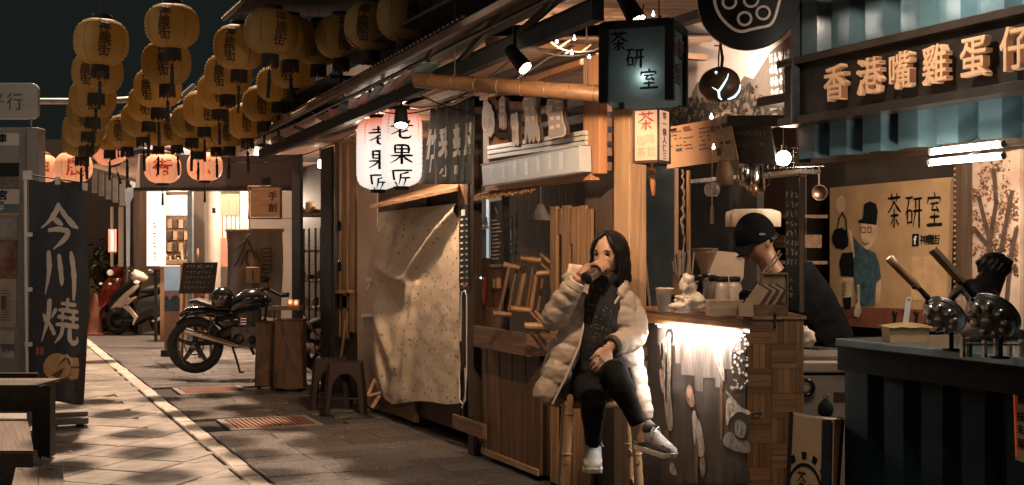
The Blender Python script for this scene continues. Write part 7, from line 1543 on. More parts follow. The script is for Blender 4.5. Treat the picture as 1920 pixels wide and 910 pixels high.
for k in range(9): cscr(m,350+5.6*k,497,4.5,6,De-.005,.006,4)
for r in range(4):
    for k in range(7): cscr(m,349+7*k-1.5*r,508+9.5*r,5,5,De-.005,.004,3)
m.build('chalk_writing',CHW,ea,kind='stuff')
for (a,b) in (((346,551),(341,648)),((394,551),(396,650)),((372,551),(374,632))): m=MB(); p=at(*a,De+.03); q=at(b[0],640,De+.05); q.z=0; m.beam(p,q,.035,.02,FW); m.build('leg',PALE,ea)
# grey cloth hanging with drawn plant, wooden box on it
gc=thing('painted_cloth','grey hanging cloth with a drawn plant and spiral','wall hanging',at(478,600,15.8)); Dg=15.8
m=MB(); m.grid(lambda a,b: at(lerp(425,529,a)+2*sin(b*5),lerp(432,598,b)-3*sin(a*pi),Dg+.02*sin(a*24)*(.3+b)+.02*sin(a*9+b*4)),40,16); m.build('cloth',M('grey_cloth',(.24,.20,.165),.8,var=.12,sc=5,bump=.1),gc)
m=MB(); m.tube([at(422,432,Dg),at(532,432,Dg)],.02,8); m.build('rod',PALE,gc)
DRW=M('drawn_line',(.07,.055,.045),.8); m=MB()
for P in ([(462,448),(455,470),(445,490),(440,500)],[(462,448),(470,462),(478,485)],[(462,448),(466,440),(472,443)],[(463,470),(456,485),(452,498)],[(466,470),(480,475),(488,490)],[(460,452),(448,462),(436,470)],[(468,505),(462,490),(464,470)]): m.tube([at(u,v,Dg-.03) for u,v in P],.010,5)
for k in range(6): m.tube([at(500+11*cos(a_),470+7.5*k+4*sin(a_),Dg-.03) for a_ in [j*.7 for j in range(10)]],.006,5)
m.build('drawing',DRW,gc,kind='stuff')
bxw=thing('hanging_box','small wooden box hanging on the grey painted cloth','box',at(474,530,15.7)); m=MB(); cam_rect(m,461,501,488,531,15.62,.12); m.build('box_body',PALE,bxw,bevel=.008); m=MB(); cam_rect(m,473,507,475,527,15.61,.012); m.build('box_slot',DKWOOD,bxw)
# framed wooden sign
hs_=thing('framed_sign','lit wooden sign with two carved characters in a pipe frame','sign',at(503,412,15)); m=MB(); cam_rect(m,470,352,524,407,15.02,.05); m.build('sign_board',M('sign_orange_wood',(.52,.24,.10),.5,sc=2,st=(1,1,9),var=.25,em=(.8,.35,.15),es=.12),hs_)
FRM=M('frame_pipe',(.30,.20,.14),.4,metal=.4)
m=MB(); 
for (u0,u1) in ((466,527),(527,549)): m.tube([at(u,v,15) for u,v in ((u0,350),(u1,350),(u1,410),(u0,410))],.014,6,closed=True)
m.build('pipe_frame',FRM,hs_); 
for ch,v in (('手',376),('創',398)): m=MB(); put(m,ch,at(503,v,14.99),RT,UP,17/FPX*15,17/FPX*15,bold=.02); m.build('lettering',M('carved_dark',(.10,.04,.02),.6),hs_)
m=MB(); cam_rect(m,490,333,507,348,15.02,.03); m.build('hanger_block',DKWOOD,hs_)
# gate lintel
PL=M('lintel_grey',(.14,.115,.10),.55,var=.15,sc=3)
lt=thing('street_gate','dark steel gate lintel across the lane with faint lettering and round posts','gate',at(360,640,17)); 
m=MB(); cam_rect(m,262,290,560,352,17,.18); m.build('lintel_panel',PL,lt); m=MB(); cam_rect(m,250,352,562,358,16.97,.24); m.build('lower_rail',DARKM,lt)
m=MB(); m.tube([at(165,305,17.1),at(262,283,17.05),at(600,278,17)],.045,10); m.build('upper_pipe',DARKM,lt)
m=MB(); m.tube([at(272,274,16.9),at(300,277,16.9)],.04,10); m.build('white_tube',glow('dim_white_tube',(1,.85,.75),.8),lt); m=MB(); m.tube([at(330,283,16.9),at(365,285,16.9)],.045,10); m.build('white_tube',glow('dim_white_tube',(1,.85,.75),.8),lt)
for k,ch in enumerate('神農街創意市集'): m=MB(); put(m,ch,at(412+7.2*k,334,16.99),RT,UP,6.5/FPX*17,9/FPX*17,bold=.02); m.build('lettering',M('faint_letter',(.22,.18,.15),.6),lt)
c=at(399,640,18); m=MB(); m.lathe([(.115,0),(.115,2.6)],24,V((c.x,c.y,0))); m.build('round_post',M('post_cream',(.58,.47,.39),.5,var=.08),lt)
m=MB(); cam_rect(m,351,356,360,640,17.6,.1); m.build('square_post',M('post_bluegrey',(.17,.19,.20),.5),lt)
m=MB(); cam_rect(m,398,390,404,400,17.7,.02); m.build('post_label',DARKM,lt)
m=MB(); m.tube([at(70,190,13.5),at(130,190,13.6),at(225,188,13.8),at(345,182,14)],.035,10); m.tube([at(330,190,14),at(365,160,14)],.03,8); o=m.build('grey_pipe',M('grey_steel_pipe',(.38,.36,.33),.35,metal=.3)); tag(o,'long grey steel pipe crossing behind the yellow lanterns','pipe')
# far craft shop with lit interior
fs=thing('far_shop','far craft shop with a bright pale interior behind the gate','shop',at(430,640,22)); CRM=M('shop_cream',(.62,.50,.42),.7,var=.08,sc=2)
m=MB(); cam_rect(m,255,240,640,640,22.5,.1); 
for p in m.v: p.z=max(p.z,0)
m.build('back_wall',CRM,fs)
m=MB(); cam_rect(m,300,238,640,300,19.5,3.0); m.build('ceiling',CRM,fs)
m=MB(); cam_rect(m,250,355,262,660,20,2.5); m.build('side_wall',DKWOOD,fs)
for (u0,v0,u1,v1) in ((414,364,449,404),(414,446,449,500)):
    m=MB(); cam_rect(m,u0,v0,u1,v1,20,.04); m.build('red_curtain',M('rose_curtain',(.42,.17,.11),.7,sc=3,st=(9,9,1),var=.25),fs)
m=MB(); cam_rect(m,412,404,451,448,20.05,.03); m.build('window_pane',M('lit_window',(.75,.6,.5),.5,em=(1,.72,.54),es=.6),fs)
for k in range(5): m=MB(); cam_rect(m,416+8*k,404,418+8*k,448,20.02,.02); m.build('window_bar',WOOD,fs)
m=MB(); cam_rect(m,451,356,466,640,19.9,.1); m.build('post',CRM,fs)
m=MB(); cam_rect(m,312,366,353,404,20.3,.04); m.build('bright_panel',M('lit_cream_panel',(.78,.62,.5),.5,em=(1,.75,.58),es=.55),fs)
m=MB(); cam_rect(m,310,404,356,480,20.4,.05); m.build('cabinet',WOOD,fs)
for r in range(3):
    for c_ in range(4): m=MB(); cam_rect(m,314+10.5*c_,412+22*r,322+10.5*c_,428+22*r,20.34,.06); m.build('pigeonhole',DKWOOD if (r+c_)%2 else PALE,fs)
m=MB(); cam_rect(m,298,488,348,496,18.6,.5); m.build('counter_top',PALE,fs); m=MB(); cam_rect(m,300,496,346,640,18.65,.4); m.build('counter_front',wood('counter_front_wood',(.36,.19,.10),(.52,.30,.16)),fs)
for k,(u,v,h_,w_,i) in enumerate(((312,488,14,5,0),(320,488,8,7,2),(328,488,11,5,1),(334,488,6,6,0),(342,488,18,4,2),(352,478,26,4,2),(361,484,34,5,2),(371,484,22,5,0))):
    t=thing('craft_piece','%s small craft piece on the far counter'%('first','second','third','fourth','fifth','sixth','seventh','eighth')[k],'craft piece',at(u,v,18.7),0,'craft pieces on the far counter'); m=MB()
    if i==2: m.beam(at(u,v,18.7),at(u+rng.uniform(-4,4),v-h_,18.7),.03,.03)
    else: m.ell(at(u,v-h_*.4,18.7),(w_/FPX*9,w_/FPX*9,h_/FPX*8),8,6)
    m.build('piece_body',POT[i],t)
for (u,v,D,p) in ((335,385,19.4,90),(430,350,19.3,110),(500,390,17.5,150)): lamp('far_shop_light','POINT',at(u,v,D),p,(1,.76,.56),r=.15)
ws_=thing('vertical_signboard','bright white vertical signboard with faint orange lines','signboard',at(291,520,18.3)); m=MB(); cam_rect(m,275,356,308,499,18.2,.08); m.build('sign_face',M('white_sign_lit',(.85,.80,.74),.5,em=(1,.90,.80),es=.95,var=.03),ws_)
m=MB(); 
for k in range(12): cam_rect(m,287+2*(k%3),418+6.2*k,291+2*(k%2),420.5+6.2*k,18.19,.005)
m.build('faint_print',M('faint_orange',(.7,.38,.22),.5),ws_,kind='stuff'); m=MB(); cam_rect(m,278,499,305,505,18.22,.05); m.build('foot_strip',RUST,ws_)
m=MB(); cam_rect(m,289,505,294,640,18.25,.04); m.build('post',DARKM,ws_)
tp=thing('torn_banner_pole','thin white pole with a torn white cloth at its top','pole',at(240,640,20.6)); m=MB(); a=at(240,640,20.6); m.tube([V((a.x,a.y,0)),at(240,380,20.6)],.025,8); m.build('pole',WHITE,tp)
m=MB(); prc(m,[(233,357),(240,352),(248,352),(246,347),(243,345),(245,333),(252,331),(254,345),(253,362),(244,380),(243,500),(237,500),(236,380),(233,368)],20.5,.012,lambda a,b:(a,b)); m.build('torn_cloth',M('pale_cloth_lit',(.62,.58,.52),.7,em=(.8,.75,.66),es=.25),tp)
# left side buildings
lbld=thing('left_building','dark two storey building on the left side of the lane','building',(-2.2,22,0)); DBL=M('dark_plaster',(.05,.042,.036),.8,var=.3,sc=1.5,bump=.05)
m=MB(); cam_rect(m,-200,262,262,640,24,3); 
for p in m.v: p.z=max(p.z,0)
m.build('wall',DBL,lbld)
m=MB(); m.prism([at(120,262,21),at(262,262,21),at(255,342,19),at(165,318,19)],UP*.05); m.build('eave',M('eave_brown',(.12,.075,.05),.7,sc=4,var=.4),lbld)
for k in range(5):
    m=MB(); cam_rect(m,172+13*k,318+5*k,182+13*k,362+6*k,20,.03); m.build('shutter',M('shutter_grey',(.16,.14,.125),.5,var=.2),lbld)
for k,(u0,u1) in enumerate(((222,230),(258,265),(207,211))): m=MB(); cam_rect(m,u0,388,u1,500,20.5,.05); m.build('lit_strip',M('lit_jamb',(.42,.30,.2),.5,em=(1,.6,.35),es=.15 if k!=1 else .35),lbld)
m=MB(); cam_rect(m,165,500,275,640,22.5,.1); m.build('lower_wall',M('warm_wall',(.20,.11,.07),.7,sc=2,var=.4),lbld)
rs=thing('lit_red_sign','small vertical red and white lit sign on the dark building','sign',at(210,475,19.8)); m=MB(); cam_rect(m,203,430,216,473,19.8,.06); m.build('sign_face',M('red_sign_lit',(.75,.30,.2),.5,em=(1,.38,.25),es=.9),rs); m=MB(); cam_rect(m,207.5,433,212,470,19.79,.02); m.build('white_stripe',glow('stripe_white',(1,.8,.7),1.1),rs)
pl=thing('potted_plants','dark leafy pot plants beside the scooters','plant',at(190,540,21.5)); m=MB(); rng=random.Random(6)
for k in range(500):
    u=rng.gauss(195,16); v=rng.gauss(500,20); c=at(u,v,21.3+rng.uniform(-.4,.4)); d=V((rng.uniform(-1,1),rng.uniform(-1,1),rng.uniform(-1,1))).normalized()*.07; e=d.cross(V((rng.uniform(-1,1),rng.uniform(-1,1),rng.uniform(-1,1)))).normalized()*.03; m.quad(c-d,c-e,c+d,c+e)
m.build('foliage',M('dark_leaf',(.035,.045,.02),.45,rv=.3),pl,kind='stuff'); c=onz(190,618); m=MB(); m.lathe([(.001,0),(.15,0),(.2,.35),(.17,.35),(.15,.1)],16,c); m.build('pot',RUST,pl); m=MB(); m.tube([c+UP*.1,c+UP*.5+RT*.05,at(195,510,21.3)],[.03,.02,.012],7); m.build('stem',DKWOOD,pl)
eb=thing('street_end_building','dark building closing the far end of the lane','building',(4,44,0)); m=MB(); m.mm((-14,44,0),(16,46,4.0)); m.build('wall',DBL,eb)
for k in range(8): m=MB(); m.mm((-10+2.6*k,43.95,1.8),(-8.9+2.6*k,44.0,3.0)); m.build('window',DARKM,eb)
# pale corrugated sheet above the awning line
cs=thing('corrugated_sheet','pale corrugated roof sheet above the awning behind the lanterns','roof sheet',at(625,140,12)); m=MB(); n=26
a,b=at(592,158,12.6),at(676,90,11.2)
vs=[]
for k in range(n+1): p=lerp(a,b,k/n)+V((.015*(k%2),0,0)); vs+=[p,p+UP*lerp(.30,.42,k/n)]
m.add(vs,[(2*k,2*k+2,2*k+3,2*k+1) for k in range(n)]); m.build('sheet',M('pale_sheet',(.48,.42,.36),.4,var=.1),cs)
for k in range(3): m=MB(); p=lerp(a,b,.1+.4*k); m.beam(p+V((.04,0,-.1)),p+V((.04,0,.3)),.03,.03,RT); m.build('support',AWM,cs)
# overhanging tree in the dark above, left
tr=thing('street_tree','dark leafy tree overhanging the pavement above the camera','tree',(-2.4,6.2,0)); BARK=M('tree_bark',(.06,.045,.035),.9,bump=.5,bsc=12,var=.4)
m=MB(); m.tube([V((-2.4,6.2,0)),V((-2.35,6.3,1.6)),V((-2.2,6.2,3.2)),V((-1.8,6.0,4.4))],[.20,.16,.14,.09],12); m.build('trunk',BARK,tr)
rng=random.Random(77)
for k in range(7):
    e=V((rng.uniform(-2.5,3.0),rng.uniform(4.2,7.6),rng.uniform(4.3,5.6))); m=MB(); m.tube([V((-2.2,6.2,3.2)),lerp(V((-2.2,6.2,3.2)),e,.5)+UP*.4,e],[.07,.045,.015],7); m.build('limb',BARK,tr)
cl_=[V((rng.uniform(-3.4,3.2),rng.uniform(3.8,7.7),rng.uniform(4.1,5.9))) for _ in range(60)]
LF=M('leaf_dark',(.05,.065,.03),.4,rv=.35,var=.3)
m=MB()
for k in range(7000):
    c=cl_[k%60]+V((rng.gauss(0,.28),rng.gauss(0,.28),rng.gauss(0,.18))); d=V((rng.uniform(-1,1),rng.uniform(-1,1),rng.uniform(-.6,.3))).normalized()*.075; e=d.cross(V((rng.uniform(-1,1),rng.uniform(-1,1),1))).normalized()*.032
    if c.y<8.0: m.quad(c-d,c-e,c+d,c+e)
m.build('crown',LF,tr,kind='stuff')
# added dark sheet blocking the lamp above the stall side lanterns
tp_=thing('lantern_blocker','dark tarpaulin slung above the awning edge','tarpaulin',(2.4,7,3.1)); m=MB(); m.grid(lambda a,b:(1.72+1.5*a,4.6+4.7*b,3.12+.05*sin(a*pi)+.03*sin(b*14)),8,24); m.build('sheet',M('blocker_black',(.02,.02,.02),.8),tp_,solid=.01)
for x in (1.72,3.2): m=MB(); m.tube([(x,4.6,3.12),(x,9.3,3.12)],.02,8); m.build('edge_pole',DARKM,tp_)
# twin globe lamp added out of view for highlights on the teal wall
sl_=thing('highlight_lamp','twin globe street lamp on the pavement beside the bus sign','street lamp',(-1.08,8.06,0)); m=MB(); m.lathe([(.10,0),(.10,.25),(.05,.3),(.04,3.15)],14,(-1.08,8.06,0)); m.tube([(-1.08,7.64,3.16),(-1.08,8.06,3.12),(-1.08,8.48,3.16)],.025,8); m.build('post',DARKM,sl_)
for y in (7.64,8.48): m=MB(); m.ell((-1.08,y,3.35),.13,20,14); m.build('globe',glow('highlight_globe',(1,.92,.82),26),sl_)
# fairy light twigs under the ceiling
fb=thing('fairy_light_twig','bare pale twig with small cold fairy lights under the ceiling','twig',at(1075,85,5.7)); BK2=M('pale_twig',(.45,.36,.29),.7,var=.3)
f0=lambda u,v,d=0: at(u,v,5.6+d)
for P in ([(1020,62),(1032,78),(1048,90),(1066,96),(1090,98),(1112,95),(1130,88)],[(1048,90),(1062,80),(1070,75)],[(1090,98),(1100,90),(1108,84)],[(1112,95),(1120,100),(1130,103)],[(1032,78),(1026,66),(1024,60)],[(1066,96),(1060,102)]):
    m=MB(); m.tube([f0(*p) for p in P],[.006-.0006*k for k in range(len(P))],6); m.build('twig',BK2,fb)
FL=glow('fairy_blue',(.80,.92,1),9)
for (u,v) in ((1044,78),(1072,101),(1105,107),(1077,73),(1225,28),(1178,18),(1070,28),(1334,220),(1338,277),(1570,228)):
    m=MB(); m.ell(f0(u,v,-.02),.0075 if u!=1334 else .009,8,6); m.ell(f0(u,v-4,-.02),(.003,.003,.01),6,4); m.build('fairy_bulb',FL,fb)
m=MB(); m.tube([f0(1130,0),f0(1120,20),f0(1085,48),f0(1060,60)],.003,5); m.build('cable',CORD,fb); m=MB(); m.tube([at(970,148,6),at(1000,128,6),at(1030,108,6),at(1060,95,6)],.006,6); m.build('cable',CORD,fb)
dlt=thing('downlight','round recessed white downlight in the lit ceiling','downlight',at(1112,73,6.6)); c=at(1112,73,6.6); m=MB(); m.lathe([(.045,0),(.06,.002),(.06,-.008),(.045,-.008)],24,c); m.build('ring',WHITE,dlt); m=MB(); m.lathe([(.001,-.003),(.044,-.003)],24,c); m.build('diffuser',glow('downlight_white',(.85,.93,1),14),dlt)
lamp('downlight_light','SPOT',c-UP*.03,22,(1,.88,.76),r=.05,aim=c-UP*2,cone=130,blend=.6)

for k,(a,b,sag,lab) in enumerate((((640,60),(900,215),.10,'thin black cable looping below the awning edge by the curtain'),((700,205),(1010,60),.16,'thin black cable rising from the lanterns to the spot lamp'),((420,300),(690,235),.12,'thin black cable under the awning toward the far end'),((1010,95),(1240,30),.08,'thin black cable above the cloth box sign'))):
    D0,D1=((7.6,7.2),(7.9,5.9),(11.5,8.6),(5.7,5.2))[k]; p,q=at(*a,D0),at(*b,D1); m=MB(); m.tube([lerp(p,q,j/14)-UP*sag*4*(j/14)*(1-j/14) for j in range(15)],.0045,5); tag(m.build('cable',CORD),lab,'cable')
# ================================================================ people
SKIN=M('skin',(.50,.29,.19),.5,var=.10,sc=14,bump=.04,bsc=90); HAIR=M('black_hair',(.008,.007,.007),.42,sc=5,st=(30,30,2),var=.6,bump=.25,bsc=6,spec=.3)
def add_head(mb,c,hf,hr,hu,s=1.0,n=56,mm=44):
    c=V(c); vs=[]
    for i in range(mm+1):
        a=-pi/2+pi*i/mm
        for k in range(n):
            b=2*pi*k/n; px,py,pz=cos(a)*sin(b),cos(a)*cos(b),sin(a)
            x,y,z=.071*px,(.090 if py>0 else .098)*py,.116*pz
            if pz<-.1: j=(-pz-.1)/.9; x*=1-.26*j**1.3; y*= (1-.10*j) if py>0 else (1-.45*j)
            g=lambda u,w_: exp(-(u/w_)**2)
            if py>0:
                ax=abs(x); y+= .021*g(x,.0105)*g(z+.030,.016)+.012*g(x,.008)*g(z+.010,.022)-.011*g(ax-.030,.016)*g(z-.004,.011)+.004*g(z-.021,.008)*g(ax-.028,.022)
                y+= .008*g(x,.021)*(g(z+.056,.0055)+g(z+.068,.0065))-.003*g(x,.024)*g(z+.0615,.003)+.009*g(x,.020)*g(z+.098,.013)+.005*g(ax-.040,.018)*g(z+.028,.02)+.006*g(ax-.010,.005)*g(z+.036,.006)
            vs.append(c+(hr*x+hf*y+hu*z)*s)
    mb.add(vs,[(i*n+k,i*n+(k+1)%n,(i+1)*n+(k+1)%n,(i+1)*n+k) for i in range(mm) for k in range(n)],True)
    for sd in (-1,1):
        e=c+(hr*.071*sd-hf*.008-hu*.008)*s; R=Matrix((hr,hf,hu)).transposed(); mb.ell(e,(.010*s,.018*s,.031*s),10,8,R)
    return mb
def face_parts(parent,c,hf,hr,hu,s=1.0,look=0.):
    R=Matrix((hr,hf,hu)).transposed(); P=lambda x,y,z: c+(hr*x+hf*y+hu*z)*s
    for sd in (-1,1):
        m=MB(); m.ell(P(.030*sd,.0745,.003),(.0135*s,.006*s,.0055*s),12,8,R); e=m.build('eye',M('eye_white',(.5,.42,.36),.3),parent)
        m=MB(); m.ell(P(.030*sd+look,.0795,.003),(.0055*s,.003*s,.0052*s),10,8,R); m.build('iris',INK,e)
        m=MB(); m.tube([P(.030*sd+x,.0795+.003*(1-(x/.016)**2),.0075-.006*(x/.016)**2) for x in (-.016,-.01,-.004,.004,.01,.016)],[.001*s,.0018*s,.002*s,.002*s,.0018*s,.001*s],6); m.build('eyelid',HAIR,parent)
        m=MB(); m.tube([P(.030*sd+x*sd,.0855-.35*abs(x+.006)*.5,.0235-.25*max(0,x)) for x in (-.018,-.008,.004,.014,.022)],[.0014*s,.0026*s,.0028*s,.0022*s,.001*s],6); m.build('eyebrow',HAIR,parent)
    m=MB(); m.tube([P(x,.0905-.010*(x/.022)**2,-.0615) for x in (-.022,-.012,0,.012,.022)],[.001*s,.0042*s,.005*s,.0042*s,.001*s],8); m.build('lips',M('lip_rose',(.34,.13,.10),.45),parent)
def add_hand(mb,wr,d,nrm,side,curl,L=.085,sp=1.0,tcurl=.5,fs=1.0):
    # wr: wrist, d: pointing direction, nrm: back-of-hand normal, side: +1 thumb on the d x nrm side
    wr,d,nrm=V(wr),V(d).normalized(),V(nrm); nrm=(nrm-d*nrm.dot(d)).normalized(); w_=d.cross(nrm)*side
    mb.tube([wr-d*.02,wr+d*.01,wr+d*L*.5,wr+d*L*.9,wr+d*L],[(.024,.018),(.028,.017),(.039,.016),(.038,.0135),(.030,.010)],12,ref=nrm)
    for k,(off,ln) in enumerate(((.028,.068),(.0095,.077),(-.0095,.070),(-.028,.055))):
        p=wr+d*(L*.93-.004*abs(k-1))+w_*off; dd=(d+w_*off*1.2*sp).normalized(); pts=[p-d*.012]; R=[.0095]; ang=0
        cu=curl[k] if isinstance(curl,(list,tuple)) else curl
        pts.append(p); R.append(.0095)
        for sgm,fr in enumerate((.45,.32,.23)):
            ang+=cu*(1.0,1.1,.7)[sgm]; v=dd*cos(ang)-nrm*sin(ang); pts.append(pts[-1]+v*ln*fr*.5*fs); R.append((.0088,.0082,.0074)[sgm]); pts.append(pts[-1]+v*ln*fr*.5*fs); R.append((.0090,.0083,.0058)[sgm])
        mb.tube(pts,R,9)
    b=wr+d*.022+w_*.026; t1=(d*.75+w_*.65-nrm*.25*tcurl).normalized(); t2=(d*.95+w_*(.25-.4*tcurl)-nrm*.5*tcurl).normalized()
    mb.tube([wr+d*.012+w_*.012,b,b+t1*.034,b+t1*.034+t2*.018,b+t1*.034+t2*.033],[.014,.0135,.0115,.0105,.0072],9)
# ---- the seated woman
W0=5.9
wp=lambda u,v,d=0.: at(u,v,W0+d)
wom=thing('person','person in an open cream puffer coat drinking from a steel bottle on a bamboo stool','person',onz(1125,1015)); WM[wom]=Matrix.Translation(wom.location)
an=radians(33); hf=(-FW*cos(an)-RT*sin(an)+UP*.06).normalized(); hr=-(RT*cos(an)-FW*sin(an)).normalized(); hu=hr.cross(hf).normalized(); hc=wp(1143,481,0)
b=MB(); add_head(b,hc,hf,hr,hu,1.0)
b.tube([hc-UP*.05-hf*.01,hc-UP*.12-hf*.02,wp(1140,548,.03)],[.048,.046,.055],14)
b.tube([wp(1140,540,.03),wp(1136,565,.03),wp(1133,610,.03),wp(1128,665,.03),wp(1125,705,.04),wp(1124,738,.05)],[(.07,.055),(.16,.085),(.145,.095),(.12,.09),(.15,.11),(.14,.10)],18,ref=-FW)
sR,eR,wR=wp(1086,562,.02),wp(1036,598,-.13),wp(1086,520,-.20)
sL,eL,wL=wp(1180,566,.04),wp(1190,632,-.05),wp(1144,650,-.21)
for s_,e_,w_ in ((sR,eR,wR),(sL,eL,wL)): b.tube([s_,lerp(s_,e_,.5),e_,lerp(e_,w_,.3),w_],[.048,.043,.038,.036,.026],12)
hipR,kR,aR=wp(1104,722,.02),wp(1112,742,-.40),wp(1112,838,-.27)
hipL,kL,aL=wp(1148,722,.02),wp(1152,697,-.42),wp(1202,806,-.44)
for h_,k_,a_ in ((hipR,kR,aR),(hipL,kL,aL)): b.tube([h_,lerp(h_,k_,.5),k_,lerp(k_,a_,.30),lerp(k_,a_,.62),a_],[.078,.068,.050,.050,.038,.030],14)
b.tube([aR,wp(1113,862,-.25)],[.03,.028],10); b.tube([aL,wp(1205,832,-.455)],[.03,.026],10)
# right hand round the bottle
bm,bb=wp(1134,499,-.115),wp(1098,523,-.235); ba=(bm-bb).normalized()
gp=lerp(bm,bb,.30)
up_=(UP-ba*UP.dot(ba)).normalized(); sd=ba.cross(up_); 
if sd.dot(FW)>0: sd=-sd      # sd points to the camera
pal=gp-RT*.0+up_*.0
# palm sits on the left/upper-back of the bottle, fingers go over the top towards the camera and curl down
wR2=gp-RT*.046+UP*.012+FW*.02
b.tube([wR,lerp(wR,wR2,.6),wR2],[.026,.025,.024],10)
for k in range(4):
    o_=gp+ba*(-.028+.019*k); r_=.038-.0; pts=[]; R=[]
    for j in range(9):
        th=lerp(2.75,-.05-.10*(k==3),j/8.); pts.append(o_+(-sd*cos(th)*-1*-1)*0+(sd*cos(th)+up_*sin(th))*(r_+.001)*1.0+ba*.004*sin(th)); R.append(lerp(.0105,.0070,j/8.)+.0008*(j in (3,6)))
    b.tube(pts,R,9)
b.tube([wR2,gp-sd*.036+up_*.012-ba*.0,gp-sd*.030+up_*.030],[(.024,.02),(.040,.018),(.036,.012)],12,ref=up_)
b.tube([gp-sd*.034+ba*.02,gp-sd*.036+ba*.035-up_*.014,gp-up_*.040+ba*.040,gp-up_*.038+ba*.046+sd*.018],[.013,.012,.010,.008],9)
# left hand hanging relaxed, holding a small white lighter
dL=(wp(1121,678,-.27)-wL).normalized(); add_hand(b,wL+dL*.015,dL,(-FW*.55+RT*.45+UP*.5),-1,[.42,.55,.62,.70],.078,.6,.7)
body=fuse(b,.0046,'body',SKIN,wom,3,.4)
face_parts(wom,hc,hf,hr,hu,1.0,-.002)
# hair: curtain falling from a parting
def hair(parent,hc,hf,hr,hu,drop,s=1.0,azf=None,name='hair',fl=1.0):
    m=MB(); nu,nv=72,34
    def fn(a,b_):
        th=b_*2.25; thc=min(th,1.60)
        lim=azf(thc) if azf else (0 if thc<.5 else lerp(0,.52,(thc-.5)/.45) if thc<.95 else lerp(.52,1.08,(thc-.95)/.65))
        az=lim+(2*pi-2*lim)*a; st=.0038*noise.noise(V((az*9,b_*1.6,3)))+.0022*noise.noise(V((az*26,b_*2.2,7)))
        k=1.10+.05*sin(pi*min(1,thc/1.6))
        x,y,z=.075*k*sin(thc)*sin(az),.098*k*sin(thc)*cos(az)-.006,.117*1.06*cos(thc)
        if th>1.60:
            q=(th-1.60)/.65; dl=drop(az) if callable(drop) else drop; z-=q*dl; f=1+(.10*sin(q*2.6)-.05*q*q)*fl; x*=f; y=y*f
        f=1+st*9
        return hc+(hr*x*f+hf*y*f+hu*z)*s
    m.grid(fn,nu,nv); return m.build(name,HAIR,parent,solid=.010)
hair(wom,hc,hf,hr,hu,lambda az: .105+.03*sin(az+2.2)+.014*sin(az*9)+.010*sin(az*23+1) )
rng_h=random.Random(71)
m=MB()   # swept fringe strands across the forehead from the parting
for sdx,cnt in ((1,9),(-1,14)):
    for k in range(cnt):
        t_=k/(cnt-1); P=[]
        for j in range(7):
            q=j/6; az=sdx*lerp(.06+.10*t_,.80+.38*t_,q**.85); thc=lerp(.25+.05*t_,1.32+.30*t_,q); kk=1.16-.02*q
            P.append(hc+hr*(.075*kk*sin(thc)*sin(az))+hf*(.098*kk*sin(thc)*cos(az)-.002)+hu*(.117*1.06*cos(thc)))
        m.tube(P,[.007,.009,.009,.0085,.008,.0065,.004],6)
for k in range(70):     # loose strands
    az=rng_h.uniform(.75,5.5); L=rng_h.uniform(.06,.17); w0=rng_h.uniform(-.02,.02); P=[]
    for j in range(7):
        q=j/6; r_=1.10+.05*sin(q*2.4)+.04*q*rng_h.random(); P.append(hc+hr*(.075*r_*sin(az)+w0*q*q)+hf*(.098*r_*cos(az)-.006)+hu*(.02-L*q))
    m.tube(P,[.0012,.0022,.0024,.0022,.002,.0016,.0008],4,cap=False)
m.build('hair_fringe',HAIR,wom,kind='stuff')
# clothes
LEGG=M('black_leggings',(.009,.009,.010),.85,var=.3,bump=.1,bsc=50,spec=.2); CT=M('cream_puffer',(.50,.40,.32),.5,var=.10,sc=5,bump=.3,bsc=16,bst=(1,1,2.2)); LIN_=M('coat_lining',(.62,.53,.45),.7,var=.08)
def puff(pts,rad,n=20,q=5,amp=.012,ref=None,seed=0,per=None):   # quilted sleeve: rings swell between the stitch lines
    P=[];R=[]; tot=len(pts)-1; N=10*q
    for k in range(N+1):
        s=k/N*tot; i=min(int(s),tot-1); f=s-i; P.append(V(pts[i]).lerp(V(pts[i+1]),f)); a=rad[i]; c_=rad[i+1]
        a=a if isinstance(a,tuple) else (a,a); c_=c_ if isinstance(c_,tuple) else (c_,c_); w_=amp*abs(sin(pi*k/N*q))**.6-amp*.5+.004*noise.noise(P[-1]*30+V((seed,0,0)))
        R.append((lerp(a[0],c_[0],f)+w_,lerp(a[1],c_[1],f)+w_))
    for _ in range(3): P=[P[0]]+[(P[i-1]+P[i]*2+P[i+1])/4 for i in range(1,len(P)-1)]+[P[-1]]
    m=MB(); m.tube(P,R,n,ref=ref); return m
leg=MB()
for (h_,k_,a_,e_) in ((hipR,kR,aR,.93),(hipL,kL,aL,.90)):
    leg.tube([h_,lerp(h_,k_,.5),lerp(h_,k_,.9),k_,lerp(k_,a_,.12),lerp(k_,a_,.30),lerp(k_,a_,.60),lerp(k_,a_,e_)],[.092,.080,.064,.059,.056,.058,.045,.038],18)
leg.tube([wp(1125,690,.04),wp(1124,720,.05),wp(1124,745,.06)],[(.14,.10),(.165,.125),(.15,.11)],18,ref=-FW)
fuse(leg,.007,'leggings',LEGG,wom,3,.5,lambda co,no: co+no*(.003*noise.noise(V((co.x*14,co.y*14,co.z*38)))))
SCF=M('scarf_black',(.012,.012,.013),.85,var=.3,bump=.4,bsc=40)
sc_=MB(); sc_.tube([hc-UP*.105+RT*.075+FW*.02,hc-UP*.10-hf*.08,hc-UP*.105-RT*.07,hc-UP*.118+hf*.07-RT*.02,hc-UP*.112+hf*.06+RT*.05],[.038,.042,.040,.040,.036],12,closed=True)
sc_.tube([wp(1134,540,-.06),wp(1130,575,-.10),wp(1122,620,-.11),wp(1116,665,-.12),wp(1112,702,-.14)],[(.075,.05),(.088,.045),(.080,.04),(.075,.035),(.06,.02)],16,ref=-FW)
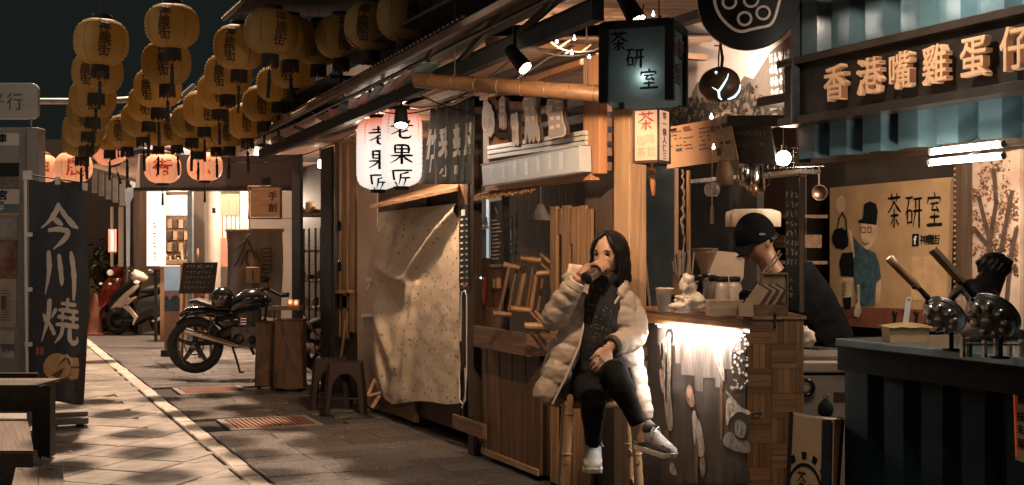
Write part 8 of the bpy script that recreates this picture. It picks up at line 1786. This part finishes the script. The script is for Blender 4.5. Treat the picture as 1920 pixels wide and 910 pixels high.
sc_.tube([wp(1138,560,-.02),wp(1132,620,-.02),wp(1128,690,-.02)],[(.13,.08),(.125,.09),(.12,.10)],16,ref=-FW)
scf=fuse(sc_,.008,'scarf',SCF,wom,3,.5,lambda co,no: co+no*(.007*noise.noise(V((co.x*22+co.z*14,co.y*22,co.z*10)))))
m=MB(); rng=random.Random(44)
for k in range(80):
    u,v=rng.uniform(1104,1150),rng.uniform(532,690); p=wp(u,v,-.21+.0); a=rng.uniform(0,3.1); q=(RT*cos(a)+UP*sin(a)); r_=UP*cos(a)-RT*sin(a)
    # drop each speck onto the scarf surface
    hit=scf.ray_cast(WM[wom].inverted()@p,FW)
    if hit[0]:
        h_=WM[wom]@hit[1]-FW*.0015; L=rng.uniform(.003,.008); m.quad(h_-q*L-r_*.0012,h_+q*L-r_*.0012,h_+q*L+r_*.0012,h_-q*L+r_*.0012)
m.build('scarf_flecks',M('scarf_fleck',(.20,.17,.15),.8),wom,kind='stuff')
co=MB()
def addm(a,b_): k=len(a.v); a.v+=b_.v; a.f+=[tuple(i+k for i in f) for f in b_.f]; a.s+=b_.s
# sleeves
addm(co,puff([sR+RT*.02,lerp(sR,eR,.55)+UP*.012,eR-UP*.006],[.064,.060,.057],q=3,amp=.006,seed=1)); addm(co,puff([eR-UP*.004,lerp(eR,wR,.45),lerp(eR,wR,.80)],[.060,.056,.047],q=3,amp=.007,seed=2)); co.ell(eR,(.057,.057,.057),16,10)
addm(co,puff([sL-RT*.02,lerp(sL,eL,.5)+RT*.012,eL+RT*.004],[.066,.061,.057],q=3,amp=.007,seed=3)); addm(co,puff([eL,lerp(eL,wL,.5),lerp(eL,wL,.90)],[.058,.055,.048],q=3,amp=.007,seed=4)); co.ell(eL,(.056,.056,.056),16,10)
# back and sides of the coat body
addm(co,puff([wp(1137,545,.06),wp(1135,585,.09),wp(1132,640,.10),wp(1128,700,.12),wp(1126,742,.13)],[(.12,.05),(.175,.06),(.175,.06),(.19,.07),(.20,.06)],n=26,q=6,amp=.014,ref=-FW,seed=5))
# viewer-left front panel hanging to the hem
addm(co,puff([wp(1090,556,-.03),wp(1080,600,-.06),wp(1066,650,-.10),wp(1044,700,-.14),wp(1014,752,-.17)],[(.055,.055),(.062,.05),(.066,.045),(.062,.04),(.052,.03)],n=20,q=6,amp=.012,ref=-FW,seed=6))
addm(co,puff([wp(1062,640,.02),wp(1050,700,.0),wp(1026,755,-.06)],[(.08,.05),(.085,.045),(.06,.03)],n=20,q=4,amp=.014,ref=-FW,seed=9))
# viewer-right front panel
addm(co,puff([wp(1172,548,-.03),wp(1164,590,-.07),wp(1163,640,-.06),wp(1178,680,.0)],[(.045,.05),(.066,.045),(.064,.045),(.055,.05)],n=20,q=4,amp=.013,ref=-FW,seed=7))
addm(co,puff([wp(1185,650,.02),wp(1196,700,-.02),wp(1208,750,-.08),wp(1219,786,-.10)],[(.045,.035),(.040,.025),(.032,.018),(.018,.010)],n=16,q=4,amp=.008,ref=-FW,seed=8))
cl2=MB(); cl2.tube([wp(1160,556,-.095),wp(1170,541,-.07),wp(1174,530,.02),wp(1140,520,.11),wp(1106,524,.09),wp(1086,530,.03),wp(1092,556,-.04)],[(.022,.022),(.022,.028),(.022,.034),(.020,.034),(.018,.034),(.016,.030),(.010,.022)],12,ref=UP); addm(co,cl2); cl2=MB()
cl2.tube([wp(1100,548,.05),wp(1078,530,.04),wp(1060,514,.03),wp(1068,505,.05),wp(1092,508,.07)],[(.03,.05),(.026,.045),(.016,.03),(.018,.03),(.02,.03)],14,ref=UP); fuse(cl2,.007,'hood',CT,wom,3); fuse(co,.0062,'coat',CT,wom,3,.5,lambda c_,n_: c_+n_*(.0030*(1-2.4*abs(noise.noise(V((c_.x*13,c_.y*13,c_.z*30)))))+.0016*noise.noise(c_*40)))
m=MB(); m.tube([wp(1166,549,-.10),wp(1150,572,-.125),wp(1139,602,-.13),wp(1137,640,-.12)],[(.006,.004)]*4,8,ref=-FW); m.build('zip_edge',LIN_,wom)
m=MB(); m.tube([wp(1094,560,-.09),wp(1096,600,-.115),wp(1086,650,-.15),wp(1060,710,-.19),wp(1036,758,-.205)],[(.006,.004)]*5,8,ref=-FW); m.build('zip_edge',LIN_,wom)
cf1=lerp(eR,wR,.80); 
m=MB(); m.tube([cf1,lerp(eR,wR,.92)],[.050,.043],16); m.build('cuff',LIN_,wom)
m=MB(); m.tube([lerp(eL,wL,.88),lerp(eL,wL,1.0)],[.050,.040],16,cap=False); m.build('cuff',M('dark_cuff',(.07,.055,.045),.8),wom,solid=.004)
# shoes
SHG=M('shoe_grey',(.30,.28,.25),.6,var=.15,sc=30,bump=.15,bsc=120); SHD=M('shoe_dark',(.06,.055,.05),.6); SOL=M('shoe_sole',(.58,.52,.44),.6,var=.06)
def shoe(heel,toe,upv,nm):
    heel,toe,upv=V(heel),V(toe),V(upv); L=(toe-heel).length; d=(toe-heel).normalized(); upv=(upv-d*upv.dot(d)).normalized(); s_=d.cross(upv)
    P=[];R=[]
    for t_,w_,h_ in ((-.02,.020,.025),(.02,.030,.040),(.15,.034,.050),(.30,.035,.052),(.45,.037,.044),(.62,.042,.034),(.80,.043,.026),(.93,.034,.020),(1.0,.014,.010)): P.append(heel+d*L*t_+upv*(h_+.016)); R.append((w_,h_))
    m=MB(); m.tube(P,R,18,ref=upv); up_o=m.build('shoe',SHG,wom)
    m=MB(); pts=[]
    for t_,w_ in ((-.04,.018),(.0,.030),(.12,.036),(.35,.035),(.6,.043),(.82,.045),(.96,.036),(1.03,.018)): pts.append((t_,w_))
    ol=[heel+d*L*t_+s_*w_+upv*(.012*(t_>.9)+.004*(t_<0)) for t_,w_ in pts]+[heel+d*L*t_-s_*w_+upv*(.012*(t_>.9)+.004*(t_<0)) for t_,w_ in reversed(pts)]
    m.prism(ol,upv*.024); m.build('sole',SOL,up_o,bevel=.004)
    m=MB(); m.tube([heel+d*L*.10+upv*.095,heel+d*L*.22+upv*.108,heel+d*L*.34+upv*.100],[.032,.034,.028],14,cap=False); m.build('ankle_collar',SHD,up_o,solid=.006)
    m=MB()
    for k in range(5):
        t_=.40+.07*k; hh=.016+lerp(.094,.060,k/4.)-.002; p=heel+d*L*t_+upv*hh; m.tube([p-s_*.022-upv*.008,p+upv*.003,p+s_*.022-upv*.008+d*.008],.0032,6)
    p=heel+d*L*.40+upv*.108; m.tube([p,p+s_*.03+upv*.012,p+s_*.045-upv*.01,p+s_*.04-upv*.03],.0028,6); m.tube([p,p-s_*.03+upv*.012,p-s_*.045-upv*.01],.0028,6); m.build('laces',SOL,up_o,kind='stuff')
    m=MB(); m.tube([heel+d*L*.72+upv*.055,heel+d*L*.9+upv*.045,heel+d*L*1.0+upv*.03],[(.044,.012),(.036,.012),(.014,.008)],14,ref=upv); m.build('toe_cap',SHD if nm else SOL,up_o)
    m=MB(); m.tube([heel+d*L*.05+upv*.065-s_*.0,heel-d*.012+upv*.08,heel-d*.008+upv*.10],[(.024,.014),(.02,.01),(.012,.006)],10,ref=d); m.build('heel_tab',SHD,up_o)
shoe(wp(1114,866,-.18),wp(1110,893,-.42),UP+FW*-.25,0)
shoe(wp(1192,842,-.42),wp(1264,864,-.52),UP+RT*.35-FW*.15,1)
# bottle
bt_=thing('steel_bottle','brushed steel bottle with a black base held to the mouth of the seated person','bottle',lerp(bm,bb,.5)); ax=(bm-bb)
m=MB(); LB=ax.length; m.lathe([(.0285,.012),(.0285,LB*.80),(.026,LB*.88),(.020,LB*.95),(.019,LB),(.017,LB),(.001,LB*.96)],28,bb,ax); m.build('bottle_wall',M('brushed_steel',(.46,.40,.36),.26,metal=.95,var=.12,sc=30),bt_)
m=MB(); m.lathe([(.001,0),(.0275,0),(.0295,.003),(.0295,.012)],28,bb,ax); m.build('base_cap',BLK,bt_)
lg=wL+dL*.085; t=thing('lighter','small white lighter held in the lowered hand of the seated person','lighter',lg); m=MB(); q=wp(1119,674,-.30); m.beam(q-UP*.012-RT*.004,q+UP*.012+RT*.006,.014,.010,-FW); m.build('lighter_body',WHITE,t); m=MB(); m.beam(q+UP*.0125+RT*.006,q+UP*.02+RT*.0075,.012,.009,-FW); m.build('cap',STEEL,t)
# bamboo stool
bst=thing('bamboo_stool','tall bamboo stool under the seated person','stool',onz(1125,1010)); WM[bst]=Matrix.Translation(bst.location)
SZ=.672; cs=at(1124,744,5.92); cs.z=0; HX=.165
tips=[]
for k,(a,b_) in enumerate(((-1,-1),(1,-1),(1,1),(-1,1))):
    top=cs+RT*a*HX*.93+FW*b_*HX*.9+UP*(SZ-.02); bot_=cs+RT*a*(HX*1.15)+FW*b_*HX*1.05; tips.append((top,bot_))
    P=[lerp(bot_,top,j/8.) for j in range(9)]; m=MB(); m.tube(P+[top+UP*.03],[.0235,.0225,.022,.0225,.022,.0215,.022,.0225,.0225,.0225],14)
    for j in (2.2,5.3,7.6): m.torus(lerp(bot_,top,j/8.),.0228,.0028,top-bot_,16,5)
    m.build('leg',BAMB,bst)
for z,rr in ((.20,.013),(.26,.012),(.40,.012)):
    for k in range(4):
        if z==.26 and k%2==0 or z==.20 and k%2 or (z==.40 and k%2==0): continue
        a=lerp(tips[k][1],tips[k][0],z/(SZ-.02)); b_=lerp(tips[(k+1)%4][1],tips[(k+1)%4][0],z/(SZ-.02)); m=MB(); m.tube([a-(b_-a)*.08,b_+(b_-a)*.08],rr,10); m.build('rung',BAMB,bst)
for k in range(4):
    a,b_=tips[k][0]+UP*.012,tips[(k+1)%4][0]+UP*.012; m=MB(); m.tube([a-(b_-a)*.06,b_+(b_-a)*.06],.020,12); m.build('seat_rail',BAMB,bst)
for k in range(7):
    s=-.9+.3*k; m=MB(); m.tube([cs+RT*HX*s-FW*HX+UP*(SZ+.022),cs+RT*HX*s+FW*HX+UP*(SZ+.022)],.018,10); m.build('seat_slat',BAMB,bst)
# ---- the bent vendor in a black cap behind the tea cart
M0=6.45; vp=lambda u,v,d=0.: at(u,v,M0+d)
ven=thing('person','person in a black cap and black jacket bending over the tea cart counter','person',onz(1500,1000)); ven.location=V((vp(1500,600,.1).x,vp(1500,600,.1).y,0)); WM[ven]=Matrix.Translation(ven.location)
vf=(-RT*.80-FW*.42-UP*.42).normalized(); vr=vf.cross(UP).normalized()*1; vr=(FW*-.86+RT*.45) if False else vf.cross(UP).normalized(); vu=vr.cross(vf).normalized(); vc=vp(1418,452,0)
b=MB(); add_head(b,vc,vf,vr,vu,1.04)
shl=vp(1462,532,.0); hip=vp(1535,640,.12)
b.tube([vc-vu*.06-vf*.02,lerp(vc,shl,.6),shl],[.055,.055,.07],14); b.tube([shl,lerp(shl,hip,.4),hip,hip-UP*.12],[(.18,.10),(.18,.11),(.16,.11),(.15,.11)],18,ref=vr.cross(UP) if False else FW)
for sd_,(sh_,el_,wr_) in enumerate(((vp(1452,540,-.16),vp(1436,612,-.20),vp(1396,588,-.30)),(vp(1448,535,.16),vp(1420,600,.16),vp(1385,585,-.02)))):
    b.tube([sh_,lerp(sh_,el_,.5),el_,wr_],[.05,.045,.04,.03],12); dd=(wr_-el_).normalized(); add_hand(b,wr_,dd+(-UP*.3),UP,(1,-1)[sd_],.35,.085)
for s_ in (-1,1): h_=hip-UP*.08+FW*.10*s_; b.tube([h_,V((h_.x,h_.y,.48))-RT*.04,V((h_.x,h_.y,.09))],[.085,.06,.045],12); q=V((h_.x,h_.y,.045)); b.tube([q+RT*.05,q-RT*.14],[(.04,.04),(.035,.025)],10)
fuse(b,.008,'body',M('vendor_skin',(.26,.135,.085),.5,var=.1,sc=14),ven,2,.4)
face_parts(ven,vc,vf,vr,vu,1.04)
JK=M('black_jacket',(.007,.007,.008),.95,spec=.03,var=.3,bump=.15,bsc=30)
b=MB(); b.tube([lerp(vc,shl,.75),shl,lerp(shl,hip,.45),hip,hip-UP*.16],[(.10,.09),(.205,.125),(.215,.14),(.19,.135),(.18,.13)],20,ref=FW)
for (sh_,el_,wr_) in ((vp(1452,540,-.16),vp(1436,612,-.20),vp(1396,588,-.30)),(vp(1448,535,.16),vp(1420,600,.16),vp(1385,585,-.02))): b.tube([sh_,lerp(sh_,el_,.5),el_,lerp(el_,wr_,.85)],[.072,.064,.057,.045],14)
fuse(b,.009,'jacket',JK,ven,3,.5,lambda c_,n_: c_+n_*.006*noise.noise(c_*18))
b=MB()
for s_ in (-1,1): h_=hip-UP*.08+FW*.10*s_; b.tube([h_+UP*.06,V((h_.x,h_.y,.48))-RT*.04,V((h_.x,h_.y,.11))],[.11,.08,.065],14)
fuse(b,.01,'trousers',M('dark_trousers',(.02,.02,.024),.8),ven,3)
CAPM=M('black_cap_cloth',(.007,.007,.008),.95,spec=.03,bump=.2,bsc=70); R=Matrix((vr,vf,vu)).transposed()
m=MB(); P=[]
m.grid(lambda a,b_: vc+(vr*(.086*cos(-.12+1.69*b_)*sin(2*pi*a))+vf*(.112*cos(-.12+1.69*b_)*cos(2*pi*a)-.004)+vu*(.018+.125*sin(-.12+1.69*b_)*1.0))*1.05,40,16); cap_=m.build('cap',CAPM,ven,solid=.004)
m=MB(); m.grid(lambda a,b_: vc+(vr*(.080*sin(-1.25+2.5*a)*(1-.12*b_))+vf*(.100*cos((-1.25+2.5*a)*.95)+.075*b_)+vu*(.020-.022*b_-.02*abs(sin(-1.25+2.5*a))*b_))*1.05,20,8); m.build('cap_brim',CAPM,ven,solid=.005)
m=MB(); q=vc+(-FW*.105+UP*.03)-RT*.005; 
for k in range(5): m.tube([q+RT*.006*k,q+RT*(.006*k+.004)+UP*.010,q+RT*(.006*k+.006)-UP*.001],.0014,5)
m.build('cap_stitching',M('stitch_white',(.5,.46,.42),.7),ven,kind='stuff')
hair(ven,vc,vf,vr,vu,.015,1.02,lambda th: lerp(1.1,1.75,min(1,th/1.6)))
# ---- the woman stooping behind the pans
K0=4.62; kp=lambda u,v,d=0.: at(u,v,K0+d)
kw=thing('person','person with black hair in a bun stooping behind the waffle pans','person',V((kp(1885,700,.15).x,kp(1885,700,.15).y,0)))
kf=(-RT*.74-FW*.55-UP*.28).normalized(); kr=kf.cross(UP).normalized(); ku=kr.cross(kf).normalized(); kc=kp(1826,590,-.05)
b=MB(); add_head(b,kc,kf,kr,ku,1.0); s0=kp(1890,668,.10); hp=kp(1925,820,.22)
b.tube([kc-ku*.06-kf*.02,lerp(kc,s0,.6),s0],[.05,.05,.065],12); b.tube([s0,lerp(s0,hp,.5),hp],[(.16,.09),(.14,.10),(.16,.11)],16,ref=FW)
for sd_,sg in ((1,-1),(-1,1)):
    a_=s0+FW*.15*sg-UP*.02; e_=a_-RT*.05-UP*.24; w_=e_-RT*.20+UP*.06; b.tube([a_,e_,w_],[.045,.038,.027],12); add_hand(b,w_,-RT-UP*.2,UP,sd_,.4)
for sg in (-1,1): h_=hp+FW*.09*sg; b.tube([h_,V((h_.x,h_.y,.42))-RT*.06,V((h_.x,h_.y,.09))],[.085,.058,.042],12); q=V((h_.x,h_.y,.045)); b.tube([q+RT*.05,q-RT*.14],[(.038,.04),(.033,.025)],10)
fuse(b,.008,'body',SKIN,kw,2,.4); face_parts(kw,kc,kf,kr,ku)
b=MB(); b.tube([lerp(kc,s0,.78),s0,lerp(s0,hp,.5),hp,hp-UP*.08],[(.09,.08),(.185,.115),(.175,.13),(.18,.135),(.17,.12)],18,ref=FW)
for sg in (-1,1): a_=s0+FW*.15*sg-UP*.02; e_=a_-RT*.05-UP*.24; w_=e_-RT*.20+UP*.06; b.tube([a_,e_,lerp(e_,w_,.8)],[.064,.054,.044],12)
fuse(b,.009,'sweater',M('dark_sweater',(.03,.025,.025),.9,bump=.3,bsc=40),kw,3)
b=MB()
for sg in (-1,1): h_=hp+FW*.09*sg; b.tube([h_+UP*.04,V((h_.x,h_.y,.42))-RT*.06,V((h_.x,h_.y,.1))],[.105,.076,.058],12)
fuse(b,.01,'trousers',M('dark_trousers',(.02,.02,.024),.8),kw,3)
hair(kw,kc,kf,kr,ku,.02,1.03,lambda th: 0 if th<.55 else lerp(.15,1.3,min(1,(th-.55)/.9)))
m=MB(); bc=kp(1864,500,.06); m.ell(bc,(.062,.060,.055),20,12); 
for k in range(14): a=2*pi*k/14; m.tube([bc+(RT*cos(a)+FW*sin(a))*.05-UP*.02,bc+(RT*cos(a+.5)+FW*sin(a+.5))*.058+UP*.015,bc+(RT*cos(a+1.1)+FW*sin(a+1.1))*.03+UP*.042],[.010,.012,.008],6)
m.tube([bc-UP*.03,lerp(bc,kc,.6)],[.045,.06],14); m.build('hair_bun',HAIR,kw)
